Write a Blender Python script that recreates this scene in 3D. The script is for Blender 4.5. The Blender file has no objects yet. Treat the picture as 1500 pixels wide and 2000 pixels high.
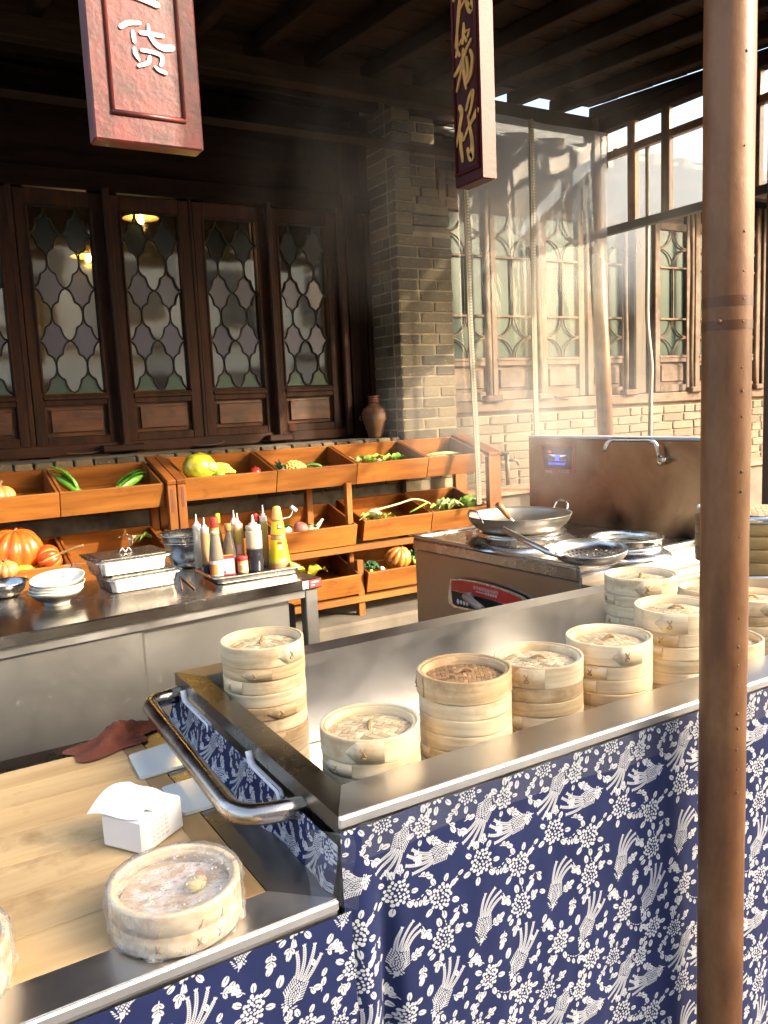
import bpy, math, random
import numpy as np
from mathutils import Vector, Matrix, Euler, noise
random.seed(7); np.random.seed(7)
R = math.radians
SC = bpy.context.scene
COL = SC.collection

# ------------------------------------------------------------------ camera
F_PX, PITCH, ROLL, YAW, EYE = 1615.0, R(7.65), R(-2.54), R(30.3), 1.55
_fw = Vector((math.sin(YAW)*math.cos(PITCH), math.cos(YAW)*math.cos(PITCH), -math.sin(PITCH)))
_rt0 = Vector((math.cos(YAW), -math.sin(YAW), 0)); _up0 = _rt0.cross(_fw)
_rt = math.cos(ROLL)*_rt0 + math.sin(ROLL)*_up0
_up = -math.sin(ROLL)*_rt0 + math.cos(ROLL)*_up0
cd = bpy.data.cameras.new('camera'); cam = bpy.data.objects.new('camera', cd); COL.objects.link(cam)
cd.sensor_fit = 'VERTICAL'; cd.sensor_height = 36; cd.sensor_width = 27
cd.lens = F_PX/2000*36; cd.clip_start = .05; cd.clip_end = 2000
m = Matrix((_rt, _up, -_fw)).transposed().to_4x4(); m.translation = (0, 0, EYE)
cam.matrix_world = m
SC.camera = cam

# ------------------------------------------------------------------ sky, sun, exposure
SUN_EL, SUN_AZ = R(26), R(40)          # azimuth: to the right of -Y
SDIR = Vector((math.sin(SUN_AZ)*math.cos(SUN_EL), -math.cos(SUN_AZ)*math.cos(SUN_EL), math.sin(SUN_EL)))
w = bpy.data.worlds.new('World'); SC.world = w; w.use_nodes = True
nt = w.node_tree; nt.nodes.clear()
sky = nt.nodes.new('ShaderNodeTexSky'); sky.sky_type = 'NISHITA'; sky.sun_disc = False
sky.sun_elevation = SUN_EL
sky.sun_rotation = math.atan2(SDIR.x, SDIR.y)
sky.air_density = 1.0; sky.dust_density = 6.0; sky.ozone_density = .4
bg = nt.nodes.new('ShaderNodeBackground'); bg.inputs[1].default_value = .15
wo = nt.nodes.new('ShaderNodeOutputWorld')
nt.links.new(sky.outputs[0], bg.inputs[0]); nt.links.new(bg.outputs[0], wo.inputs[0])
sl = bpy.data.lights.new('sun', 'SUN'); sl.energy = 2.0; sl.angle = R(1.0); sl.color = (1, .88, .70)
so = bpy.data.objects.new('sun', sl); COL.objects.link(so)
so.rotation_euler = SDIR.to_track_quat('Z', 'Y').to_euler(); so.location = SDIR*30
SC.view_settings.view_transform = 'Standard'; SC.view_settings.look = 'None'
SC.view_settings.gamma = 1; SC.view_settings.use_curve_mapping = False
SC.view_settings.exposure = 2.2
SC.render.engine = 'CYCLES'
cy = SC.cycles
cy.max_bounces = 10; cy.diffuse_bounces = 5; cy.glossy_bounces = 5; cy.transmission_bounces = 6
cy.transparent_max_bounces = 24; cy.volume_bounces = 1; cy.sample_clamp_indirect = 6
cy.caustics_reflective = False; cy.caustics_refractive = False
cy.use_denoising = True
try: cy.denoiser = 'OPENIMAGEDENOISE'
except Exception: pass

# ------------------------------------------------------------------ helpers
def ray(x, y): return (x-750)/F_PX*_rt - (y-1000)/F_PX*_up + _fw
def at(x, y, z=None, Y=None, X=None):
    """where the sight line through photo pixel (x, y) meets a plane of known height / depth / side"""
    d = ray(x, y); o = Vector((0, 0, EYE))
    if z is not None: t = (z-EYE)/d.z
    elif Y is not None: t = Y/d.y
    else: t = X/d.x
    return o + d*t

class MB:
    def __init__(s): s.v = []; s.f = []; s.mi = []; s.sm = []; s.uv = None
    def add(s, vs, fs, mi=0, smooth=False, M=None):
        b = len(s.v)
        s.v += [tuple(M @ Vector(p)) if M is not None else tuple(p) for p in vs]
        for f in fs: s.f.append([i+b for i in f]); s.mi.append(mi); s.sm.append(smooth)
        return s
    def box(s, c, d, rot=None, mi=0, bev=0.0, M=None):
        x, y, z = d[0]/2, d[1]/2, d[2]/2
        T = Matrix.Translation(c)
        if rot is not None: T = T @ (rot if isinstance(rot, Matrix) else Euler(rot).to_matrix().to_4x4())
        if M is not None: T = M @ T
        if bev <= 0:
            vs = [(i*x, j*y, k*z) for i in (-1, 1) for j in (-1, 1) for k in (-1, 1)]
            fs = [(0, 1, 3, 2), (4, 6, 7, 5), (0, 4, 5, 1), (2, 3, 7, 6), (0, 2, 6, 4), (1, 5, 7, 3)]
            return s.add(vs, fs, mi, False, T)
        b = min(bev, x*.9, y*.9, z*.9)
        vs = []; idx = {}
        for i in (-1, 1):
            for j in (-1, 1):
                for k in (-1, 1):
                    for a in range(3):
                        p = [i*(x-b), j*(y-b), k*(z-b)]; p[a] = (i*x, j*y, k*z)[a]
                        idx[(i, j, k, a)] = len(vs); vs.append(p)
        fs = []
        for a in range(3):
            o = [q for q in range(3) if q != a]
            for sg in (-1, 1):
                f = []
                for (p, q) in ((-1, -1), (1, -1), (1, 1), (-1, 1)):
                    t = [0, 0, 0]; t[a] = sg; t[o[0]] = p; t[o[1]] = q
                    f.append(idx[(t[0], t[1], t[2], a)])
                if (sg < 0) ^ (a == 1): f.reverse()
                fs.append(f)
            for p in (-1, 1):
                for q in (-1, 1):
                    f = []
                    for (e, ax) in ((-1, o[0]), (1, o[0]), (1, o[1]), (-1, o[1])):
                        t = [0, 0, 0]; t[a] = e; t[o[0]] = p; t[o[1]] = q
                        f.append(idx[(t[0], t[1], t[2], ax)])
                    fs.append(f)
        for i in (-1, 1):
            for j in (-1, 1):
                for k in (-1, 1):
                    fs.append([idx[(i, j, k, a)] for a in range(3)])
        return s.add(vs, fs, mi, False, T)
    def lathe(s, prof, n=24, c=(0, 0, 0), mi=0, smooth=True, M=None, fn=None, cap=True):
        vs = []; fs = []
        for (r, z) in prof:
            for i in range(n):
                a = 2*math.pi*i/n
                rr, zz = fn(r, z, a) if fn else (r, z)
                vs.append((c[0]+rr*math.cos(a), c[1]+rr*math.sin(a), c[2]+zz))
        for k in range(len(prof)-1):
            for i in range(n):
                j = (i+1) % n
                fs.append((k*n+i, k*n+j, (k+1)*n+j, (k+1)*n+i))
        s.add(vs, fs, mi, smooth, M)
        if cap:
            b = len(s.v)-len(vs)
            if prof[0][0] > 1e-4: s.f.append([b+i for i in range(n)][::-1]); s.mi.append(mi); s.sm.append(False)
            if prof[-1][0] > 1e-4: s.f.append([b+(len(prof)-1)*n+i for i in range(n)]); s.mi.append(mi); s.sm.append(False)
        return s
    def tube(s, path, r, n=8, mi=0, smooth=True, cap=True, closed=False, flat=1.0, M=None):
        P = [Vector(p) for p in path]; m_ = len(P)
        rad = r if isinstance(r, (list, tuple)) else [r]*m_
        vs = []; prev = None
        for i, p in enumerate(P):
            if closed: t = P[(i+1) % m_]-P[i-1]
            else: t = P[min(i+1, m_-1)]-P[max(i-1, 0)]
            t.normalize()
            if prev is None:
                u = t.cross(Vector((0, 0, 1)))
                if u.length < .05: u = t.cross(Vector((1, 0, 0)))
                u.normalize()
            else:
                u = prev - t*prev.dot(t); u.normalize()
            prev = u.copy(); v = t.cross(u)
            for k in range(n):
                a = 2*math.pi*k/n
                vs.append(p+u*math.cos(a)*rad[i]+v*math.sin(a)*rad[i]*flat)
        fs = []
        for i in range(m_ if closed else m_-1):
            j = (i+1) % m_
            for k in range(n):
                l = (k+1) % n
                fs.append((i*n+k, i*n+l, j*n+l, j*n+k))
        if cap and not closed:
            fs.append(tuple(range(n))[::-1]); fs.append(tuple((m_-1)*n+k for k in range(n)))
        return s.add(vs, fs, mi, smooth, M)
    def ball(s, c, r, n=14, k=9, mi=0, M=None, fn=None):
        rx, ry, rz = r if isinstance(r, (list, tuple)) else (r, r, r)
        vs = []; fs = []
        for a in range(k+1):
            th = math.pi*a/k
            for b in range(n):
                ph = 2*math.pi*b/n
                q = 1.0
                if fn: q = fn(th, ph)
                vs.append((c[0]+rx*q*math.sin(th)*math.cos(ph), c[1]+ry*q*math.sin(th)*math.sin(ph), c[2]+rz*q*math.cos(th)))
        for a in range(k):
            for b in range(n):
                d = (b+1) % n
                fs.append((a*n+b, (a+1)*n+b, (a+1)*n+d, a*n+d))
        return s.add(vs, fs, mi, True, M)
    def grid(s, fn, nu, nv, mi=0, smooth=True, M=None):
        vs = [fn(i/nu, j/nv) for j in range(nv+1) for i in range(nu+1)]
        fs = [(j*(nu+1)+i, j*(nu+1)+i+1, (j+1)*(nu+1)+i+1, (j+1)*(nu+1)+i) for j in range(nv) for i in range(nu)]
        return s.add(vs, fs, mi, smooth, M)
    def prism(s, pts, z0, z1, mi=0, M=None):
        n = len(pts)
        vs = [(p[0], p[1], z0) for p in pts]+[(p[0], p[1], z1) for p in pts]
        fs = [tuple(range(n))[::-1], tuple(range(n, 2*n))]+[(i, (i+1) % n, n+(i+1) % n, n+i) for i in range(n)]
        return s.add(vs, fs, mi, False, M)
    def mesh(s, name, mats):
        me = bpy.data.meshes.new(name)
        me.from_pydata(s.v, [], s.f)
        for mt in (mats if isinstance(mats, (list, tuple)) else [mats]): me.materials.append(mt)
        me.polygons.foreach_set('material_index', s.mi)
        me.polygons.foreach_set('use_smooth', s.sm)
        me.update()
        return me
    def build(s, name, mats, parent=None, loc=None, rot=None, kind=None):
        return link(name, s.mesh(name, mats), parent, loc, rot, kind)

def link(name, me, parent=None, loc=None, rot=None, kind=None, scale=None):
    o = bpy.data.objects.new(name, me); COL.objects.link(o)
    if parent is not None: o.parent = parent
    if loc is not None: o.location = loc
    if rot is not None: o.rotation_euler = rot
    if scale is not None: o.scale = scale
    if kind: o['kind'] = kind
    return o
def thing(name, label, cat, loc=(0, 0, 0), rot=(0, 0, 0), group=None):
    o = bpy.data.objects.new(name, None); COL.objects.link(o)
    o.empty_display_size = .05
    o.location = loc; o.rotation_euler = rot if isinstance(rot, (tuple, list, Euler)) else (0, 0, rot)
    o['label'] = label; o['category'] = cat
    if group: o['group'] = group
    return o
def tag(o, label, cat, group=None):
    o['label'] = label; o['category'] = cat
    if group: o['group'] = group
    return o
KIDS = {}
def dup(root, loc=None, rot=None, label=None, group=None):
    r = root.copy(); COL.objects.link(r)
    if loc is not None: r.location = loc
    if rot is not None: r.rotation_euler = rot
    if label: r['label'] = label
    if group: r['group'] = group
    for ch in list(root.children):
        c = ch.copy(); COL.objects.link(c); c.parent = r
        for g in ch.children:
            d = g.copy(); COL.objects.link(d); d.parent = c
    return r
def interp(path, n):
    """Catmull-Rom through path"""
    P = [Vector(p) for p in path]; out = []
    for i in range(len(P)-1):
        p0 = P[max(i-1, 0)]; p1 = P[i]; p2 = P[i+1]; p3 = P[min(i+2, len(P)-1)]
        for k in range(n):
            t = k/n
            out.append(.5*((2*p1)+(p2-p0)*t+(2*p0-5*p1+4*p2-p3)*t*t+(3*p1-p0-3*p2+p3)*t**3))
    out.append(P[-1]); return out
def fillet(path, r, n=6):
    P = [Vector(p) for p in path]; out = [P[0]]
    for i in range(1, len(P)-1):
        a = (P[i-1]-P[i]); b = (P[i+1]-P[i]); rr = min(r, a.length*.49, b.length*.49)
        a = P[i]+a.normalized()*rr; b = P[i]+b.normalized()*rr
        for k in range(n+1):
            t = k/n; out.append((1-t)**2*a+2*t*(1-t)*P[i]+t*t*b)
    out.append(P[-1]); return out

# ------------------------------------------------------------------ materials
MT = {}
def nodes(name):
    m = bpy.data.materials.new(name); m.use_nodes = True
    n = m.node_tree.nodes; l = m.node_tree.links
    b = n['Principled BSDF']; out = n['Material Output']
    return m, n, l, b, out
def coords(n, l, scale=(1, 1, 1), rnd=True, kind='Object', rot=(0, 0, 0)):
    tc = n.new('ShaderNodeTexCoord'); mp = n.new('ShaderNodeMapping')
    mp.inputs['Scale'].default_value = scale; mp.inputs['Rotation'].default_value = rot
    l.new(tc.outputs[kind], mp.inputs['Vector'])
    if rnd:
        oi = n.new('ShaderNodeObjectInfo'); ml = n.new('ShaderNodeMath'); ml.operation = 'MULTIPLY'; ml.inputs[1].default_value = 37.7
        l.new(oi.outputs['Random'], ml.inputs[0])
        l.new(ml.outputs[0], mp.inputs['Location'])
    return mp.outputs['Vector']
def ramp(n, l, fac, stops):
    r = n.new('ShaderNodeValToRGB'); e = r.color_ramp.elements
    while len(e) > 1: e.remove(e[-1])
    e[0].position = stops[0][0]; e[0].color = (*stops[0][1], 1) if len(stops[0][1]) == 3 else stops[0][1]
    for p, c in stops[1:]:
        q = e.new(p); q.color = (*c, 1) if len(c) == 3 else c
    l.new(fac, r.inputs[0]); return r.outputs[0]
def noisetex(n, l, vec, scale, detail=4, rough=.55, dist=0):
    t = n.new('ShaderNodeTexNoise'); t.inputs['Scale'].default_value = scale
    t.inputs['Detail'].default_value = detail; t.inputs['Roughness'].default_value = rough
    t.inputs['Distortion'].default_value = dist
    l.new(vec, t.inputs['Vector']); return t.outputs['Fac']
def bump(n, l, b, h, strength=.3, dist=.01, prev=None):
    bp = n.new('ShaderNodeBump'); bp.inputs['Strength'].default_value = strength; bp.inputs['Distance'].default_value = dist
    l.new(h, bp.inputs['Height'])
    if prev is not None: l.new(prev, bp.inputs['Normal'])
    l.new(bp.outputs[0], b.inputs['Normal']); return bp.outputs[0]
def mix(n, l, f, a, b_, mode='MIX'):
    x = n.new('ShaderNodeMix'); x.data_type = 'RGBA'; x.blend_type = mode
    for sock, val in ((0, f), (6, a), (7, b_)):
        if isinstance(val, (int, float)): x.inputs[sock].default_value = val
        elif isinstance(val, tuple): x.inputs[sock].default_value = (*val, 1)
        else: l.new(val, x.inputs[sock])
    return x.outputs[2]
def sh(c, k): return tuple(max(0, min(1, v*k)) for v in c)
def M_plain(name, c, rough=.5, metal=0, var=.12, scale=8, bmp=0, bscale=60, spec=.5, coat=0, sss=0):
    if name in MT: return MT[name]
    m, n, l, b, o = nodes(name)
    v = coords(n, l)
    f = noisetex(n, l, v, scale)
    l.new(ramp(n, l, f, [(.36, sh(c, 1-var)), (.64, sh(c, 1+var))]), b.inputs['Base Color'])
    b.inputs['Roughness'].default_value = rough; b.inputs['Metallic'].default_value = metal
    b.inputs['Specular IOR Level'].default_value = spec; b.inputs['Coat Weight'].default_value = coat
    if sss:
        b.inputs['Subsurface Weight'].default_value = sss; b.inputs['Subsurface Radius'].default_value = (.02, .012, .006)
        b.inputs['Subsurface Scale'].default_value = .3
    if bmp: bump(n, l, b, noisetex(n, l, v, bscale, 5), bmp, .004)
    MT[name] = m; return m
def M_wood(name, c1, c2, axis='x', rough=.55, grain=26, dirt=None, dscale=3, bmp=.25, stripes=0, coat=0, dlo=.45, spec=.4, var=.25):
    if name in MT: return MT[name]
    m, n, l, b, o = nodes(name)
    sc = {'x': (.12, 1, 1), 'y': (1, .12, 1), 'z': (1, 1, .12), 'ring': (.10, .10, 1)}[axis]
    v = coords(n, l, sc)
    f = noisetex(n, l, v, grain, 6, .6, .6)
    f2 = noisetex(n, l, v, grain*.25, 3, .5, 1.5)
    col = ramp(n, l, f, [(.36, sh(c1, .85)), (.5, tuple((a+d)/2 for a, d in zip(c1, c2))), (.64, sh(c2, 1.08))])
    col2 = ramp(n, l, f2, [(.36, sh(c1, .72)), (.64, sh(c2, 1.12))])
    col = mix(n, l, .5, col, col2)
    oi = n.new('ShaderNodeObjectInfo')
    col = mix(n, l, 1.0, col, ramp(n, l, oi.outputs['Random'], [(0, (1-var,)*3), (1, (1.08, 1.05, 1.02))]), 'MULTIPLY')
    if dirt:
        v2 = coords(n, l)
        col = mix(n, l, ramp(n, l, noisetex(n, l, v2, dscale, 6, .65), [(dlo, (0, 0, 0)), (dlo+.25, (1, 1, 1))]), col, dirt)
    l.new(col, b.inputs['Base Color'])
    b.inputs['Roughness'].default_value = rough; b.inputs['Coat Weight'].default_value = coat; b.inputs['Coat Roughness'].default_value = .25
    b.inputs['Specular IOR Level'].default_value = spec
    bump(n, l, b, f, bmp, .003)
    MT[name] = m; return m
def M_steel(name, c=(.70, .69, .67), rough=.34, axis='x', an=.0, smear=.06, bmp=.03, dirt=None):
    if name in MT: return MT[name]
    m, n, l, b, o = nodes(name)
    sc = {'x': (.02, 1, 1), 'y': (1, .02, 1), 'z': (1, 1, .02)}[axis]
    f = noisetex(n, l, coords(n, l, sc), 240, 3, .6)
    f2 = noisetex(n, l, coords(n, l), 5, 5, .6)
    col = ramp(n, l, f2, [(.3, sh(c, .94)), (.7, sh(c, 1.03))])
    if dirt: col = mix(n, l, ramp(n, l, noisetex(n, l, coords(n, l), 7, 7, .7), [(.58, (0, 0, 0)), (.8, (.35, .35, .35))]), col, dirt)
    l.new(col, b.inputs['Base Color'])
    b.inputs['Metallic'].default_value = 1
    mr = n.new('ShaderNodeMapRange'); mr.inputs[1].default_value = .3; mr.inputs[2].default_value = .7
    mr.inputs[3].default_value = max(.04, rough-smear); mr.inputs[4].default_value = rough+smear
    l.new(f2, mr.inputs[0])
    f3 = noisetex(n, l, coords(n, l), 34, 8, .75)
    sp_ = n.new('ShaderNodeMapRange'); sp_.inputs[1].default_value = .56; sp_.inputs[2].default_value = .68; sp_.inputs[3].default_value = 0; sp_.inputs[4].default_value = .07; l.new(f3, sp_.inputs[0])
    a2 = n.new('ShaderNodeMath'); l.new(mr.outputs[0], a2.inputs[0]); l.new(sp_.outputs[0], a2.inputs[1])
    l.new(a2.outputs[0], b.inputs['Roughness'])
    bump(n, l, b, f, bmp, .002)
    MT[name] = m; return m
def M_emit(name, c, s):
    if name in MT: return MT[name]
    m, n, l, b, o = nodes(name)
    b.inputs['Base Color'].default_value = (*sh(c, .2), 1); b.inputs['Emission Color'].default_value = (*c, 1); b.inputs['Emission Strength'].default_value = s
    MT[name] = m; return m
def M_brick(name, stops, rough=.9, soot=None):
    m, n, l, b, o = nodes(name)
    v = coords(n, l)
    oi = n.new('ShaderNodeObjectInfo')
    base = ramp(n, l, oi.outputs['Random'], stops)
    f = noisetex(n, l, v, 14, 8, .7)
    col = mix(n, l, 1, base, ramp(n, l, f, [(.25, (.55, .52, .48)), (.5, (1, 1, 1)), (.75, (1.3, 1.25, 1.15))]), 'MULTIPLY')
    f2 = noisetex(n, l, v, 5, 6, .7)
    col = mix(n, l, ramp(n, l, f2, [(.56, (0, 0, 0)), (.72, (.75, .75, .75))]), col, (.32, .265, .175))
    l.new(col, b.inputs['Base Color']); b.inputs['Roughness'].default_value = rough
    bump(n, l, b, noisetex(n, l, v, 45, 8, .7), .55, .012)
    return m
def M_glassy(name, tint, refl=.2, opac=.25, rough=.03, diff=(.3, .3, .3)):
    """old window glass: part see-through, part milky, part mirror"""
    m, n, l, b, o = nodes(name); n.remove(b)
    tr = n.new('ShaderNodeBsdfTransparent'); tr.inputs[0].default_value = (*tint, 1)
    df = n.new('ShaderNodeBsdfDiffuse'); df.inputs[0].default_value = (*diff, 1)
    gl = n.new('ShaderNodeBsdfGlossy'); gl.inputs[0].default_value = (*[.5+.5*t for t in tint], 1); gl.inputs[1].default_value = rough
    v = coords(n, l)
    bp = n.new('ShaderNodeBump'); bp.inputs['Strength'].default_value = .06; bp.inputs['Distance'].default_value = .01
    l.new(noisetex(n, l, v, 4, 2), bp.inputs['Height']); l.new(bp.outputs[0], gl.inputs['Normal'])
    m1 = n.new('ShaderNodeMixShader'); m1.inputs[0].default_value = opac
    l.new(tr.outputs[0], m1.inputs[1]); l.new(df.outputs[0], m1.inputs[2])
    m2 = n.new('ShaderNodeMixShader'); m2.inputs[0].default_value = refl
    l.new(m1.outputs[0], m2.inputs[1]); l.new(gl.outputs[0], m2.inputs[2])
    l.new(m2.outputs[0], o.inputs[0])
    return m
def M_film(name, opac=.12, refl=.25, rough=.08, col=(.9, .9, .9), bstr=.5, bscale=25, fres=True, streak=0):
    m, n, l, b, o = nodes(name); n.remove(b)
    tr = n.new('ShaderNodeBsdfTransparent'); df = n.new('ShaderNodeBsdfDiffuse'); gl = n.new('ShaderNodeBsdfGlossy')
    df.inputs[0].default_value = (*col, 1); gl.inputs[1].default_value = rough
    v = coords(n, l)
    bp = n.new('ShaderNodeBump'); bp.inputs['Strength'].default_value = bstr; bp.inputs['Distance'].default_value = .02
    l.new(noisetex(n, l, v, bscale, 4, .6, 1), bp.inputs['Height']); l.new(bp.outputs[0], gl.inputs['Normal'])
    m1 = n.new('ShaderNodeMixShader'); m1.inputs[0].default_value = opac
    l.new(tr.outputs[0], m1.inputs[1]); l.new(df.outputs[0], m1.inputs[2])
    if streak: l.new(ramp(n, l, noisetex(n, l, coords(n, l, (1, 1, .5)), 15, 5, .65, 3.0), [(.50, (opac,)*3), (.60, (streak,)*3), (.66, (opac,)*3)]), m1.inputs[0])
    m2 = n.new('ShaderNodeMixShader')
    if fres:
        lw = n.new('ShaderNodeLayerWeight'); lw.inputs[0].default_value = .5; l.new(bp.outputs[0], lw.inputs['Normal'])
        pw = n.new('ShaderNodeMath'); pw.operation = 'POWER'; pw.inputs[1].default_value = 4; l.new(lw.outputs['Facing'], pw.inputs[0])
        ad = n.new('ShaderNodeMath'); ad.operation = 'MULTIPLY_ADD'; ad.inputs[1].default_value = .75; ad.inputs[2].default_value = refl*.25; ad.use_clamp = True
        l.new(pw.outputs[0], ad.inputs[0]); l.new(ad.outputs[0], m2.inputs[0])
    else: m2.inputs[0].default_value = refl
    l.new(m1.outputs[0], m2.inputs[1]); l.new(gl.outputs[0], m2.inputs[2]); l.new(m2.outputs[0], o.inputs[0])
    return m

# ------------------------------------------------------------------ batik print (drawn stroke by stroke into a tile)
TW, TH = .215, .557
def batik_image():
    res = 2100; Wp, Hp = int(TW*res), int(TH*res)
    A = np.zeros((Hp, Wp), np.float32)
    rng = random.Random(3)
    def ell(x, y, a, b, th, gap=0.0):
        cx, cy_ = x*res, y*res; a_, b_ = max(a*res, .8), max(b*res, .8); r = int(max(a_, b_))+2
        ix, iy = int(math.floor(cx)), int(math.floor(cy_))
        xs = np.arange(ix-r, ix+r+1); ys = np.arange(iy-r, iy+r+1)
        X, Yg = np.meshgrid(xs-cx, ys-cy_)
        u = X*math.cos(th)+Yg*math.sin(th); v = -X*math.sin(th)+Yg*math.cos(th)
        d = np.sqrt((u/a_)**2+(v/b_)**2)
        k = np.clip((1-d)*min(a_, b_)+.5, 0, 1)
        if gap: k = k*np.clip(np.abs(v)-gap*res+.5, 0, 1)
        gx, gy = np.meshgrid(xs % Wp, ys % Hp)
        A[gy, gx] = np.maximum(A[gy, gx], k)
    def leaf(x, y, th, L):
        L *= 1.10
        wv = L*.33
        c = (x+math.cos(th)*L/2, y+math.sin(th)*L/2)
        ell(c[0], c[1], L/2, wv, th, .00075)
        for q in (-1, 1): ell(c[0]+math.cos(th)*L*.33-q*math.sin(th)*wv*.2, c[1]+math.sin(th)*L*.33+q*math.cos(th)*wv*.2, L*.2, wv*.35, th+q*.3)
    def sprig(x, y, th, n, L, step):
        for i in range(n):
            ell(x+math.cos(th)*step*(i+.4), y+math.sin(th)*step*(i+.4), step*.36, .0011, th)
            for q in (-1, 1):
                if rng.random() < .75: leaf(x+math.cos(th)*step*(i+.6), y+math.sin(th)*step*(i+.6), th+q*.85, L*rng.uniform(.8, 1))
        leaf(x+math.cos(th)*step*n, y+math.sin(th)*step*n, th, L*1.2)
    def flower(x, y, r, ex=1.0, th=0):
        n = 32; r *= 1.16
        for i in range(n):
            rr = r*math.sqrt((i+.5)/n)*.93; a = i*2.39996
            dx, dy = rr*math.cos(a)*ex, rr*math.sin(a)
            s = r*.122*(.70+.50*rr/r)
            ell(x+dx*math.cos(th)-dy*math.sin(th), y+dx*math.sin(th)+dy*math.cos(th), s*rng.uniform(.85, 1.15), s*rng.uniform(.75, 1), rng.uniform(0, 3))
        for k in range(7):
            a = th+k*2*math.pi/7+rng.uniform(-.2, .2)
            leaf(x+math.cos(a)*r*1.06*ex, y+math.sin(a)*r*1.06, a, r*rng.uniform(.42, .62))
    def phoenix(x, y, th, s=1.0, fl=1, bend=.5):
        s *= .88
        """head towards th, plumes behind"""
        def T(u, v): v *= fl; return (x+s*(u*math.cos(th)-v*math.sin(th)), y+s*(u*math.sin(th)+v*math.cos(th)))
        def E(u, v, a, b, t): p = T(u, v); ell(p[0], p[1], a*s, b*s, th+t*fl)
        for i in range(12):                                  # scaled body
            u = .036-.0048*i; half = .0165*math.sin(min(1, (i+1.2)/6.5)*math.pi*.5)*(1 if i < 7 else 1-(i-6)*.13)
            nn = max(1, int(half*2/.0050))
            for j in range(nn+1):
                E(u+(.0018 if j % 2 else 0), -half+2*half*j/max(nn, 1), .0023, .0019, .3*(j/nn-.5))
        for q in (1, -1):                                    # wings
            for i in range(7):
                for j in range(3):
                    E(.020-.0060*i-.0035*j, q*(.016+.0046*j-.0008*i), .0034, .0014, q*(2.3+.1*i))
        E(.043, 0, .0075, .0055, 0); E(.053, .002, .0045, .0014, .25)
        for i in range(4): E(.046-.005*i, .009+.004*i, .0042, .0016, 1.2+.3*i)
        E(.041, -.009, .0035, .002, -1); E(.036, -.013, .003, .0018, -1)
        for pl, (v0, b_, L) in enumerate(((-.012, -1, .062), (-.004, -.35, .076), (.004, .35, .080), (.012, 1, .064))):
            u, v = -.018, v0; a = math.pi - b_*.22
            n = int(L/.0042)
            for i in range(n):
                a += bend*.062*fl*0 + bend*.058 - b_*.012
                u += math.cos(a)*.0042; v += math.sin(a)*.0042
                wd = .0043*(1-.25*i/n)
                for q in (-1, 1):
                    E(u-q*math.sin(a)*wd*.62, v+q*math.cos(a)*wd*.62, .0034, .0013, a-q*.7)
            for q in (-.5, 0, .5): E(u+math.cos(a+q)*.005, v+math.sin(a+q)*.005, .0042, .0015, a+q)
    U = math.pi/180
    phoenix(.010, -.016, -14*U, .95, 1, .7)
    flower(.118, .041, .027); sprig(.100, .008, -100*U, 1, .012, .010); sprig(.126, .004, -85*U, 1, .012, .010)
    flower(.010, .085, .028, .85, .5); sprig(.040, .062, -35*U, 2, .011, .010)
    for i in range(6): ell(.145+.011*i, .062+.008*math.sin(i*.9), .0036, .0014, .6*math.cos(i*.9))
    for i in range(4): leaf(.148+.013*i, .066+.008*math.sin(i*.9), 1.2+.3*i, .013)
    for i in range(5): ell(.012+.002*i, .120+.008*i, .0032, .0013, 1.35)
    sprig(.028, .148, -25*U, 1, .013, .011)
    flower(.012, .184, .026, .95); sprig(.005, .212, 110*U, 2, .014, .013); sprig(-.02, .166, 200*U, 1, .012, .01); sprig(.04, .175, -20*U, 1, .012, .009)
    phoenix(.118, .190, 100*U, .95, 1, .8); sprig(.14, .20, -25*U, 2, .014, .011); leaf(.10, .252, 140*U, .016); leaf(.088, .236, 125*U, .018)
    phoenix(.002, .318, 128*U, 1.0, -1, .5); leaf(-.032, .300, -70*U, .022); sprig(.03, .325, 20*U, 1, .015, .010)
    flower(.130, .322, .027, .75, .25); sprig(.118, .285, -140*U, 2, .013, .012); leaf(.162, .268, -60*U, .018); sprig(.10, .345, 80*U, 1, .014, .01)
    for i in range(9): ell(.145+.0085*i, .36+.02*math.sin(i*.35), .0032, .0013, .7*math.cos(i*.35))
    for i in range(4): leaf(.15+.018*i, .372+.018*math.sin(i*.6), 1.0+.2*i, .013)
    flower(.015, .405, .027, .8, .9)
    flower(.088, .432, .021, 1.0); sprig(.085, .402, -85*U, 1, .013, .010); sprig(.112, .418, -25*U, 2, .012, .010); sprig(.062, .455, 140*U, 2, .013, .011)
    phoenix(.132, .484, -62*U, .95, 1, .5); flower(.186, .470, .024, .75, .2); sprig(.195, .50, 30*U, 2, .013, .011)
    sprig(.175, .515, 100*U, 2, .013, .011); sprig(.03, .47, 60*U, 2, .014, .012); sprig(.055, .50, 30*U, 1, .015, .012); sprig(.035, .525, 85*U, 1, .012, .012)
    sprig(.20, .43, 95*U, 1, .012, .01); leaf(.06, .37, -60*U, .016); leaf(.075, .38, -40*U, .014); sprig(.06, .12, 60*U, 1, .013, .011); leaf(.07, .17, 30*U, .016)
    sprig(.175, .135, 60*U, 2, .014, .012); sprig(.055, .12, 120*U, 2, .013, .012); sprig(.07, .262, 20*U, 2, .014, .012); sprig(.185, .39, -60*U, 2, .013, .012); sprig(.175, .225, 100*U, 2, .013, .012); sprig(.055, .345, -70*U, 1, .013, .012); sprig(.17, .02, 20*U, 2, .013, .011); sprig(.075, .49, -10*U, 1, .014, .012)
    leaf(.19, .06, .8, .015); leaf(.07, .30, 2.2, .015); leaf(.19, .22, -.6, .015); leaf(.04, .27, 1.2, .014); leaf(.1, .375, 2.9, .014); sprig(.165, .555, -60*U, 1, .013, .011)
    img = bpy.data.images.new('batik_print', Wp, Hp, alpha=False, float_buffer=False)
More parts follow.
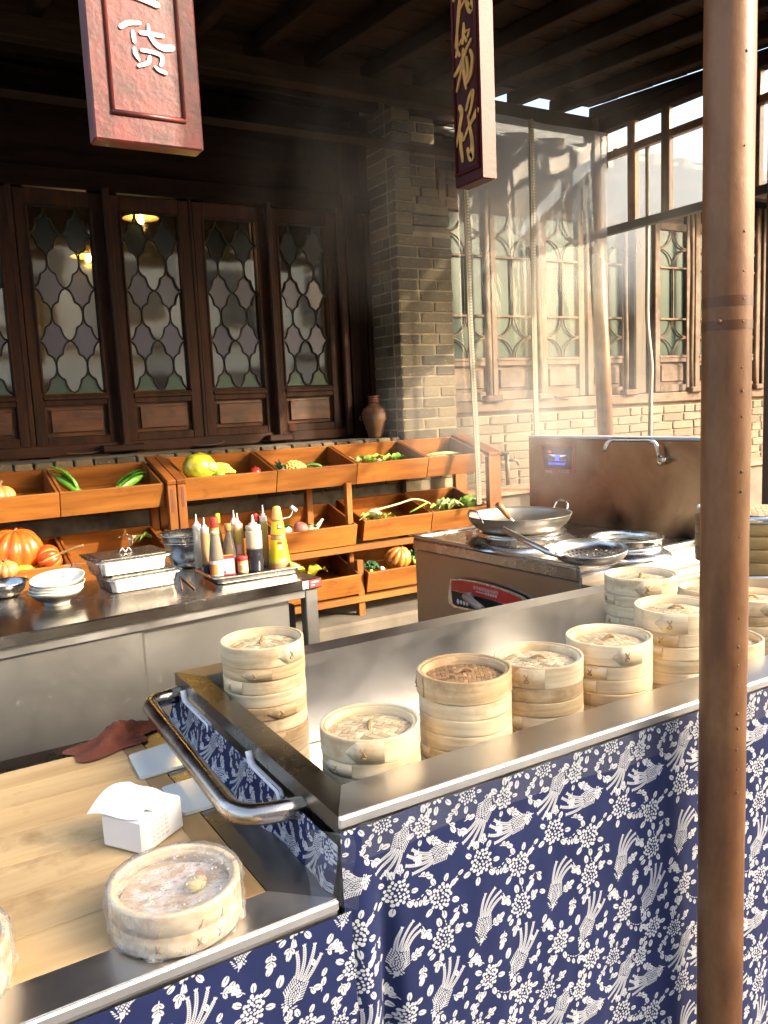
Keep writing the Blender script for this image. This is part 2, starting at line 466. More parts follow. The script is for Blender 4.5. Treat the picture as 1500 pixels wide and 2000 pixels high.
    rgba = np.ones((Hp, Wp, 4), np.float32)
    rgba[..., 0] = rgba[..., 1] = rgba[..., 2] = A[::-1]
    img.colorspace_settings.name = 'Non-Color'
    img.pixels.foreach_set(rgba.ravel()); img.update(); img.pack()
    return img
def M_batik():
    m, n, l, b, o = nodes('batik_cotton')
    im = n.new('ShaderNodeTexImage'); im.image = batik_image(); im.extension = 'REPEAT'
    uv = n.new('ShaderNodeUVMap'); uv.uv_map = 'UVMap'
    l.new(uv.outputs[0], im.inputs[0])
    v = coords(n, l, rnd=False)
    f = noisetex(n, l, v, 6, 5, .6)
    blue = ramp(n, l, f, [(.36, (.0110, .0190, .082)), (.64, (.0155, .0255, .104))])
    l.new(mix(n, l, im.outputs[0], blue, (.58, .61, .64)), b.inputs['Base Color'])
    b.inputs['Roughness'].default_value = .85; b.inputs['Specular IOR Level'].default_value = .2
    b.inputs['Sheen Weight'].default_value = .08
    wv = n.new('ShaderNodeTexNoise'); wv.inputs['Scale'].default_value = 500; l.new(v, wv.inputs[0])
    bp = bump(n, l, b, wv.outputs[0], .12, .001)
    bump(n, l, b, noisetex(n, l, v, 9, 4, .5), .25, .012, bp)
    return m
BATIK = M_batik()
def set_uv(me, fn):
    uv = me.uv_layers.new(name='UVMap')
    co = np.empty(len(me.vertices)*3, np.float32); me.vertices.foreach_get('co', co)
    vi = np.empty(len(me.loops), np.int32); me.loops.foreach_get('vertex_index', vi)
    c = co.reshape(-1, 3)[vi]
    uv.data.foreach_set('uv', np.array([fn(*p) for p in c], np.float32).ravel())

# ------------------------------------------------------------------ the common materials
STEEL = M_steel('brushed_steel'); STEEL_Y = M_steel('brushed_steel_lengthwise', axis='y', rough=.3)
STEEL_D = M_steel('worn_dark_steel', (.50, .49, .47), .33, 'x', dirt=(.16, .12, .08))
STEEL_S = M_steel('smooth_steel', (.68, .67, .64), .25, smear=.05)
BLACK = M_plain('black_plastic', (.012, .012, .013), .35)
WHITE = M_plain('white_plastic', (.78, .78, .76), .35, var=.03)
STRING = M_plain('brown_cord', (.36, .21, .09), .85)
BAMBOO = M_wood('pale_bamboo', (.72, .56, .33), (.85, .73, .50), 'ring', .5, 70, (.46, .27, .11), 9, .05, dlo=.52, var=.10)
BAMBOO_W = M_wood('woven_bamboo', (.62, .45, .24), (.88, .74, .49), 'x', .55, 20, bmp=.1, var=.36)
BAMBOO_B = M_wood('browned_bamboo', (.56, .38, .19), (.74, .57, .34), 'ring', .5, 70, (.28, .14, .05), 9, .08, dlo=.50, var=.14)
BAMBOO_BW = M_wood('browned_weave', (.30, .165, .07), (.50, .31, .155), 'x', .6, 20, bmp=.1, var=.4)
CRATE_X = M_wood('red_brown_crate_wood', (.25, .080, .012), (.38, .145, .026), 'x', .52, 20, (.12, .035, .008), 7, .15, dlo=.57, spec=.3)
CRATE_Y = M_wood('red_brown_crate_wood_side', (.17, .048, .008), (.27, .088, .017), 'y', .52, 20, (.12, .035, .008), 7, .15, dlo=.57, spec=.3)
CRATE_Z = M_wood('red_brown_post_wood', (.23, .072, .012), (.35, .13, .026), 'z', .52, 20, (.12, .035, .008), 7, .15, dlo=.57, spec=.3)
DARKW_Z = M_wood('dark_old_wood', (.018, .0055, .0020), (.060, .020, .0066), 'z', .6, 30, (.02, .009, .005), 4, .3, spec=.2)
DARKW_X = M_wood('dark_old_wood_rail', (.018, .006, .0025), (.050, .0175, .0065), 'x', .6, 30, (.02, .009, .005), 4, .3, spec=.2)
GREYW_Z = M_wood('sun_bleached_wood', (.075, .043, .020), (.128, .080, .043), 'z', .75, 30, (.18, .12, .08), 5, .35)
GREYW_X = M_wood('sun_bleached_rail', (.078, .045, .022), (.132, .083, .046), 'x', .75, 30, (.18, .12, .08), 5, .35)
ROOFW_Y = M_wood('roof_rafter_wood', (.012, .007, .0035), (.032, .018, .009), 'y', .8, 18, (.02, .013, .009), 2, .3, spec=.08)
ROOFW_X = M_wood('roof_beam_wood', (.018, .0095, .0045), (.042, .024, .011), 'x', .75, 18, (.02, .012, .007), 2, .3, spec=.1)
POSTW = M_wood('varnished_post_wood', (.13, .055, .018), (.30, .15, .055), 'z', .4, 14, (.05, .02, .008), 5, .2, coat=.2)
TABLEW = M_wood('scrubbed_board_wood', (.45, .29, .13), (.63, .46, .24), 'x', .55, 14, (.24, .135, .055), 6, .12, dlo=.57, var=.14)
TABLEW_Y = M_wood('scrubbed_board_end', (.30, .18, .075), (.50, .34, .16), 'y', .5, 12, (.22, .12, .05), 5, .15, dlo=.58)
CONC = M_plain('cement', (.15, .125, .095), .9, var=.25, scale=3, bmp=.4, bscale=30)
DIRT = M_plain('rough_paving', (.11, .08, .048), .95, var=.4, scale=20, bmp=.9, bscale=70)
MORTAR = M_plain('pale_mortar', (.27, .215, .135), .95, var=.2, scale=12, bmp=.5, bscale=60)
BRICK = M_brick('grey_brown_brick', [(0, (.060, .045, .026)), (.3, (.10, .078, .045)), (.6, (.145, .112, .065)), (.85, (.18, .13, .068)), (1, (.075, .060, .042))])
BRICK_L = M_brick('pale_limewashed_brick', [(0, (.13, .105, .07)), (.4, (.175, .145, .10)), (.8, (.20, .165, .115)), (1, (.12, .10, .072))])

# ================================================================== SETTING
mb = MB(); mb.box((0, 0, -.25), (300, 300, .2)); mb.build('ground', M_plain('street_paving', (.24, .215, .18), .9, var=.25, scale=.6, bmp=.3, bscale=8), kind='structure')
mb = MB(); mb.box((4, 6.55, -.08), (14, 3.0, .16), bev=.02); mb.build('stone_platform', CONC, kind='structure')
mb = MB(); mb.box((3.3, 4.62, -.115), (3.2, .82, .066), bev=.02); mb.build('gravel_step', DIRT, kind='structure')
mb = MB(); mb.box((7.2, 5.93, .34), (5.9, .40, .675), bev=.015); pl = mb.build('stone_plinth', CONC, kind='structure')
mb = MB(); mb.box((7.2, 5.9, .69), (5.94, .44, .028), bev=.006); mb.build('coping', M_plain('red_stone', (.42, .2, .12), .8, var=.2), pl)

# ---- brick work
_bm = []
for k in range(6):
    rr = random.Random(k); q = MB(); q.box((0, 0, 0), (1, 1, 1), bev=.0)
    q = MB(); b_ = .06
    q.box((0, 0, 0), (1, 1, 1), bev=.055)
    q.v = [(x+rr.uniform(-.016, .016), y+rr.uniform(-.03, .03), z+rr.uniform(-.04, .04)) for x, y, z in q.v]
    _bm.append(q)
BR_M = [q.mesh('brick', BRICK) for q in _bm]; BR_L = [q.mesh('brick', BRICK_L) for q in _bm]
def brick(parent, c, s, pale=False, rz=0):
    me = random.choice(BR_L if pale else BR_M)
    return link('brick', me, parent, c, (random.uniform(-.006, .006), random.uniform(-.008, .008), rz+random.uniform(-.006, .006)), scale=s)

CH = .0868
pil = thing('brick_pillar', 'tall grey brick pillar at the end of the dark window front', 'pillar', (3.612, 5.8, 0))
mb = MB(); mb.box((.2725, .2325, 1.45), (.527, .447, 2.9)); mb.box((.09, .3, 3.6), (.16, .56, 1.4)); mb.box((.36, .40, 3.6), (.37, .38, 1.4))
mb.build('mortar', MORTAR, pil)
for r_ in range(10, 46):
    z = CH*(r_+.5); up = z > 2.9
    if not up:
        cuts = [0, .205, .545] if r_ % 2 else [0, .345, .545]
        if r_ % 5 == 3: cuts = [0, .20, .38, .545]
        for a, b_ in zip(cuts, cuts[1:]): brick(pil, ((a+b_)/2, .055, z), (b_-a-.012, .11, CH-.012))
        cuts = [.115, .30, .46] if r_ % 2 else [.115, .22, .46]
        for a, b_ in zip(cuts, cuts[1:]): brick(pil, (.055, (a+b_)/2, z), (.11, b_-a-.012, CH-.012))
    else:
        brick(pil, (.085, .055, z), (.165, .11, CH-.012)); brick(pil, (.06, .30, z), (.11, .34, CH-.012))
        if r_ > 35:
            st = .0 if r_ > 37 else .04*(38-r_)
            cuts = [.175, .36, .545] if r_ % 2 else [.175, .29, .545]
            for a, b_ in zip(cuts, cuts[1:]): brick(pil, ((a+b_)/2, .255-st, z), (b_-a-.012, .11, CH-.012))
        else:
            brick(pil, (.36, .10, z), (.36, .15, CH-.012))

led = thing('brick_ledge', 'low wall of bricks on edge below the dark windows behind the crates', 'wall', (.0, 5.85, 0))
mb = MB(); mb.box((1.45, .235, .55), (4.3, .43, 1.32)); mb.build('mortar', M_plain('sooty_mortar', (.20, .17, .13), .95, var=.3), led)
x = -.55; k = 0
while x < 3.58:
    wd = random.choice((.115, .125, .13, .145)); brick(led, (x+wd/2, .055, 1.18), (wd-.012, .125, .125)); x += wd
for r_ in range(3):
    x = -.5+(r_ % 2)*.14
    while x < 3.5: brick(led, (x+.14, .06, 1.07-.0868*(r_)), (.27, .11, .075)); x += .282
mb = MB(); mb.grid(lambda u, v: (-.7+4.3*u, .06+.36*v, 1.246+.008*noise.noise((u*30, v*5, 1))+(.0 if v > .1 else -.004)), 60, 5); mb.build('mortar_cap', CONC, led)

rw = thing('limewashed_brick_wall', 'sunlit pale brick wall under the bleached windows', 'wall', (4.16, 6.15, 0))
mb = MB(); mb.box((3.1, .19, .65), (6.6, .36, 1.44)); mb.build('mortar', M_plain('lime_mortar', (.27, .225, .155), .95, var=.15), rw)
for r_ in range(7, 16):
    x = -.05+(.16 if r_ % 2 else 0)
    while x < 6.0:
        L = .33 if random.random() < .72 else .17
        brick(rw, (x+L/2, .045, CH*(r_+.5)-.02), (L-.014, .11, CH-.013), True); x += L

# ---- the dark window front on the left
GLASS = {}
for nm, t, rf, op, df in (('clear', (.64, .60, .47), .28, .06, (.09, .083, .065)), ('smoky', (.46, .42, .34), .20, .10, (.055, .05, .04)),
                          ('violet', (.44, .36, .42), .22, .30, (.075, .058, .072)), ('mauve', (.46, .38, .34), .22, .30, (.085, .065, .055)),
                          ('green', (.30, .40, .28), .16, .55, (.075, .11, .055)), ('dusk', (.30, .33, .30), .10, .22, (.03, .035, .03))):
    GLASS[nm] = M_glassy('glass_'+nm, t, rf, op, .05 if nm in ('clear', 'smoky') else .16, df)
CAME = M_plain('lead_came', (.026, .022, .017), .6, spec=.2)
_q = [(.5, 0), (.488, .09), (.435, .17), (.355, .215), (.275, .235), (.255, .27), (.235, .33), (.19, .40), (.115, .465), (0, .5)]
GW, GH = .42, 1.271; CW, CP = .21, GH/3.5
def clover(cx, cz):
    q = [(a*CW, b*CP) for a, b in _q]
    o = [(cx+a, cz+b) for a, b in q]+[(cx-a, cz+b) for a, b in q[-2::-1]]
    o += [(cx-a, cz-b) for a, b in q[1:]]+[(cx+a, cz-b) for a, b in q[-2:0:-1]]
    return o
def barrel(cx, cz):
    """the pointed shape left between four clovers; (cx, cz) its middle"""
    q = [(a*CW, b*CP) for a, b in _q]
    lo = [(-CW/2+a, -CP/2+b) for a, b in q]          # lower left clover, bottom point up to the side point
    o = [(-a, b) for a, b in lo]                      # right side, bottom to middle
    up = [(a, -b) for a, b in lo]
    pts = [(CW/2-(CW/2-a)*1, b) for a, b in []]
    right_low = [(-a, b) for a, b in lo]; right_up = [(x_, -z_) for x_, z_ in right_low[::-1]][1:]
    left_up = [(-x_, z_) for x_, z_ in right_up[::-1]][1:]; left_low = [(-x_, z_) for x_, z_ in right_low[::-1]][:-1]
    return [(cx+x_, cz+z_) for x_, z_ in right_low+right_up+left_up+left_low]
def clip(poly, lo, hi):
    for ax in (0, 1):
        for sgn, lim in ((1, lo[ax]), (-1, -hi[ax])):
            out = []
            for i in range(len(poly)):
                a, b_ = poly[i-1], poly[i]
                ia, ib = sgn*a[ax] >= lim-1e-9, sgn*b_[ax] >= lim-1e-9
                if ia != ib:
                    t = (sgn*lim-a[ax])/(b_[ax]-a[ax]); out.append((a[0]+t*(b_[0]-a[0]), a[1]+t*(b_[1]-a[1])))
                if ib: out.append(b_)
            poly = out
            if len(poly) < 3: return []
    return poly
def came_band(poly, wd, y0, y1, mbx):
    n = len(poly)
    P = [Vector((a, 0, b)) for a, b in poly]
    vs = []
    for i in range(n):
        t = (P[(i+1) % n]-P[i-1]).normalized(); nn = Vector((t.z, 0, -t.x))
        for q, yy in ((-1, y1), (-.55, y0), (.55, y0), (1, y1)): vs.append(P[i]+nn*wd*q+Vector((0, yy, 0)))
    fs = []
    for i in range(n):
        j = (i+1) % n
        for k in range(3): fs.append((i*4+k, i*4+k+1, j*4+k+1, j*4+k))
    mbx.add(vs, fs)
PANES = {}
def panes_for(seed):
    """list of (mesh polygons, tint) for one leaf, glass area [-GW/2, GW/2] x [0, GH]"""
    out = []; lo, hi = (-GW/2+.001, .001), (GW/2-.001, GH-.001)
    rr = random.Random(seed)
    for r_ in range(5):
        cz = (.5+r_)*CP
        for c in (-1, 0, 1):
            p = clip(clover(c*CW, cz), lo, hi)
            if p: out.append((p, rr.choice(('clear', 'clear', 'smoky')) if r_ < 3 else 'smoky', clover(c*CW, cz)))
    for r_ in range(-1, 4):
        cz = (1+r_)*CP
        for c in (-.5, .5, -1.5, 1.5):
            p = clip(barrel(c*CW, cz), lo, hi)
            t = {-1: 'green', 0: 'violet', 1: 'mauve', 2: 'dusk', 3: 'dusk'}[r_-0] if True else ''
            if r_ == -1: t = 'green'
            elif r_ == 0: t = 'violet'
            elif r_ == 1: t = 'mauve'
            else: t = 'dusk'
            if p: out.append((p, t, None))
    return out
PANESETS = [panes_for(1), panes_for(2)]
lf = thing('dark_window_front', 'dark red-brown wooden shopfront of five window leaves with wavy leaded glass', 'shopfront', (0, 6.25, 0))
LEAF_X = [.535, 1.145, 1.77, 2.38, 2.985]; GZ = 1.705
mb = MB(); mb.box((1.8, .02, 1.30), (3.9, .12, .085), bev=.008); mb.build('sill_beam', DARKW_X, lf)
mb = MB(); mb.box((1.8, .02, 3.17), (3.9, .13, .14), bev=.01); mb.box((1.8, .06, 3.5), (3.9, .05, .52)); mb.box((1.8, .02, 3.8), (3.9, .16, .14), bev=.01); BLACKW_X = M_wood('near_black_wood', (.007, .003, .0015), (.020, .008, .004), 'x', .7, 30, spec=.1); mb.build('head_beam', BLACKW_X, lf)  # near-black copy of the old wood, used above the windows
mb = MB(); mb.box((1.8, .12, 4.3), (3.9, .1, .95)); mb.build('upper_boarding', BLACKW_X, lf)
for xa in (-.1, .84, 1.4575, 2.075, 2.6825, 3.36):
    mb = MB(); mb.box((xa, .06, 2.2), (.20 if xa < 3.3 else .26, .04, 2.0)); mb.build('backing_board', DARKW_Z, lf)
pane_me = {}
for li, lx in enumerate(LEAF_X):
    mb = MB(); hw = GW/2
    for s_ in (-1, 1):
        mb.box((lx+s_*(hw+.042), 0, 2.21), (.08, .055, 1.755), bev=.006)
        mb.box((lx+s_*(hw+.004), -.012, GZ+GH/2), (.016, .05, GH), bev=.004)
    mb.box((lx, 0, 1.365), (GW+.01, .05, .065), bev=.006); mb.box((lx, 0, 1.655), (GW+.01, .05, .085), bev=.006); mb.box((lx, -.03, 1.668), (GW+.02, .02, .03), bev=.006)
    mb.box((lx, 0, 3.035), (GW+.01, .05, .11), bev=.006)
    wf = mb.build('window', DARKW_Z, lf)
    mb = MB()
    x0, x1, z0, z1 = lx-hw+.002, lx+hw-.002, 1.40, 1.61; iy = -.012
    mb.add([(x0, .012, z0), (x1, .012, z0), (x1, .012, z1), (x0, .012, z1), (x0+.03, iy+.02, z0+.025), (x1-.03, iy+.02, z0+.025), (x1-.03, iy+.02, z1-.025), (x0+.03, iy+.02, z1-.025),
            (x0+.035, iy, z0+.03), (x1-.035, iy, z0+.03), (x1-.035, iy, z1-.03), (x0+.035, iy, z1-.03)],
           [(0, 1, 5, 4), (1, 2, 6, 5), (2, 3, 7, 6), (3, 0, 4, 7), (4, 5, 9, 8), (5, 6, 10, 9), (6, 7, 11, 10), (7, 4, 8, 11), (8, 9, 10, 11)])
    mb.build('panel', M_wood('dark_worn_panel', (.062, .022, .008), (.14, .054, .020), 'x', .5, 24, (.04, .017, .008), 6, .3), wf)
    cm = MB()
    for pi, (poly, tint, full) in enumerate(PANESETS[li % 2]):
        key = (li % 2, pi)
        if key not in pane_me:
            q = MB(); n = len(poly)
            q.add([(a, .0, b) for a, b in poly]+[(a, .004, b) for a, b in poly], [tuple(range(n)), tuple(range(2*n-1, n-1, -1))]+[(i, n+i, n+(i+1) % n, (i+1) % n) for i in range(n)])
            pane_me[key] = q.mesh('pane', GLASS[tint])
        link('pane', pane_me[key], wf, (lx, .008+random.uniform(-.001, .001), GZ), (random.uniform(-.012, .012), 0, random.uniform(-.012, .012)))
        if full:
            pp = clip(full, (-GW/2, 0), (GW/2, GH))
            came_band(pp, .0068, -.007, .006, cm)
    cm.v = [(a+lx, b, c+GZ) for a, b, c in cm.v]
    cm.build('came', CAME, wf)
for px_, wd in ((1.457, .05), (2.682, .045), (3.315, .06), (.83, .04), (.22, .05), (2.075, .03)):
    mb = MB(); mb.box((px_, -.07 if wd > .04 else -.01, 2.2), (wd, .05, 1.84), bev=.01); mb.build('pivot_post', DARKW_Z, lf)
for px_ in (1.457, 2.69):
    mb = MB(); mb.box((px_-.03, -.09, 1.295), (.30 if px_ < 2 else .2, .09, .05), bev=.008); mb.build('foot_block', DARKW_X, lf)
for x0 in (1.13, 2.05, 2.62):
    mb = MB(); mb.tube(interp([(x0-.1, -.075, 1.28), (x0+.02, -.09, 1.272), (x0+.13, -.085, 1.283), (x0+.15, -.08, 1.30)], 5), .006, 6); mb.build('hook', M_plain('rusty_iron', (.06, .035, .02), .8), lf)
for px_ in (3.41, 3.51, 3.62):
    mb = MB(); mb.box((px_, -.03+.05*(px_ > 3.45), 2.5), (.09, .08, 2.6), bev=.006); mb.build('jamb', DARKW_Z, lf)
# dark room behind the panes
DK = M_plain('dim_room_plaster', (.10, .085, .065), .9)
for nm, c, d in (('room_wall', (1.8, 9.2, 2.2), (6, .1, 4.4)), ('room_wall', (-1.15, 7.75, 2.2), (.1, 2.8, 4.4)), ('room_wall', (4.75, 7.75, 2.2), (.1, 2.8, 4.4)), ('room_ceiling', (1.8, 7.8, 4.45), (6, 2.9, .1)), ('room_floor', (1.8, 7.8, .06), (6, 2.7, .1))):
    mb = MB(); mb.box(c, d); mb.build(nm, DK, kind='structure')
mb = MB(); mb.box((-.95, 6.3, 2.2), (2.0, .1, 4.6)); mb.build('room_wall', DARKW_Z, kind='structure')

# lit pendant lamps seen through the glass
def lamp(px_, py_, Y, rad, label):
    c = at(px_, py_, Y=Y)
    t = thing('pendant_lamp', label, 'lamp', c, 0, 'lit pendant lamps inside the dark room')
    mb = MB(); mb.lathe([(.012, .10), (.03, .085), (rad*.55, .055), (rad, .0), (rad*.99, -.004), (rad*.54, .048), (.02, .075)], 32, cap=False)
    mb.build('shade', M_plain('enamel_shade', (.80, .62, .30), .45), t)
    mb = MB(); mb.lathe([(.0, -.05), (.018, -.042), (.026, -.02), (.022, .005), (.012, .03), (.012, .06)], 14); mb.build('bulb', M_emit('warm_bulb', (1, .72, .30), 160), t)
    mb = MB(); mb.tube([(0, 0, .09), (0, 0, 4.4-c.z)], .005, 6); mb.build('cord', BLACK, t)
    ld = bpy.data.lights.new('lamp_light', 'POINT'); ld.energy = 9; ld.color = (1, .66, .28); ld.shadow_soft_size = .03
    lo = bpy.data.objects.new('lamp_light', ld); COL.objects.link(lo); lo.parent = t; lo.location = (0, 0, -.075)
lamp(275, 426, 7.3, .155, 'lit pendant lamp with a flat shade behind the top of the third window leaf')
lamp(172, 501, 8.2, .165, 'lit pendant lamp with a flat shade lower behind the second window leaf')

# ---- bleached window front on the right
rf = thing('bleached_window_front', 'sun-bleached wooden shopfront with star lattice windows on the pale brick wall', 'shopfront', (0, 6.25, 0))
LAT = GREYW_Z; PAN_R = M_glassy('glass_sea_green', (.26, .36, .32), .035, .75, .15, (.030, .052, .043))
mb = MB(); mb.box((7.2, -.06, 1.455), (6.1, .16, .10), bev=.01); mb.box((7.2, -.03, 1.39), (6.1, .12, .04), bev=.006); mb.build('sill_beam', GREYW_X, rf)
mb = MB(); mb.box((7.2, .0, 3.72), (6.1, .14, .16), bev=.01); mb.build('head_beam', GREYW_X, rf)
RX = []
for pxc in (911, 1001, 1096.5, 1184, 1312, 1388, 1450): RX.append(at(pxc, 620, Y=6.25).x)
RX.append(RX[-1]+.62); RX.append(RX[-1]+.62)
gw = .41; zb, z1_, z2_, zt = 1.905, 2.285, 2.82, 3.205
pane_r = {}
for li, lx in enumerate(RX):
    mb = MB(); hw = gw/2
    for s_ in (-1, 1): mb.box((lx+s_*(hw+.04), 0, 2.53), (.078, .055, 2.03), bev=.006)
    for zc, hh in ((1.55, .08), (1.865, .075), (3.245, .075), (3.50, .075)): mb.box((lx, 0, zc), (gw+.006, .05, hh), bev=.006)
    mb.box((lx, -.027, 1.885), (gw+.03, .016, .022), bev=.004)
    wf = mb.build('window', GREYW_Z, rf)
    for zlo, zhi in ((1.592, 1.826), (3.285, 3.46)):
        mb = MB(); x0, x1 = lx-hw+.002, lx+hw-.002
        mb.add([(x0, .014, zlo), (x1, .014, zlo), (x1, .014, zhi), (x0, .014, zhi), (x0+.03, .008, zlo+.03), (x1-.03, .008, zlo+.03), (x1-.03, .008, zhi-.03), (x0+.03, .008, zhi-.03),
                (x0+.036, -.012, zlo+.036), (x1-.036, -.012, zlo+.036), (x1-.036, -.012, zhi-.036), (x0+.036, -.012, zhi-.036)],
               [(0, 1, 5, 4), (1, 2, 6, 5), (2, 3, 7, 6), (3, 0, 4, 7), (4, 5, 9, 8), (5, 6, 10, 9), (6, 7, 11, 10), (7, 4, 8, 11), (8, 9, 10, 11)])
        mb.build('panel', GREYW_X, wf)
    mb = MB(); bw = .017
    for zc in (z1_, z2_): mb.box((lx, -.012, zc), (gw-.004, .026, bw+.004), bev=.003)
    mb.box((lx, -.012, (z1_+z2_)/2), (bw, .024, z2_-z1_-.022), bev=.003)
    for za, zc in ((zb, z1_-.01), (z2_+.01, zt)):
        hh = (zc-za)/2
        for sx in (-1, 1):
            for zz, sz in ((za, 1), (zc, -1)):
                path = [(lx+sx*hw-sx*(hw-.012)*math.cos(a), -.013, zz+sz*(hh-.006)*math.sin(a)) for a in [math.pi/2*k/8 for k in range(9)]]
                mb.tube(path, .0095, 4, smooth=False)
    mb.build('lattice', LAT, wf)
    for k, (xa, xb, za, zc) in enumerate(((-hw, hw, zb, z1_), (-hw, 0, z1_, z2_), (0, hw, z1_, z2_), (-hw, hw, z2_, zt))):
        if k not in pane_r:
            q = MB(); q.box(((xa+xb)/2, 0, (za+zc)/2), (xb-xa-.004, .004, zc-za-.004)); pane_r[k] = q.mesh('pane', PAN_R)
        link('pane', pane_r[k], wf, (lx, .012, 0), (random.uniform(-.006, .006)*.3, 0, random.uniform(-.01, .01)))
for pa, wd in ((955, .07), (1056, .055), (1225, .06), (1354, .055), (1479, .055)):
    X_ = at(pa, 650, Y=6.12).x
    path = [(X_+.006*math.sin(k*1.3+pa), -.11, 1.53+.33*k) for k in range(7)]
    mb = MB(); mb.tube(path, [wd*.42*(1+.1*math.sin(k*2+pa)) for k in range(7)], 8); mb.build('pivot_post', GREYW_Z, rf)
    mb = MB(); mb.box((X_+.02, -.135, 1.525), (.19, .10, .06), bev=.012); mb.build('foot_block', GREYW_X, rf)
X_ = at(1249, 650, Y=6.15).x
mb = MB(); mb.box((X_, -.02, 2.55), (.17, .2, 2.1), bev=.015); mb.build('column', M_wood('grey_column_wood', (.07, .053, .036), (.115, .09, .062), 'z', .8, 22, (.10, .08, .06), 4, .4), rf)
mb = MB(); mb.box((7.2, .3, 2.6), (6.2, .05, 2.4)); mb.build('backing_board', M_plain('dark_backing', (.03, .032, .03), .9), rf)
mb = MB(); a = at(1092, 777, Y=6.1); mb.tube([(a.x-.13, -.16, a.z+.03), (a.x+.1, -.16, a.z-.02), (a.x+.13, -.16, a.z)], .007, 6); mb.build('hook', M_plain('rusty_iron', (.06, .035, .02), .8), rf)

# ---- tiled roof of the building behind
tr = thing('tiled_roof', 'grey tiled roof of the old building above the bleached windows', 'roof', (0, 5.75, 3.78))
TILE = M_plain('grey_roof_tile', (.30, .29, .25), .85, var=.3, scale=4, bmp=.4, bscale=40)
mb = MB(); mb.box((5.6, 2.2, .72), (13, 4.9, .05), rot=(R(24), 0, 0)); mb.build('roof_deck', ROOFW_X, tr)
mb = MB(); ang = R(24)
tm = None
q = MB(); q.grid(lambda u, v: (.075*math.cos(math.pi*(1-u)), v*.28, .055*math.sin(math.pi*u)+.012*v*0), 6, 1); tile_me = q.mesh('tile', TILE)
for c in range(17):
    for r_ in range(14):
        x = 4.3+c*.26+random.uniform(-.01, .01); d = -.06+r_*.24
        o_ = link('tile', tile_me, tr, (x, d*math.cos(ang), d*math.sin(ang)-.16+.02*(r_ % 2)*0+.03), (ang-.05, random.uniform(-.05, .05), random.uniform(-.02, .02)))
mb = MB()
for c in range(17): mb.box((4.43+c*.26, 1.55, .62), (.17, 3.6, .03), rot=(ang, 0, 0))
mb.build('valley_tiles', TILE, tr)
mb = MB()
for c in range(14): mb.box((4.4+c*.4, .2, -.02), (.08, .7, .09), rot=(ang*.6, 0, 0))
mb.build('rafter_ends', GREYW_X, tr)

# ---- street building opposite, which the window glass mirrors
ob = thing('street_building', 'tall white plastered building across the street behind the camera', 'building', (0, -11, 0))
SHADE_H = 1.75+(11+1.1)*math.tan(SUN_EL)/math.cos(SUN_AZ)
mb = MB(); mb.box((-1.2, -3, SHADE_H/2-.1), (30, 6, SHADE_H+.2)); mb.build('wall', M_plain('white_plaster', (.78, .70, .56), .9, var=.1, scale=1), ob)
for k in range(10):
    for fl in range(3):
        mb = MB(); mb.box((-13.5+2.8*k, .02, 1.75+2.9*fl), (1.35, .08, 1.6), bev=.01); f = mb.build('window', DARKW_Z, ob)
        mb = MB()
        for sx in (-1, 1): mb.box((-13.5+2.8*k+sx*.31, .065, 1.75+2.9*fl), (.54, .02, 1.4))
        mb.build('pane', M_plain('dark_pane', (.04, .05, .06), .08), f)
mb = MB()
for fl in range(3): mb.box((-1.2, .06, .45+2.9*fl), (30, .14, .16))
mb.build('string_course', M_plain('timber_band', (.12, .07, .04), .8), ob)

# ================================================================== PAVILION ROOF
pav = thing('market_pavilion', 'dark wooden lean-to roof on posts and rails over the stall', 'pavilion', (5.24, 5.2, -.16))
PX, PY, PZ = 5.24, 5.2, -.16
def pbox(name, c, d, mat, rot=None, bev=.006):
    mb = MB(); mb.box((c[0]-PX, c[1]-PY, c[2]-PZ), d, rot=rot, bev=bev); return mb.build(name, mat, pav)
SL = .075; FRONT = 1.9
def roofz(y): return 3.80-SL*(5.2-y)
ta = math.atan(SL)
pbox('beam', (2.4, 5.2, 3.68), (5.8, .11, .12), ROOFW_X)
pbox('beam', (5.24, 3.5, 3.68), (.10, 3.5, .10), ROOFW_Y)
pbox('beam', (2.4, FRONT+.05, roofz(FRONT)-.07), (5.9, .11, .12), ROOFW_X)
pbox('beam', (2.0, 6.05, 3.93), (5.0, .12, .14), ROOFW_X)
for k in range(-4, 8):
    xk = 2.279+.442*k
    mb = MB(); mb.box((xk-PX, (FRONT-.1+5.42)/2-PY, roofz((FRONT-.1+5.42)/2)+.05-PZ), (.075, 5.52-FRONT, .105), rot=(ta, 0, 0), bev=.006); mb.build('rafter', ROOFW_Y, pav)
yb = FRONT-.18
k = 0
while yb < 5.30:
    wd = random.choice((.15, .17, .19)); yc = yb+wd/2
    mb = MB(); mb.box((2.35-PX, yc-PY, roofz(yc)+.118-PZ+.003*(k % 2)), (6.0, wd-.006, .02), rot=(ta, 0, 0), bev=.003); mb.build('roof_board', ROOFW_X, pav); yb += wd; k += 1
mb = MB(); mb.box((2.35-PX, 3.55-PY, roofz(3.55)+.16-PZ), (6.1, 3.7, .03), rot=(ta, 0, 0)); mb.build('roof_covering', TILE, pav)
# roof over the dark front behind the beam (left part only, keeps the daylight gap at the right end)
mb = MB(); mb.box((1.86-PX, 5.85-PY, 3.98-PZ), (5.2, 1.15, .03), rot=(ta*1.5, 0, 0)); mb.build('roof_covering', ROOFW_X, pav)
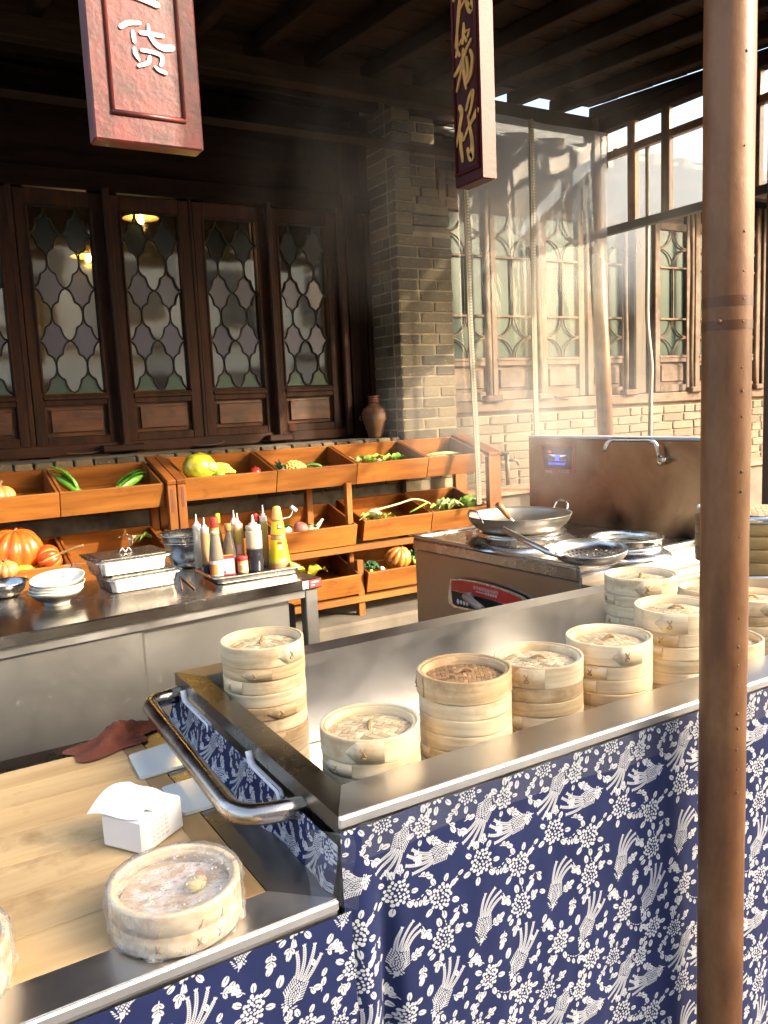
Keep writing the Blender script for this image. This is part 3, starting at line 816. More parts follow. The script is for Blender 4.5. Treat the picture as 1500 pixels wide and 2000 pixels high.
# side frame: rails and struts in the plane x = 5.24
pbox('rail', (5.24, 3.35, 3.435), (.055, 3.7, .06), POSTW); pbox('rail', (5.24, 3.35, 2.85), (.06, 3.7, .065), M_plain('black_rail', (.03, .024, .02), .6))
for yy in (4.835, 4.50, 3.745): pbox('strut', (5.24, yy, 3.24), (.055, .08, .80), POSTW)
for dx in (-.08, .08): pbox('bracket', (5.22+dx*.9, 5.17, 3.50), (.07, .09, .27), POSTW)
mb = MB(); p0 = at(1157, 310, Y=5.2); p1 = at(1182, 848, Y=5.2); dv = (p1-p0)
b0 = p0-dv*.13; b1 = p1+dv*(1.18+.16)/ (p0.z-p1.z)
mb.tube([tuple(b0-Vector((PX, PY, PZ))), tuple((b0+b1)/2-Vector((PX-.006, PY, PZ))), tuple(b1-Vector((PX, PY, PZ)))], .066, 16); mb.build('post', POSTW, pav)
pbox('post', (5.24, 3.60, 1.72), (.075, .075, 3.75), M_plain('dark_post_paint', (.06, .05, .045), .5))
mb = MB(); mb.tube(interp([(0, 4.69-PY, 3.40-PZ), (.0, 4.69-PY, 2.6-PZ), (-.01, 4.685-PY, 2.1-PZ), (.0, 4.655-PY, 1.75-PZ), (0, 4.66-PY, 1.5-PZ), (0, 4.69-PY, .2-PZ)], 6), .017, 8); mb.build('cable_conduit', M_plain('grey_conduit', (.30, .26, .19), .5), pav)
for xl in (-.55,):
    mb = MB(); mb.tube([(xl-PX, FRONT+.1-PY, 0), (xl-PX, FRONT+.1-PY, 3.65)], .06, 14); mb.build('post', POSTW, pav)

# plastic weather sheets between the posts
def M_sheet(name):
    m, n, l, b, o = nodes(name); n.remove(b)
    tr_ = n.new('ShaderNodeBsdfTransparent'); tr_.inputs[0].default_value = (.93, .94, .93, 1)
    df = n.new('ShaderNodeBsdfDiffuse'); df.inputs[0].default_value = (.42, .48, .54, 1)  # bluish fog colour also holds the sky's reflection
    tl = n.new('ShaderNodeBsdfTranslucent'); tl.inputs[0].default_value = (.50, .57, .65, 1)
    gl = n.new('ShaderNodeBsdfGlossy'); gl.inputs[1].default_value = .06
    tc = n.new('ShaderNodeTexCoord'); sp = n.new('ShaderNodeSeparateXYZ'); l.new(tc.outputs['Object'], sp.inputs[0])
    v = coords(n, l, (1, 1, .35), rnd=False)
    nz = noisetex(n, l, v, 2.2, 5, .6, .8)
    mr = n.new('ShaderNodeMapRange'); mr.inputs[1].default_value = 2.15; mr.inputs[2].default_value = 2.95; mr.inputs[3].default_value = .02; mr.inputs[4].default_value = .60
    ad = n.new('ShaderNodeMath'); ad.operation = 'MULTIPLY_ADD'; ad.inputs[1].default_value = .9; 
    l.new(nz, ad.inputs[0]); sb = n.new('ShaderNodeMath'); sb.operation = 'SUBTRACT'; sb.inputs[1].default_value = .45
    l.new(sp.outputs[2], sb.inputs[0]); l.new(sb.outputs[0], ad.inputs[2]); l.new(ad.outputs[0], mr.inputs[0])
    bp = n.new('ShaderNodeBump'); bp.inputs['Strength'].default_value = .07; bp.inputs['Distance'].default_value = .03
    l.new(noisetex(n, l, coords(n, l, (1, 1, .4), rnd=False), 6, 3, .5, 1.2), bp.inputs['Height'])
    for q in (gl, df): l.new(bp.outputs[0], q.inputs['Normal'])
    m0 = n.new('ShaderNodeMixShader'); m0.inputs[0].default_value = .45; l.new(df.outputs[0], m0.inputs[1]); l.new(tl.outputs[0], m0.inputs[2])
    m1 = n.new('ShaderNodeMixShader'); l.new(mr.outputs[0], m1.inputs[0]); l.new(tr_.outputs[0], m1.inputs[1]); l.new(m0.outputs[0], m1.inputs[2])
    m2 = n.new('ShaderNodeMixShader'); m2.inputs[0].default_value = .022; l.new(m1.outputs[0], m2.inputs[1]); l.new(gl.outputs[0], m2.inputs[2])
    l.new(m2.outputs[0], o.inputs[0]); return m
SHEET = M_sheet('fogged_sky_tinted_plastic'); ZIP = M_plain('zip_tape', (.17, .15, .10), .6); ZIPT = M_plain('zip_teeth', (.32, .29, .22), .4)
cur = thing('plastic_curtain', 'fogged clear plastic weather curtain with zip strips hung from the back beam', 'curtain', (3.75, 5.06, 0))
zx0 = at(905, 380, Y=5.06); zx1 = at(933, 985, Y=5.06); za0 = at(1035, 250, Y=5.06); za1 = at(1045, 850, Y=5.06)
mb = MB(); mb.grid(lambda u, v: (-.05+(5.17-3.70)*u, .015*math.sin(9*u+2*v)+.012*noise.noise((u*6, v*3, 2)), .75+(3.60-.75)*v), 34, 20); mb.build('clear_sheet', SHEET, cur)
for top, bot in ((zx0, zx1), (za0, za1)):
    tx, bx = top.x-3.75, bot.x-3.75
    if bot.z > 1: bx = bx+(bx-tx)*.2; bz = .75
    else: bz = bot.z
    path = [(tx+(bx-tx)*t+.006*math.sin(t*9), -.012, 3.60+(bz-3.60)*t) for t in [k/16 for k in range(17)]]
    mb = MB(); mb.add([(p[0]+q, p[1]+y_, p[2]) for p in path for q, y_ in ((-.026, 0), (-.022, -.006), (.022, -.006), (.026, 0))],
                      [(i*4+k, i*4+k+1, i*4+k+5, i*4+k+4) for i in range(16) for k in range(3)]); mb.build('zip_strip', ZIP, cur)
    mb = MB()
    for k in range(130):
        t = k/130; mb.box((tx+(bx-tx)*t+.006*math.sin(t*9)+.006, -.021, 3.60+(bz-3.60)*t), (.016, .005, .009))
    o_ = mb.build('zip_teeth', ZIPT, cur, kind='stuff')
cur2 = thing('plastic_curtain', 'fogged plastic weather curtain filling the side frame behind the brown pole', 'curtain', (5.275, 4.3, 0))
mb = MB(); mb.grid(lambda u, v: (.006*math.sin(8*u+3*v)+.008*noise.noise((u*6, v*3, 7)), -.68+1.55*u, 2.86+(3.42-2.86)*v), 24, 10); mb.build('clear_sheet', SHEET, cur2)
mb = MB(); mb.grid(lambda u, v: (.010*math.sin(5*u+3*v)+.010*noise.noise((u*6, v*5, 9)), .39+.48*u, .5+(2.84-.5)*v), 10, 24); mb.build('clear_sheet', SHEET, cur2)

# ---- hanging name boards
RED = M_plain('red_lacquer', (.11, .014, .009), .38, var=.4, scale=14, bmp=.20, bscale=60, coat=.15, spec=.6)
RED_D = M_plain('dark_red_lacquer', (.050, .006, .005), .45, var=.2, scale=10, bmp=.25, bscale=60, spec=.15)
GOLD = M_plain('gold_paint', (.52, .26, .05), .5, var=.2, scale=30)
WPAINT = M_plain('white_paint', (.86, .85, .82), .45, var=.03)
BW = 1.0
def brush(strokes, scale, mat, parent, M, name='character', thick=.0022):
    mb = MB(); th0 = thick
    for si, st in enumerate(strokes):
        thick = th0+.00025*si
        P = interp([(x, y, 0) for x, y, w_ in st], 6); Wd = interp([(w_, 0, 0) for x, y, w_ in st], 6)
        n = len(P); L = []; Rr = []
        for i in range(n):
            t = (P[min(i+1, n-1)]-P[max(i-1, 0)]).normalized(); nn = Vector((-t.y, t.x, 0)); h = max(.004, Wd[i].x*BW/2)
            L.append(P[i]+nn*h); Rr.append(P[i]-nn*h)
        t0 = (P[1]-P[0]).normalized(); t1 = (P[-1]-P[-2]).normalized()
        h0 = max(.004, Wd[0].x*BW/2); h1 = max(.004, Wd[-1].x*BW/2); n0 = Vector((-t0.y, t0.x, 0)); n1 = Vector((-t1.y, t1.x, 0))
        cap1 = [P[-1]+n1*h1*math.cos(a)+t1*h1*math.sin(a) for a in (.8, 1.57, 2.34)]
        cap0 = [P[0]-n0*h0*math.cos(a)-t0*h0*math.sin(a) for a in (.8, 1.57, 2.34)]
        # quads along the stroke, fans at the ends; front and side faces
        ring = L+cap1+Rr[::-1]+cap0; N = len(ring)
        vs = [(p.x*scale, p.y*scale, thick) for p in ring]+[(p.x*scale, p.y*scale, 0) for p in ring]
        fs = []
        for i in range(n-1): fs.append((i, N-4-i if False else (n+3+n-1-i), n+3+n-2-i, i+1)[::-1])
        fs.append((n-1, n, n+1, n+2, n+3)[::1]); fs.append((n+3+n-1, n+3+n, n+3+n+1, n+3+n+2, 0))
        for i in range(N): fs.append((i, N+i, N+(i+1) % N, (i+1) % N))
        mb.add(vs, fs)
    mb.v = [tuple(M @ Vector(p)) for p in mb.v]
    return mb.build(name, mat, parent)
HUO = [[(-.46, .33, .10), (-.30, .43, .10), (-.06, .47, .08)], [(-.22, .27, .075), (-.21, .17, .085), (-.205, .08, .075)], [(-.05, .28, .09), (.14, .29, .09), (.42, .29, .08)],
       [(.12, .46, .05), (.13, .28, .08), (.26, .10, .10), (.44, .05, .13), (.60, .08, .13)], [(-.21, -.07, .08), (-.20, -.17, .085), (-.13, -.28, .05)], [(-.06, -.07, .075), (.18, -.075, .075), (.35, -.12, .085), (.37, -.22, .085), (.33, -.31, .075)],
       [(.10, -.19, .075), (.05, -.31, .085), (-.15, -.40, .065)], [(.20, -.37, .05), (.28, -.42, .075), (.42, -.46, .075)]]
BAI = [[(-.42, .50, .09), (.42, .52, .09)], [(.02, .48, .07), (-.08, .30, .08), (-.16, .22, .06)], [(-.34, .18, .09), (-.32, -.10, .09), (-.30, -.38, .09)], [(-.30, .18, .08), (.1, .2, .08), (.36, .16, .10), (.34, -.2, .10), (.30, -.36, .10)],
       [(-.24, -.08, .08), (.24, -.08, .08)], [(-.30, -.40, .10), (0, -.44, .10), (.34, -.50, .13)]]
SHI = [[(-.05, .40, .05), (-.18, .05, .10), (-.30, -.30, .07), (-.36, -.52, .10)], [(-.42, .25, .07), (-.05, .38, .06), (.2, .45, .05)], [(-.1, .05, .05), (.3, .18, .06)], [(.06, .45, .06), (.16, .1, .08), (.36, -.1, .13), (.42, .05, .06)]]
LONG = [[(.02, .52, .05), (.0, .38, .09), (-.06, .22, .07)], [(-.02, .36, .06), (.18, .38, .03)], [(.26, .36, .05), (.20, .28, .06)], [(.06, .3, .04), (.12, .22, .06)], [(-.30, .32, .05), (-.32, .12, .08), (-.38, .06, .05)], [(-.2, .22, .05), (-.10, .28, .04)], [(-.24, .10, .05), (-.2, .04, .06)],
        [(.34, .18, .06), (.1, .06, .07), (-.2, -.14, .09), (-.46, -.24, .06)], [(-.02, .1, .06), (-.04, -.12, .09), (.02, -.4, .08), (.06, -.56, .04)], [(-.12, -.2, .05), (-.3, -.42, .06), (-.38, -.52, .04)], [(.30, .02, .05), (.40, -.12, .07), (.3, -.36, .08), (.12, -.48, .05)], [(.12, -.06, .05), (.18, -.3, .06), (.08, -.42, .05)]]
ZAI = [[(-.28, .32, .10), (-.20, .2, .10), (-.40, -.15, .07), (-.55, -.36, .04)], [(-.30, -.1, .07), (-.28, -.35, .09), (-.22, -.6, .07)], [(.02, .22, .05), (.2, .42, .07), (.36, .46, .08), (.28, .25, .07), (.12, .08, .06)],
       [(.10, .10, .05), (.18, -.1, .07), (.26, -.35, .09), (.2, -.62, .14), (.05, -.45, .08)], [(.52, .12, .10), (.42, .05, .10), (.1, -.1, .05), (-.14, -.26, .06), (-.2, -.14, .04)]]
def board_sign(name, label, W_, H_, T_, loc, rz, mat, frame, chars, cmat, cs, hang):
    """front faces local -Y; origin at the bottom centre"""
    t = thing(name, label, 'sign', loc, (0, 0, rz))
    mb = MB(); mb.box((0, T_/2, H_/2), (W_, T_, H_), bev=.004)
    mb.build('board', mat, t)
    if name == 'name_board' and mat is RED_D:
        mb = MB(); mb.box((W_/2+.0005, T_/2, H_/2), (.003, T_-.002, H_-.004)); mb.build('glare_edge_strip', M_plain('sun_glare_red', (.15, .030, .014), .55, var=.12, scale=40, bmp=.2, bscale=90), t)  # lighter red painted along the narrow edge for sun glare
    mb = MB(); iw, z0 = W_*frame[0], frame[1]
    for s_ in (-1, 1): mb.tube([(s_*iw, -.001, z0), (s_*iw, -.001, H_-z0)], .006, 6, flat=.8)
    mb.tube([(-iw-.004, -.001, z0), (iw+.004, -.001, z0)], .006, 6); mb.tube([(-iw, -.001, H_-z0), (iw, -.001, H_-z0)], .006, 6)
    mb.build('moulding', mat, t)
    B = Matrix(((1, 0, 0, 0), (0, 0, -1, -.0012), (0, 1, 0, 0), (0, 0, 0, 1)))
    for st, zc, sx, k in chars:
        brush([[(x*sx, y, w_) for x, y, w_ in s_] for s_ in st], cs*k, cmat, t, Matrix.Translation((0.0, 0, zc)) @ B)
    mb = MB()
    for s_ in (-.3, .3): mb.tube([(s_*W_, T_/2, H_), (s_*W_, T_/2, hang-loc[2])], .004, 5)
    mb.build('hanger', M_plain('rusty_iron', (.06, .035, .02), .8), t)
    return t
s1b = at(296, 283, Y=1.98)
s1l = at(190, 271, Y=1.98); s1r = at(402, 292, Y=1.98)
W1 = (s1r-s1l).length
u1 = W1/ (402-190)
zc1 = at(292, 95, Y=1.98).z-s1b.z
zb1 = at(292, 10, Y=1.98).z-s1b.z
board_sign('name_board', 'red lacquered hanging board with a white painted shop word facing the street', W1, .95, .055, s1b, math.atan2(s1r.y-s1l.y, s1r.x-s1l.x), RED, (.325, .062), [(HUO, zc1, 1, 1), (BAI, zb1+.52*W1*.425, 1, 1), (SHI, zb1+1.75*W1*.425, 1, 1)], WPAINT, W1*.425, roofz(1.98))
X2 = 1.52
a2 = at(890, 378, X=X2); b2 = at(942, 338, X=X2)
W2 = (b2-a2).length; c2 = (a2+b2)/2
zz = lambda y_: at(914, y_, X=X2).z-c2.z
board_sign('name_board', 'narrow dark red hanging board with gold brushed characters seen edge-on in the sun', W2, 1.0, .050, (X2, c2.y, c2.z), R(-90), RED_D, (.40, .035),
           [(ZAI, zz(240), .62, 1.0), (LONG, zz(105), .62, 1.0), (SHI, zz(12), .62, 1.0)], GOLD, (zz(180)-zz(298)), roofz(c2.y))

# ---- brown steel pole in front of the cart
def M_pole():
    m, n, l, b, o = nodes('brown_pole_paint')
    v = coords(n, l, (1, 1, .35))
    f = noisetex(n, l, v, 9, 6, .65)
    col = ramp(n, l, f, [(.38, (.125, .050, .018)), (.5, (.180, .078, .028)), (.64, (.235, .115, .050))])
    g = noisetex(n, l, coords(n, l, (1, 1, .6)), 6, 7, .75)
    col = mix(n, l, ramp(n, l, g, [(.62, (0, 0, 0)), (.70, (.6, .6, .6))]), col, (.28, .15, .08))
    l.new(col, b.inputs['Base Color']); b.inputs['Roughness'].default_value = .5; b.inputs['Coat Weight'].default_value = .12; b.inputs['Coat Roughness'].default_value = .3; b.inputs['Specular IOR Level'].default_value = .35
    bump(n, l, b, noisetex(n, l, coords(n, l), 40, 6, .7), .28, .004); return m
POLE = M_pole()
pol = thing('steel_pole', 'brown painted steel pole standing in front of the blue cloth', 'pole', (1.452, 1.098, -.15))
mb = MB(); prof = [(.0475+.0004*math.sin(k*1.7), .1*k) for k in range(37)]
mb.lathe(prof, 40); mb.build('tube', POLE, pol)
PA = math.atan2(-1.098, -1.452)                               # towards the viewer
mb = MB()
for k in range(64):
    if random.random() < .5:
        zc = .62+k*.046+random.uniform(-.012, .012); a = PA+.66+random.uniform(-.03, .03); r_ = random.uniform(.0025, .005)
        mb.ball((.0472*math.cos(a), .0472*math.sin(a), zc), (r_*.7, r_*.7, r_*.8), 7, 5)
mb.build('weld_bumps', POLE, pol, kind='stuff')
TAPE_B = M_plain('brown_tape', (.11, .038, .010), .4, var=.15)
zp = lambda y_: at(1410, y_, Y=1.07).z+.15
for y_, hh in ((587, .020), (634, .018)):
    mb = MB(); mb.lathe([(.0481, -hh/2), (.0481, hh/2)], 40, cap=False, M=Matrix.Translation((0, 0, zp(y_)))); mb.build('tape_band', TAPE_B, pol)
mb = MB(); a = PA-.28; mb.ball((.048*math.cos(a), .048*math.sin(a), zp(627)), (.006, .006, .005), 9, 6); mb.build('bolt', POLE, pol)

# ================================================================== STEAMER CART
ZR, ZF = .85, .585
cart = thing('steamer_cart', 'stainless steel food cart with a deep tray of bamboo steamers', 'cart', (.584, 1.2, -.15))
OX, OY, OZ = .584, 1.2, -.15
XE = 2.32
def cbox(name, c, d, mat, bev=.003, rot=None):
    mb = MB(); mb.box((c[0]-OX, c[1]-OY, c[2]-OZ), d, bev=bev, rot=rot); return mb.build(name, mat, cart)
def slab(name, pts, z0, z1, mat, bevz=.003):
    mb = MB(); mb.prism([(a-OX, b-OY) for a, b in pts], z0-OZ, z1-OZ); return mb.build(name, mat, cart)
slab('front_rim', [(.584, 1.2), (XE, 1.2), (XE, 1.302), (.643, 1.302)], .815, ZR, STEEL)
slab('left_rim', [(.584, 1.2015), (.6422, 1.303), (.6422, 2.072), (.584, 2.156)], .815, ZR-.0005, M_steel('roof_reflection_rim_steel', (.30, .275, .235), .27, 'y'))  # darker copy of the rim steel paints in the dark roof's reflection
slab('back_rim', [(.585, 2.1575), (.6435, 2.073), (XE, 2.073), (XE, 2.1575)], .815, ZR, STEEL)
slab('right_rim', [(XE+.001, 1.2), (XE+.06, 1.2), (XE+.06, 2.1575), (XE+.001, 2.1575)], .815, ZR, STEEL_Y)
mb = MB(); mb.box(((XE-.584)/2, -.0035, .8385-OZ), (XE-.584+.004, .008, .0215), bev=.0035); mb.build('rim_edge', M_steel('bright_edge', (.86, .86, .85), .42), cart)
cbox('tray_wall', ((.64+XE)/2, 2.079, (ZF+.815)/2+.01), (XE-.64, .01, .815-ZF+.018), STEEL)
cbox('tray_wall', ((.64+XE)/2, 1.296, (ZF+.815)/2+.01), (XE-.64, .01, .815-ZF+.018), STEEL)
cbox('tray_wall', (.637, 1.69, (ZF+.815)/2+.01), (.01, .76, .815-ZF+.018), STEEL_Y)
cbox('tray_wall', (XE-.004, 1.69, (ZF+.815)/2+.01), (.01, .76, .815-ZF+.018), STEEL_Y)
cbox('tray_floor', ((.64+XE)/2, 1.688, ZF-.005), (XE-.63, .79, .01), STEEL)
cbox('body', ((.62+XE)/2, 1.68, .22), (XE-.66, .86, .70), STEEL_D)
mb = MB(); path = fillet([(.596, 2.115, .802), (.492, 2.105, .80), (.470, 1.385, .80), (.598, 1.345, .806)], .07, 8)
mb.tube([tuple(p-Vector((OX, OY, OZ))) for p in path], .0205, 18); mb.build('push_handle', M_steel('rubbed_handle_steel', (.52, .46, .40), .24, 'y', smear=.1, dirt=(.2, .12, .07)), cart)
mb = MB()
for y0, y1 in ((1.86, 2.06), (1.44, 1.60)):
    p = fillet([(.577, y1, .828), (.577, y1-.01, .802), (.577, y0, .800), (.577, y0-.005, .784), (.590, y0-.01, .780)], .012, 4)
    c = MB(); c.tube([tuple(q-Vector((OX, OY, OZ))) for q in p], .0085, 8, flat=.5); c.build('white_clip', WHITE, cart)

# batik skirts: one hung round the cart, one on the table
def skirt_front(u, v):
    x = -.004+(XE-.584+.06)*u; z = .8275+(-.13-.8275)*v
    y = -.012-.016*v*(.4+.6*math.sin(x*7+1)*.5)-.004*math.sin(x*23+v*2)*v-.004*noise.noise((x*9, v*4, 0))-.003*noise.noise((x*26, v*14, 4))
    fold = math.exp(-((x-.075-.02*v)/.018)**2); y += .040*fold*min(1, v*2.2)
    y -= .018*math.exp(-((x-.03)/.022)**2)*min(1, v*3)
    return (x, y, z-OZ)
mb = MB(); mb.grid(skirt_front, 220, 40)
def skirt_left(u, v):
    yy = .0+.956*u; z = .806+(-.05-.806)*v
    x = -.010-.03*v-.014*math.sin(yy*21+1.5*v)*min(1, v*4)-.012*math.sin(yy*47+v*9)*min(1, v*3)-.02*noise.noise((yy*8, v*6, 3))*min(1, v*5)
    x -= .05*math.exp(-((v-.16)/.07)**2)*math.exp(-((yy-.55)/.38)**2)
    return (x, yy-.012, z-OZ)
mb2 = MB(); mb2.grid(skirt_left, 90, 60)
n0 = len(mb.v); mb.add(mb2.v, [list(f)[::-1] for f in mb2.f], 0, True)
me = mb.mesh('tablecloth', BATIK)
def uv_c(x, y, z): return ((x)/TW+.02, (z-.962-.012)/TH) 
UW, UH = TW*.86, TH*.86
set_uv(me, lambda x, y, z: ((x-.002)/UW, (z-.862)/UH) if not (y > .0 and x < .0) else ((-y-.01)/UW, (z-.862)/UH))
cl = link('tablecloth', me, None, (OX, OY, OZ)); tag(cl, 'navy batik cloth with white phoenixes and flowers hung round the steamer cart', 'tablecloth')
FILM = M_film('clear_tape_film', .03, .3, .08, bscale=8, bstr=.12)
mb = MB(); mb.grid(lambda u, v: (.03+1.70*u, -.020-.004*math.sin(u*40)-.010*v-.003*noise.noise((u*30, v*4, 1)), .836-.060*v*(1-.15*math.sin(u*9))-OZ), 90, 4)
f1 = mb.build('clear_tape', FILM, None, (OX, OY, OZ)); tag(f1, 'strip of shiny clear tape along the top of the blue cart cloth', 'tape')
mb = MB(); mb.grid(lambda u, v: (-.045+.055*u+.004*noise.noise((u*9, v*9, 1)), .012-.05*u-.008*math.sin(v*9)+.02*(1-u), .842-.13*v-OZ), 8, 12)
f1 = mb.build('clear_tape', FILM, None, (OX-.012, OY-.02, OZ)); tag(f1, 'crumpled end of clear tape wrapped round the near corner of the cart', 'tape')

# ================================================================== BAMBOO STEAMERS
def ring_mesh(name, r, h, th, mat, n=44, seed=0, lid=False):
    mb = MB(); rr = random.Random(seed); p1, p2 = rr.uniform(0, 6), rr.uniform(0, 6)
    fn = lambda R_, z, a: (R_*(1+.005*math.sin(2*a+p1)+.002*math.sin(5*a+p2)), z+.0006*math.sin(3*a+p2))
    prof = [(r-th, .0003), (r-.0010, .0003), (r-.0010, .0006), (r-.0003, .0009), (r, .0018), (r, .006), (r, h-.006), (r, h-.0014), (r-.0006, h-.0005), (r-.003, h-.0003), (r-th+.001, h-.0003), (r-th, h-.002), (r-th, h-.006), (r-th, .0004)]
    mb.lathe(prof, n, fn=fn, cap=False)
    if lid:
        prof = [(r-th-.0068, h-.025), (r-th-.0068, h-.0048), (r-th-.006, h-.0038), (r-th-.0004, h-.0038), (r-th-.0004, h-.008)]
        mb.lathe(prof, n, fn=fn, cap=False)
    return mb.mesh(name, mat)
def flap_mesh(r, h):
    """the overlapping end of the bent strip, cut to a point"""
    mb = MB(); A = .75; n = 14; vs = []
    for i in range(n+1):
        t = i/n; a = -A*t; k = max(0, (t-.72)/.28); lo = .003+(h*.42)*k; hi = h-.003-(h*.42)*k
        for q, zz in ((r+.0001, lo), (r+.0022, lo+.0006), (r+.0022, hi-.0006), (r+.0001, hi)): vs.append((q*math.cos(a), q*math.sin(a), zz))
    mb.add(vs, [(i*4+k, (i+1)*4+k, (i+1)*4+k+1, i*4+k+1) for i in range(n) for k in range(3)], 0, True)
    mb.f.append([n*4+k for k in range(4)]); mb.mi.append(0); mb.sm.append(False)
    return mb
def tie_mesh(r, h):
    mb = MB(); q = r+.0035
    def P(a, z, k=0): return (( q+k)*math.cos(a), (q+k)*math.sin(a), z)
    mb.tube([P(-.16, h*.28, -.003), P(-.10, h*.45, .001), P(-.03, h*.75, -.003)], .0014, 5)
    mb.tube([P(-.03, h*.28, -.003), P(-.08, h*.5, .001), P(-.16, h*.72, -.003)], .0014, 5)
    mb.tube([P(-.16, h*.28, -.003), P(-.10, h*.30, .001), P(-.03, h*.28, -.003)], .0012, 5)
    return mb
RU = .100
RINGS = {}
HR, HL = .0325, .049
for nm, mt in (('pale', BAMBOO), ('brown', BAMBOO_B)):
    RINGS[nm] = [ring_mesh('ring', RU, HR, .0085, mt, seed=k) for k in range(3)]
    RINGS[nm+'_lid'] = [ring_mesh('rim', RU+.001, HL, .0065, mt, seed=9+k, lid=True) for k in range(2)]
    RINGS[nm+'_flap'] = flap_mesh(RU, HR).mesh('overlap', mt); RINGS[nm+'_lflap'] = flap_mesh(RU+.001, HL).mesh('overlap', mt)
TIEM = M_plain('split_bamboo_tie', (.42, .27, .12), .8, var=.2, scale=60)
TIE = tie_mesh(RU, HR).mesh('tie', TIEM); TIEL = tie_mesh(RU+.001, HL).mesh('tie', TIEM)
q = MB()
for k in range(12):
    xk = -.085+.0155*k; hl = math.sqrt(max(0, .0915**2-xk*xk)); q.box((xk, 0, .006), (.012, 2*hl, .003))
SLATS = q.mesh('slat_base', BAMBOO_W)
def weave_strips(R_, pitch, mats, amp=.0019):
    """over-and-under strips of a woven lid top; list of meshes in two directions"""
    out = []; n = int(R_/pitch)
    for d in (0, 1):
        for i in range(-n, n+1):
            off = i*pitch; L = math.sqrt(max(0, R_*R_-off*off))
            if L < pitch: continue
            pts = [-L]; j0 = math.ceil(-L/pitch-.5)
            j = j0
            while (j)*pitch-pitch*.36 < L:
                for e in (-.36, .36):
                    q_ = j*pitch+e*pitch
                    if -L < q_ < L: pts.append(q_)
                j += 1
            pts.append(L)
            mb = MB(); vs = []; wd = pitch*.455
            for s_ in pts:
                jj = round(s_/pitch); over = ((i+jj) % 4) < 2
                if d: over = ((jj+i) % 4) >= 2
                sgn = 1 if over else -1
                for q_, dz in ((-wd, -.0004), (-wd*.6, .0002), (wd*.6, .0002), (wd, -.0004)):
                    o_ = off+q_; z = amp*sgn+dz+.010*(1-(s_*s_+o_*o_)/(R_*R_))
                    vs.append((s_, o_, z) if d == 0 else (o_, s_, z))
            fs = [(a*4+k, a*4+k+1, (a+1)*4+k+1, (a+1)*4+k) for a in range(len(pts)-1) for k in range(3)]
            mb.add(vs, fs); out.append(mb)
    return out
W_PALE = [b_.mesh('weave_strip', BAMBOO_W) for b_ in weave_strips(.0865, .0127, None)]
W_BROWN = [b_.mesh('weave_strip', BAMBOO_BW) for b_ in weave_strips(.0865, .0092, None, .0010)]
q = MB(); arch = [(-.020+.04*t, 0, .0105+.0085*math.sin(math.pi*t)) for t in [k/10 for k in range(11)]]
q.tube(arch, .0026, 7)
for k in range(1, 10): q.tube([(arch[k][0]+.0002, .0036*math.cos(a), arch[k][2]+.0036*math.sin(a)) for a in [2*math.pi*i/8 for i in range(8)]], .0009, 4, closed=True)
HANDLE = q.mesh('grip', M_plain('bamboo_cord', (.52, .35, .17), .75, var=.25, scale=60))
q = MB(); q.lathe([(0, .0072), (.045, .0045), (.088, -.003)], 36, cap=False); BACKD = q.mesh('backing', M_plain('lid_underlayer', (.24, .14, .06), .8))
ORD = ['top', 'second', 'third', 'fourth', 'fifth', 'sixth', 'seventh', 'eighth', 'ninth', 'tenth', 'eleventh', 'twelfth']
def place_kids(t, meshes):
    for nm, me, loc, rot in meshes: link(nm, me, t, loc, rot)
def stack(phrase, cx, cy, ztop, zbase, R_, lid='pale', brown=(), seed=0, vis=99, tiesides=None):
    rr = random.Random(seed); k = R_/RU; hl = HL*k
    n = max(1, round((ztop-zbase-hl)/(HR*k))); hr = (ztop-zbase-hl)/n; zs = hr/HR
    va = math.atan2(-cy, -cx)
    z = zbase
    for i in range(n):
        fromtop = n-i                                     # 1 = just below the lid
        nm = 'brown' if fromtop in brown else 'pale'
        t = thing('steamer_basket', f'steamer basket {ORD[fromtop-1] if fromtop > 1 else "first"} below the cover of {phrase}', 'steamer', (cx+rr.uniform(-.0015, .0015), cy+rr.uniform(-.0015, .0015), z), rr.uniform(0, 6.28), 'bamboo steamer baskets stacked in the cart')
        t.scale = (k, k, zs)
        rz = t.rotation_euler.z
        link('ring', RINGS[nm][rr.randrange(3)], t)
        if fromtop <= vis:
            a = va+rr.uniform(-.9, .9)-rz
            if rr.random() < .55: link('overlap', RINGS[nm+'_flap'], t, None, (0, 0, a)); link('tie', TIE, t, None, (0, 0, a-.3))
        if i == 0 or i == n-1: link('slat_base', SLATS, t)
        z += hr
    t = thing('woven_cover', f'{"browned" if lid == "brown" else "pale"} woven cover on {phrase}', 'steamer lid', (cx, cy, z), (rr.uniform(-.008, .008), rr.uniform(-.008, .008), rr.uniform(0, 6.28)), 'woven lids on the steamer stacks')
    t.scale = (k, k, k); rz = t.rotation_euler.z
    link('rim', RINGS[lid+'_lid'][rr.randrange(2)], t)
    a = va+(tiesides if tiesides is not None else rr.uniform(-.2, 1.0))-rz
    link('overlap', RINGS[lid+'_lflap'], t, None, (0, 0, a)); link('tie', TIEL, t, None, (0, 0, a-.3))
    wa = rr.uniform(0, 3)
    link('backing', BACKD, t, (0, 0, HL-.0225))
    for me in (W_BROWN if lid == 'brown' else W_PALE): link('weave_strip', me, t, (0, 0, HL-.0225), (0, 0, wa))
    link('grip', HANDLE, t, (0, 0, HL-.0225), (0, 0, wa+.4))
YF = 1.406
def front(px_, py_): return at(px_, py_, Y=YF)
p = front(722, 1407); stack('the short stack by the near cart corner', p.x, p.y, p.z, ZF, .100, seed=2, tiesides=.25)
p = front(906, 1303); stack('the brown-covered stack', p.x, p.y, p.z, ZF, .1005, lid='brown', brown=(), seed=3, tiesides=-1.0)
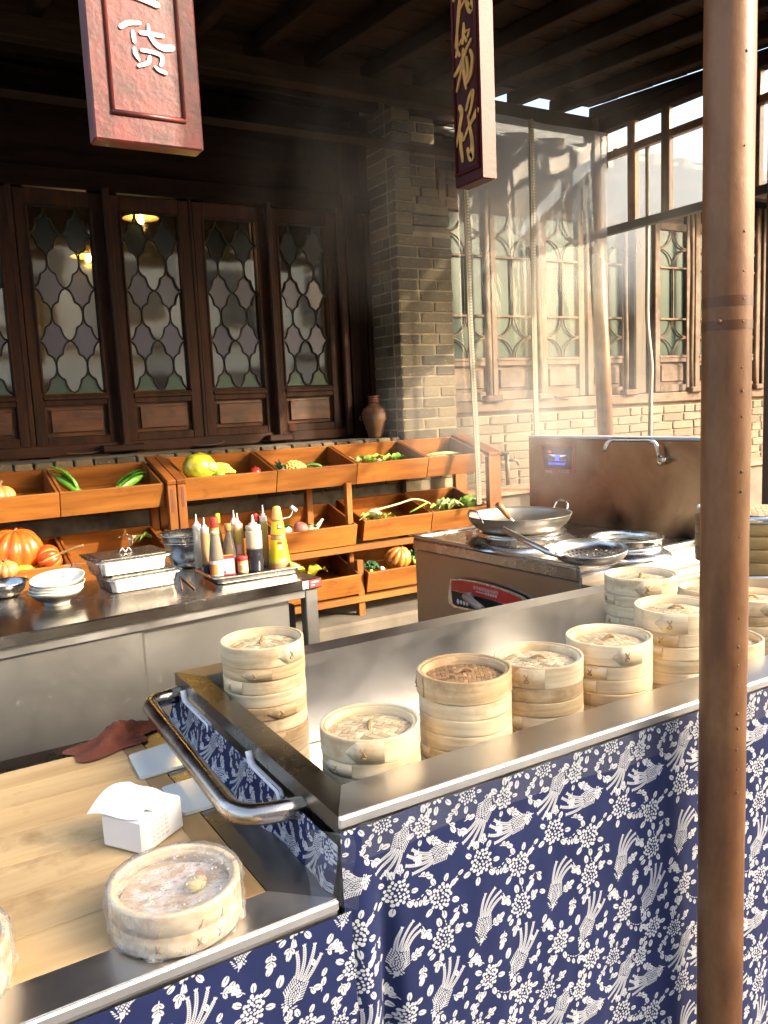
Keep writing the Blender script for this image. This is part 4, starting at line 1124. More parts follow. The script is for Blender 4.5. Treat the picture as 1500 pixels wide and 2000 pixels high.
p = front(1051, 1277); stack('the front stack beside the brown-covered one', p.x, p.y, p.z, ZF, .0995, brown=(1, 2), seed=4)
p = front(1188.5, 1239); stack('the front stack left of the tall pole stack', p.x, p.y, p.z, ZF, .1005, brown=(3,), seed=5)
p = front(1321, 1180); stack('the tall stack cut by the pole', p.x, p.y, p.z, ZF, .1035, seed=6)
p = at(1251, 1119, Y=1.66); stack('the back stack left of the pole', p.x, p.y, p.z, ZF, .1005, seed=7)
p = at(1389, 1144, Y=1.70); stack('the back stack hidden by the pole', p.x, p.y, p.z, ZF, .1005, seed=8)
p = front(1414, 1243); stack('the front stack right of the pole', p.x, p.y, p.z, ZF, .0985, seed=10)
p = at(1470, 1160, Y=1.62); stack('the back stack at the right edge', p.x, p.y, p.z, ZF, .0985, lid='pale', brown=(1,), seed=11)
stack('the tallest stack in the left corner', .752, 1.93, at(505, 1246, Y=1.93).z, ZF, .104, brown=(1, 4, 6, 7), seed=1, tiesides=1.1)
t = thing('bamboo_hoop', 'loose bamboo hoop lying on the tray floor beside the short near stack', 'hoop', (.70, 1.60, ZF+.001), .3)
link('rim', ring_mesh('rim', .06, .014, .006, BAMBOO, seed=33), t)

# ================================================================== PREP TABLE (front left)
TZ = .72
def TL(px_, py_, z=TZ): return at(px_, py_, z=z)
tab = thing('prep_table', 'steel-rimmed kitchen table with a scrubbed wooden board top', 'table', (.562, 1.178, -.15), R(1.0))
tz = TZ+.15
def tbox(name, c, d, mat, bev=.002, par=None):
    mb = MB(); mb.box(c, d, bev=bev); return mb.build(name, mat, par or tab)
def tslab(name, pts, z0, z1, mat):
    mb = MB(); mb.prism(pts, z0, z1); return mb.build(name, mat, tab)
tslab('steel_border', [(-1.6, 0), (0, 0), (-.088, .088), (-1.6, .088)], tz-.035, tz, STEEL)
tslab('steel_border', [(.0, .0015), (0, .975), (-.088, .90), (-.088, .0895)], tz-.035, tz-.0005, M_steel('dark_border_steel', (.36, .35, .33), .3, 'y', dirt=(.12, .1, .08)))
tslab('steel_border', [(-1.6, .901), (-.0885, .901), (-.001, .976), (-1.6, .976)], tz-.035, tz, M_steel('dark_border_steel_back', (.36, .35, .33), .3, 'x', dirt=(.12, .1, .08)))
mb = MB(); mb.box((-.8, -.0035, tz-.0105), (1.602, .008, .019), bev=.003); mb.build('rim_edge', M_steel('bright_edge', (.86, .86, .85), .42), tab)
tbox('apron', (-.8, .49, tz-.14), (1.58, .93, .2), STEEL_D)
for x_ in (-1.5, -.05):
    for y_ in (.05, .92): tbox('leg', (x_, y_, (tz-.04)/2), (.045, .045, tz-.04), STEEL_D)
ys = [.0895, .205, .335, .452, .578, .70, .80, .9]
for a, b in zip(ys, ys[1:]):
    x0 = -1.6; segs = [-.83+random.uniform(-.1, .1), -.14]
    for x1 in segs:
        tbox('board', ((x0+x1)/2, (a+b)/2, tz-.014+random.uniform(-.0006, .0006)), (x1-x0-.0015, b-a-.0014, .026), TABLEW, .0005); x0 = x1
tbox('end_batten', (-.1145, .495, tz-.0142), (.0505, .808, .026), TABLEW_Y, .0015)
mb = MB()
def tsk(u, v):
    x = -1.55+1.574*u; z = tz-.030+(-.55)*v
    return (x, -.004-.02*v-.006*math.sin(x*14)*v-.004*noise.noise((x*8, v*3, 5)), z)
mb.grid(tsk, 120, 20); me = mb.mesh('tablecloth', BATIK); set_uv(me, lambda x, y, z: ((x+.09)/UW, (z+.42)/UH))
t2 = link('tablecloth', me, None, tab.location, tab.rotation_euler); tag(t2, 'navy batik cloth hanging from the front edge of the wooden prep table', 'tablecloth')

# tissue packet
A_, B_, D_ = TL(200, 1653), TL(283, 1674), TL(357, 1614)
tt = thing('tissue_pack', 'white pack of paper tissues with one sheet pulled out, on the board', 'tissues', (*(B_.xy), TZ), math.atan2(B_.y-A_.y, B_.x-A_.x))
L1 = (B_-A_).length; L2 = .118; H_ = .070
PAPER = M_plain('white_paper_wrap', (.80, .80, .79), .6, var=.02, bmp=.1, bscale=30)
mb = MB()
def tb(u, v): return None
q = MB(); q.box((-L1/2, L2/2, H_/2), (L1, L2, H_), bev=.006)
q.v = [(x+.003*noise.noise((x*20, y*20, z*20)), y+.003*noise.noise((x*20+5, y*20, z*20)), z+(.004*noise.noise((x*15, y*15, 3)) if z > .04 else 0)) for x, y, z in q.v]
q.build('packet', PAPER, tt)
mb = MB()
mb.grid(lambda u, v: (-L1*.55-L1*.62*(1-u)*(1-.15*v)+L1*.45*u, -.004+L2*(.05+.80*v)-.016*(1-u)*(1-v), H_+.004+.016*math.sin(math.pi*v)*(1-.4*u)+.020*(1-u)*(v-.2)+.004*math.sin(u*6+v*4)), 18, 12)
mb.grid(lambda u, v: (-L1*.50+L1*.48*u, L2*(.30+.45*v), H_+.004+.012*math.sin(v*2.9)*(1-.7*u)), 12, 8)
mb.build('sheet', M_plain('tissue_paper', (.84, .84, .83), .8, var=.02), tt)
mb = MB()
for i in range(4):
    for j in range(5): mb.box((.0006, .03+.012*i, .018+.009*j), (.001, .008, .005))
mb.build('printed_grid', M_plain('pale_grey_print', (.62, .60, .55), .7), tt)

# pale blue glass boards and the rag
GLB = M_plain('pale_blue_glass', (.52, .60, .62), .12, var=.02, coat=.4)
for nm, cs, zz_ in (('pale blue glass board under the rag beside the steel rim', ((250, 1474), (273, 1518), (373, 1488), (338, 1446)), TZ+.003), ('pale blue glass board between the tissue pack and the push handle', ((313, 1537), (357, 1588), (450, 1560), (400, 1511)), TZ+.003)):
    P = [at(*c, z=zz_+.006) for c in cs]; o0 = P[0]
    t = None
    mb = MB(); pts = fillet([(p.x-o0.x, p.y-o0.y, 0) for p in P]+[(P[0].x-o0.x, P[0].y-o0.y, 0), (P[1].x-o0.x, P[1].y-o0.y, 0)], .012, 4)
    pts = pts[1:-1]; pts = [p for p in pts][5:] if False else pts
    ring = []
    for k in range(4):
        a, b, c = P[k-1], P[k], P[(k+1) % 4]; u = (a-b).normalized()*.012; v = (c-b).normalized()*.012
        for s_ in range(5):
            w_ = s_/4; ring.append(((b+u)*(1-w_)**2+2*w_*(1-w_)*b+(b+v)*w_*w_-o0))
    if sum((ring[i].x*ring[(i+1) % 20].y-ring[(i+1) % 20].x*ring[i].y) for i in range(20)) < 0: ring.reverse()
    mb.prism([(p.x, p.y) for p in ring], 0, .007)
    o_ = mb.build('glass_board', GLB, None, (o0.x, o0.y, zz_-.002)); tag(o_, nm, 'board', 'glass boards on the table')
o_ = None
rc = TL(232, 1447)
def rag(u, v):
    a = 2*math.pi*u; r_ = v*(.105+.03*math.sin(2*a+.6)+.018*math.sin(5*a+1)+.012*math.sin(3*a))
    h = .045*math.exp(-(v*1.5)**2)+.016*noise.noise((math.cos(a)*v*3, math.sin(a)*v*3, 2))*(.3+v)+.012*abs(noise.noise((math.cos(a)*v*6, math.sin(a)*v*6, 9)))
    return (r_*math.cos(a)*1.15, r_*math.sin(a)*.72, max(.002, h*(1.05-v)+.004))
mb = MB(); mb.grid(rag, 60, 16); o_ = mb.build('cleaning_rag', M_plain('rust_towelling', (.135, .036, .018), .95, var=.3, scale=25, bmp=.8, bscale=260), None, (rc.x, rc.y, TZ), (0, 0, .25)); tag(o_, 'rust-brown cleaning rag heaped at the back of the wooden board', 'rag')
mb = MB(); 
# wrapped steamers on the table
WRAP = M_film('cling_film', .14, .25, .10, (.88, .87, .86), .6, 34, streak=.34)
def wrapped(px_c, py_c, px_l, px_r, label, h=.072, bun=True, seed=0):
    c = at(px_c, py_c, z=TZ+h*.6); D = (at(px_r, py_c, z=TZ+h*.6)-at(px_l, py_c, z=TZ+h*.6)).length; r_ = D/2
    t = thing('wrapped_steamer', label, 'steamer', (c.x, c.y, TZ), .5)
    mb = MB(); fn = lambda R_, z, a: (R_*(1+.005*math.sin(2*a)), z)
    mb.lathe([(r_-.011, .006), (r_-.002, .001), (r_, .004), (r_, h*.46), (r_-.0012, h*.48), (r_-.0012, h*.5), (r_, h*.52), (r_, h-.003), (r_-.002, h), (r_-.009, h), (r_-.011, h-.003), (r_-.011, .006)], 56, fn=fn, cap=False); mb.build('ring', BAMBOO, t)
    mb = MB(); mb.lathe([(r_-.011, h-.018), (r_-.017, h-.017), (r_-.017, h-.007), (r_-.011, h-.007)], 56, cap=False); mb.build('inner_band', BAMBOO, t)
    m_, n_, l_, b_, o_ = nodes('steamed_lining')
    f_ = noisetex(n_, l_, coords(n_, l_), 26, 6, .6, .5)
    l_.new(ramp(n_, l_, f_, [(.40, (.50, .36, .23)), (.48, (.66, .55, .43)), (.58, (.78, .73, .67))]), b_.inputs['Base Color']); b_.inputs['Roughness'].default_value = .45
    bump(n_, l_, b_, noisetex(n_, l_, coords(n_, l_), 90, 4), .5, .004)
    mb = MB(); mb.lathe([(.0, h-.030), (r_*.5, h-.032), (r_-.0175, h-.026)], 40, cap=False); mb.build('lining', m_, t)
    mb = MB(); va = math.atan2(-c.y, -c.x)-.5
    for s_ in (-.35, .25, .6):
        a = va+s_; [mb.tube([((r_-.001)*math.cos(a+p_), (r_-.001)*math.sin(a+p_), h*(z_)), ((r_+.003)*math.cos(a+p_+q_/2), (r_+.003)*math.sin(a+p_+q_/2), h*(z_+.10)), ((r_-.001)*math.cos(a+p_+q_), (r_-.001)*math.sin(a+p_+q_), h*(z_+.2))], .0013, 5) for p_, q_, z_ in ((0, .08, .14), (.08, -.08, .14), (.03, .09, .52))]
    mb.build('tie', STRING, t)
    if bun:
        mb = MB(); mb.ball((.028, -.018, h-.022), (.022, .018, .011), 12, 7); mb.build('bun', M_plain('yellow_bun', (.62, .50, .16), .5, var=.3, scale=40), t)
        mb = MB(); mb.ball((.048, -.006, h-.023), (.010, .009, .009), 10, 6); mb.build('berry', M_plain('orange_berry', (.60, .22, .08), .4), t)
    mb = MB()
    def film(u, v):
        a = 2*math.pi*u; nz = noise.noise((math.cos(a)*4+seed, math.sin(a)*4, v*6)); n2 = noise.noise((math.cos(a)*11, math.sin(a)*11+seed, v*13))
        if v < .42:                                   # over the mouth
            k = v/.42; return ((r_+.002)*k*math.cos(a), (r_+.002)*k*math.sin(a), h+.0015-.010*(1-k*k)+.0015*n2)
        k = (v-.42)/.58
        out = .002+.006*abs(nz)*math.sin(k*3.1)+.014*max(0, nz-.05)*k+.004*abs(n2)
        return ((r_+out)*math.cos(a), (r_+out)*math.sin(a), h*(1-k)+.003+.006*n2*k)
    mb.grid(film, 110, 26); mb.build('cling_film', WRAP, t)
    # droplets under the film
    mb = MB(); rr = random.Random(seed+4)
    for k in range(90):
        a = rr.uniform(0, 6.28); q_ = r_*math.sqrt(rr.random())*.86; s_ = rr.uniform(.0009, .0022)
        mb.ball((q_*math.cos(a), q_*math.sin(a), h-.0085+.010*(q_/r_)**2), (s_*1.6, s_, s_*.5), 6, 4)
    mb.build('droplets', M_plain('water_drop', (.5, .42, .36), .08), t, kind='stuff')
    return t
wrapped(343, 1745, 222, 468, 'bamboo steamer wrapped in cling film on the front edge of the table')
wrapped(-128, 1885, -255, 8, 'cling-wrapped steamer cut off by the left picture edge', bun=False, seed=8)

# ================================================================== STEEL CABINET (left, behind the table)
CZ = .80
cab = thing('steel_cabinet', 'stainless steel kitchen cabinet with sliding doors behind the prep table', 'cabinet', (1.543, 3.202, -.15), R(5.6))
cz = CZ+.15
def kbox(name, c, d, mat, bev=.003):
    mb = MB(); mb.box(c, d, bev=bev); return mb.build(name, mat, cab)
kbox('worktop', (-1.15, .375, cz-.0225), (2.3, .75, .045), M_steel('worktop_steel', (.50, .47, .43), .2, 'x', smear=.08, dirt=(.2, .13, .08)), .006)
kbox('upper_rail', (-1.16, .05, cz-.065), (2.24, .05, .038), STEEL)
kbox('leg', (-.045, .045, (cz-.05)/2), (.06, .05, cz-.05), STEEL_D); kbox('leg', (-.045, .70, (cz-.05)/2), (.06, .05, cz-.05), STEEL_D)
kbox('leg', (-2.25, .045, (cz-.05)/2), (.06, .05, cz-.05), STEEL_D)
dm = M_steel('door_steel', (.47, .46, .44), .36, 'z', smear=.02)
kbox('door', (-.46, .085, .44), (.66, .02, .84), dm); kbox('door', (-1.36, .06, .44), (1.13, .02, .84), dm)
kbox('door_seam', (-.789, .072, .44), (.012, .03, .84), STEEL_D)
kbox('inside', (-1.15, .42, .42), (2.15, .6, .8), M_plain('dark_inside', (.03, .028, .026), .6))
kbox('lower_rail', (-1.16, .05, .03), (2.24, .05, .05), STEEL)
for nm, x_, wd, cc in (('sticker', -.036, .058, (.62, .06, .05)), ('sticker', -.085, .03, (.75, .72, .66))):
    mb = MB(); mb.box((x_, -.0012, cz-.021), (wd, .0016, .034), bev=.0005); s_ = mb.build(nm, M_plain('sticker_%d' % int(wd*1000), cc, .4, var=.03), cab)
    mb = MB()
    if wd > .05:
        for r_, (q0, q1) in enumerate(((-.02, .018), (-.022, -.004))):
            nn = 5 if r_ == 0 else 3
            for k in range(nn): mb.box((x_+q0+(q1-q0)*(k+.5)/nn, -.0024, cz-.014-.014*r_), (.0055, .001, .007 if r_ == 0 else .004))
    else: mb.tube([(x_+.007*math.cos(a), -.0024, cz-.02+.008*math.sin(a)) for a in [k*.6 for k in range(8)]], .0012, 4)
    mb.build('print', M_plain('sticker_print_%d' % int(wd*1000), (.8, .75, .7) if wd > .05 else (.2, .2, .2), .5), s_)

def on(px_, py_, z=CZ): return at(px_, py_, z=z)
# bowls
BOWL = M_plain('cream_melamine', (.74, .72, .64), .25, var=.03, coat=.3)
def bowl_mesh(R_=.105, h=.062):
    pr = [(.0, .0), (.048, .0), (.050, .012), (.052, .0155), (R_*.66, .026), (R_*.70, .0255), (R_*.86, .043), (R_*.885, .043), (R_*.985, h-.004), (R_, h), (R_-.004, h-.0015), (R_*.86, h-.017), (R_*.62, .024), (.035, .016), (0, .0155)]
    return pr
bc = on(112, 1180); q = MB(); q.lathe(bowl_mesh(), 48, cap=False); bme = q.mesh('dish', BOWL)
for k in range(4):
    t = thing('rice_bowl', ('bottom bowl of the cream bowl stack, standing on the cabinet', 'second bowl from the bottom of the cream stack', 'third bowl from the bottom of the cream stack', 'top cream bowl with grey landscape print, tilted on its stack')[k], 'bowl', (bc.x+.004*k, bc.y-.002*k, CZ+.0135*k+(.010 if k == 3 else 0)), (R(7) if k == 3 else 0, R(-5) if k == 3 else R(-1.2*k), k*.7 if k < 3 else 0), 'cream bowls stacked on the cabinet')
    link('dish', bme, t)
    if k == 3:
        mb = MB(); rr = random.Random(5)
        for cx_, s0 in ((-.45, 1), (.75, 1.15)):
            for j in range(46):
                a = math.pi*.5+cx_+rr.gauss(0, .16); f_ = max(.15, min(.95, .45+rr.gauss(0, .16))); r_ = .105*(.62+.30*f_); z_ = .024+.027*f_*1.03
                mb.box((r_*math.cos(a), r_*math.sin(a), z_+.0012), (rr.uniform(.002, .008), rr.uniform(.001, .002), .0006), rot=(.0, .0, a+rr.uniform(-.5, .5)+1.57))
        for j in range(34):
            a = math.pi*.5+(j-17)*.075; mb.box((.0985*math.cos(a), .0985*math.sin(a), .0565), (.004, .0012, .0006), rot=(0, 0, a+1.57+(.5 if j % 2 else -.5)))
        mb.build('print', M_plain('grey_print', (.16, .17, .18), .5), t)
bg_ = on(150, 1147); mb = MB(); mb.grid(lambda u, v: (.07*(u-.5)+.012*noise.noise((u*5, v*5, 1)), .03*noise.noise((u*4, v*4, 8)), .09*v+.02*noise.noise((u*7, v*6, 4))), 14, 14)
o_ = mb.build('plastic_bag', M_film('thin_bag', .15, .3, .1, bscale=60), None, (bg_.x, bg_.y+.05, CZ+.01)); tag(o_, 'scrunched clear plastic bag between the bowls and the steel pans', 'bag')
# steel food pans
def pan_prof(L, W_, h, rim=.012, fl=.010, t=.0015):
    mb = MB(); rc = .022
    def loop(l, w_, r_, z):
        o = []
        for sx, sy, a0 in ((1, 1, 0), (-1, 1, 90), (-1, -1, 180), (1, -1, 270)):
            for k in range(6):
                a = R(a0+90*k/5); o.append((sx*(l/2-r_)+r_*math.cos(a), sy*(w_/2-r_)+r_*math.sin(a), z))
        return o
    loops = [loop(L-2*fl-.02, W_-2*fl-.02, rc, 0), loop(L-2*fl-.004, W_-2*fl-.004, rc, .004), loop(L-2*fl, W_-2*fl, rc, .012), loop(L, W_, rc+.004, h), loop(L+2*rim, W_+2*rim, rc+.01, h), loop(L+2*rim+.002, W_+2*rim+.002, rc+.01, h-.004)]
    ins = [loop(L+2*rim, W_+2*rim, rc+.01, h+.001), loop(L-.003, W_-.003, rc+.003, h+.001), loop(L-2*fl-.004, W_-2*fl-.004, rc, .006)]
    N = 24
    vs = [p for l_ in loops for p in l_]; fs = [(k*N+i, k*N+(i+1) % N, (k+1)*N+(i+1) % N, (k+1)*N+i) for k in range(len(loops)-1) for i in range(N)]
    fs.append(tuple(range(N))[::-1]); mb.add(vs, fs, 0, False)
    vs = [p for l_ in ins for p in l_]; fs = [(k*N+i, k*N+(i+1) % N, (k+1)*N+(i+1) % N, (k+1)*N+i) for k in range(len(ins)-1) for i in range(N)]
    fs.append(tuple(2*N+i for i in range(N))); mb.add(vs, fs, 0, False)
    return mb
PANS = M_steel('food_pan_steel', (.66, .63, .57), .26, 'x', smear=.08)
pa, pb = on(222, 1163), on(352, 1141); pang = math.atan2(pb.y-pa.y, pb.x-pa.x); pL = (pb-pa).length+.03; pW = .27
nrm = Vector((-math.sin(pang), math.cos(pang), 0)); pc = (pa+pb)/2+nrm*(pW/2)
def pan(z, off, label, h=.062):
    c = pc+off; t = thing('food_pan', label, 'food pan', (c.x, c.y, z), pang, 'lidded steel food pans on the cabinet')
    pan_prof(pL-.02, pW-.02, h).build('tray', PANS, t); 
    mb = MB(); L, W_ = pL+.006, pW+.006
    mb.box((0, 0, h+.0045), (L, W_, .005), bev=.0022); mb.box((0, 0, h+.0085), (L-.05, W_-.05, .005), bev=.0024); l_ = mb.build('cover', STEEL_S, t)
    return t, h, l_
t, h, l_ = pan(CZ, Vector((0, 0, 0)), 'lower lidded steel pan of the pair, flat on the cabinet')
off = at(262, 1121, z=CZ+.07)-(pa+pb)/2; off = Vector((-.035, .01, 0))
t, h, l_ = pan(CZ+.0745, off, 'upper lidded steel pan with a wire grip on its cover')
mb = MB(); mb.lathe([(.036, h+.0115), (.034, h+.0085), (.018, h+.0075), (0, h+.0075)], 20, cap=False)
mb.tube(fillet([(-.028, 0, h+.011), (-.014, 0, h+.034), (.0, 0, h+.012), (.014, 0, h+.034), (.028, 0, h+.011)], .008, 3), .0022, 6); mb.build('grip', STEEL_S, l_)
# basins and pot
def bowl_steel(nm, c, R_, h, label, cat, extra=None):
    t = thing(nm, label, cat, c)
    mb = MB(); mb.lathe([(0, 0), (R_*.55, 0), (R_*.72, h*.12), (R_*.9, h*.5), (R_*.96, h*.97), (R_*1.06, h), (R_*1.06, h+.003), (R_*.95, h+.0015), (R_*.88, h*.5), (R_*.7, h*.15), (0, h*.06)], 48, cap=False)
    mb.build('vessel', STEEL_S, t); return t
b1 = on(14, 1166); bowl_steel('mixing_bowl', (b1.x-.01, b1.y+.03, CZ), .098, .058, 'shallow steel mixing bowl at the left edge of the cabinet', 'bowl')
b2 = on(378, 1108); bowl_steel('stock_pot', (b2.x+.015, b2.y+.06, CZ), .135, .125, 'deep steel pot behind the sauce bottles', 'pot')
bowl_steel('mixing_bowl', (b2.x+.01, b2.y+.06, CZ+.105), .142, .055, 'wide steel bowl resting in the deep pot behind the bottles', 'bowl')
for k, (a, b) in enumerate((((351, 1125), (356, 1151)), ((354, 1128), (380, 1150)))):
    p0, p1 = on(*a, CZ+.004), on(*b, CZ+.004)
    mb = MB(); mb.tube([(0, 0, 0), tuple(p1-p0)], [.0028, .004], 6); o_ = mb.build('chopstick', M_plain('brown_chopstick', (.18, .08, .045), .5), None, tuple(p0)); tag(o_, ('wooden chopstick lying close against the pan corner', 'wooden chopstick slanting toward the sauce tray')[k], 'chopstick', 'chopsticks on the cabinet')

# ---- sauce tray and bottles
ta_, tb_ = on(428, 1144), on(584, 1120); tang = math.atan2(tb_.y-ta_.y, tb_.x-ta_.x); tL = (tb_-ta_).length; tW = .27
tn = Vector((-math.sin(tang), math.cos(tang), 0)); tc = (ta_+tb_)/2+tn*tW/2
t = thing('sauce_tray', 'shallow steel tray of sauce bottles on the cabinet end', 'tray', (tc.x, tc.y, CZ), tang); pan_prof(tL+.03, tW+.01, .034, .007, .014).build('tray', PANS, t)
BZ = CZ+.007
def lin(name, c, rough=.2, tr_=.0): return M_plain(name, c, rough, var=.06, coat=.3)
def M_bottle(name, c, alpha=.5, rough=.12, liquid=None, zl=.1):
    m, n, l, b, o = nodes(name)
    if liquid:
        tc_ = n.new('ShaderNodeTexCoord'); sp = n.new('ShaderNodeSeparateXYZ'); l.new(tc_.outputs['Object'], sp.inputs[0])
        col = ramp(n, l, sp.outputs[2], [(max(0, zl-.012), liquid), (zl, c)])
        l.new(col, b.inputs['Base Color'])
    else: b.inputs['Base Color'].default_value = (*c, 1)
    b.inputs['Roughness'].default_value = rough; b.inputs['Coat Weight'].default_value = .3
    if alpha < 1:
        b.inputs['Transmission Weight'].default_value = 1-alpha; b.inputs['IOR'].default_value = 1.2
    return m
PLAST = M_plain('milky_cap', (.72, .69, .62), .4, var=.03)
def bottle(px_, py_top, py_base, wpx, kind, label, mat, capm, names=('sauce_bottle', 'bottle'), lab=None, cut=None):
    c = on(px_, py_base, BZ); d = (c-Vector((0, 0, EYE))).dot(_fw); r_ = wpx/2/F_PX*d
    h = at(px_, py_top, Y=c.y).z-BZ; c.y += r_*.6; c.x += r_*.35
    t = thing(names[0], label, names[1], (c.x, c.y, BZ), random.uniform(-.3, .3), 'sauce bottles on the steel tray')
    t.rotation_euler.z = math.atan2(-c.x, c.y) if lab else t.rotation_euler.z
    mb = MB(); cp = MB()
    if kind == 'squeeze':
        mb.lathe([(0, 0), (r_*.92, 0), (r_, .006), (r_, h*.70), (r_*.96, h*.72), (r_*.80, h*.735), (r_*.80, h*.75)], 28, cap=False)
        cp.lathe([(r_*.90, h*.735), (r_*.92, h*.745), (r_*.92, h*.80), (r_*.86, h*.815), (r_*.55, h*.82), (r_*.50, h*.855), (r_*.22, h*.865), (r_*.17, h*.93), (r_*.10, h), (0, h)], 24, cap=False)
    elif kind == 'glass':
        mb.lathe([(0, 0), (r_*.95, 0), (r_, .006), (r_, h*.40), (r_*.9, h*.50), (r_*.52, h*.72), (r_*.45, h*.80), (r_*.45, h*.86)], 28, cap=False)
        cp.lathe([(r_*.52, h*.84), (r_*.54, h*.845), (r_*.54, h*.985), (r_*.50, h), (0, h)], 20, cap=False)
    elif kind == 'taper':
        mb.lathe([(0, 0), (r_*.95, 0), (r_, .006), (r_*.98, h*.33), (r_*.60, h*.70), (r_*.52, h*.76), (r_*.52, h*.82)], 28, cap=False)
        cp.lathe([(r_*.57, h*.80), (r_*.59, h*.805), (r_*.58, h*.985), (r_*.54, h), (0, h)], 20, cap=False)
    elif kind == 'bulb':
        mb.lathe([(0, 0), (r_*.9, 0), (r_*.97, .008), (r_, h*.22), (r_*.98, h*.42), (r_*.75, h*.62), (r_*.42, h*.76), (r_*.36, h*.86)], 28, cap=False)
        cp.lathe([(r_*.46, h*.86), (r_*.50, h*.87), (r_*.50, h*.97), (r_*.44, h), (0, h)], 20, cap=False)
    elif kind == 'cone':
        mb.lathe([(0, 0), (r_*.98, 0), (r_, .006), (r_*.63, h*.50), (r_*.66, h*.52), (r_*.50, h*.76), (r_*.48, h*.79)], 32, cap=False)
        cp.lathe([(r_*.47, h*.785), (r_*.47, h*.80), (r_*.34, h*.97), (r_*.30, h*.985), (0, h)], 24, cap=False)
    elif kind == 'jar':
        mb.lathe([(0, 0), (r_*.95, 0), (r_, .004), (r_, h*.70), (r_*.85, h*.78)], 28, cap=False)
        cp.lathe([(r_*.92, h*.74), (r_*.98, h*.76), (r_*.98, h*.96), (r_*.92, h), (0, h)], 24, cap=False)
    mb.build('body', mat, t); cp.build('cap', capm, t)
    for (z0, z1, a0, a1, kr, cm) in lab or []:
        q = MB(); n = 14
        def rad(z):
            f_ = z/h
            if kind == 'cone': return (r_*(1-.37*f_/.5) if f_ < .5 else r_*(.66-.16*(f_-.52)/.24))
            if kind == 'taper': return r_*(.99 if f_ < .33 else .98-.38*(f_-.33)/.37) if f_ < .7 else r_*.59-.0*f_
            return r_
        q.grid(lambda u, v: ((rad(h*(z0+(z1-z0)*v))+.0007*kr)*math.cos(-math.pi/2+a0+(a1-a0)*u), (rad(h*(z0+(z1-z0)*v))+.0007*kr)*math.sin(-math.pi/2+a0+(a1-a0)*u), h*(z0+(z1-z0)*v)), n, 4)
        q.build('label', cm, t)
    return t
c = lambda nm, col: M_plain(nm, col, .45, var=.04)
Y_L, R_L, W_L = c('yellow_label', (.82, .62, .02)), c('red_label', (.55, .04, .03)), c('white_label', (.76, .72, .66))
OR_, PK, BLK = c('orange_label', (.60, .30, .05)), c('pink_label', (.62, .36, .36)), c('dark_label', (.06, .05, .05))
BARC = c('grey_barcode', (.32, .30, .32))
CLEAR = M_bottle('milky_bottle', (.66, .62, .52), .65); 
bottle(389, 1004, 1113, 17, 'squeeze', 'clear squeeze bottle with a white nozzle at the left end of the tray', CLEAR, PLAST)
bottle(404, 1010, 1121, 18, 'squeeze', 'brown sauce squeeze bottle beside the red-capped bottle', M_bottle('brown_squeeze', (.52, .33, .16), .75, liquid=(.05, .05, .10), zl=.05), c('greyish_cap', (.52, .48, .46)))
bottle(462, 996, 1108, 16, 'squeeze', 'milky squeeze bottle at the back between gold cap and yellow sauce', CLEAR, PLAST)
bottle(469, 1002, 1115, 20, 'squeeze', 'yellow oil squeeze bottle with cream nozzle and a pink tag', M_bottle('yellow_squeeze', (.60, .46, .12), .7, liquid=(.50, .24, .05), zl=.07), c('cream_cap', (.72, .60, .42)), lab=[(.30, .46, -.5, .5, 1, PK)])
bottle(519, 986, 1106, 16, 'squeeze', 'yellow oil squeeze bottle behind the yellow cone bottle', M_bottle('yellow_squeeze_back', (.58, .47, .16), .7), PLAST)
bottle(431, 1003, 1115, 17, 'glass', 'glass bottle with a bright yellow cap', M_bottle('olive_glass', (.20, .18, .10), .35), c('yellow_cap', (.80, .58, .02)))
bottle(504, 1003, 1107, 17, 'glass', 'dark soy sauce bottle with a red cap', M_bottle('dark_glass', (.035, .025, .02), .6), c('red_cap_dark', (.55, .03, .035)), lab=[(.08, .36, -1.0, 1.0, 1, W_L), (.12, .30, -.8, .3, 2, BLK), (.36, .40, -.8, .3, 2, Y_L)])
bottle(449, 1023, 1119, 28, 'bulb', 'empty round-bellied bottle with a gold cap', M_bottle('smoky_glass', (.30, .27, .20), .3), c('gold_cap', (.42, .20, .05)), lab=[(.25, .5, -1.3, -.9, 1, R_L)])
bottle(423, 1011, 1127, 29, 'taper', 'tapered glass bottle with a big red cap at the front of the tray', M_bottle('grey_glass', (.50, .43, .33), .4), c('red_cap', (.68, .035, .02)),
       lab=[(.02, .28, -1.1, 1.1, 1, W_L), (.04, .22, -1.0, .1, 2, OR_), (.04, .22, -1.1, -.75, 3, R_L), (.06, .19, .0, .75, 2, BARC), (.28, .295, -1.1, 1.1, 2, R_L), (.72, .83, -1.3, 1.3, 2, OR_), (.745, .785, -.9, .9, 3, W_L)])
bottle(498, 1006, 1117, 32, 'squeeze', 'squeeze bottle half full of black soy sauce at the front', M_bottle('soy_squeeze', (.66, .52, .36), .85, liquid=(.035, .035, .045), zl=.115), c('stained_cap', (.62, .52, .40)), lab=[(.42, .55, .1, .75, 1, c('tan_tag', (.66, .50, .32)))])
RED_B = c('red_base', (.60, .10, .05))
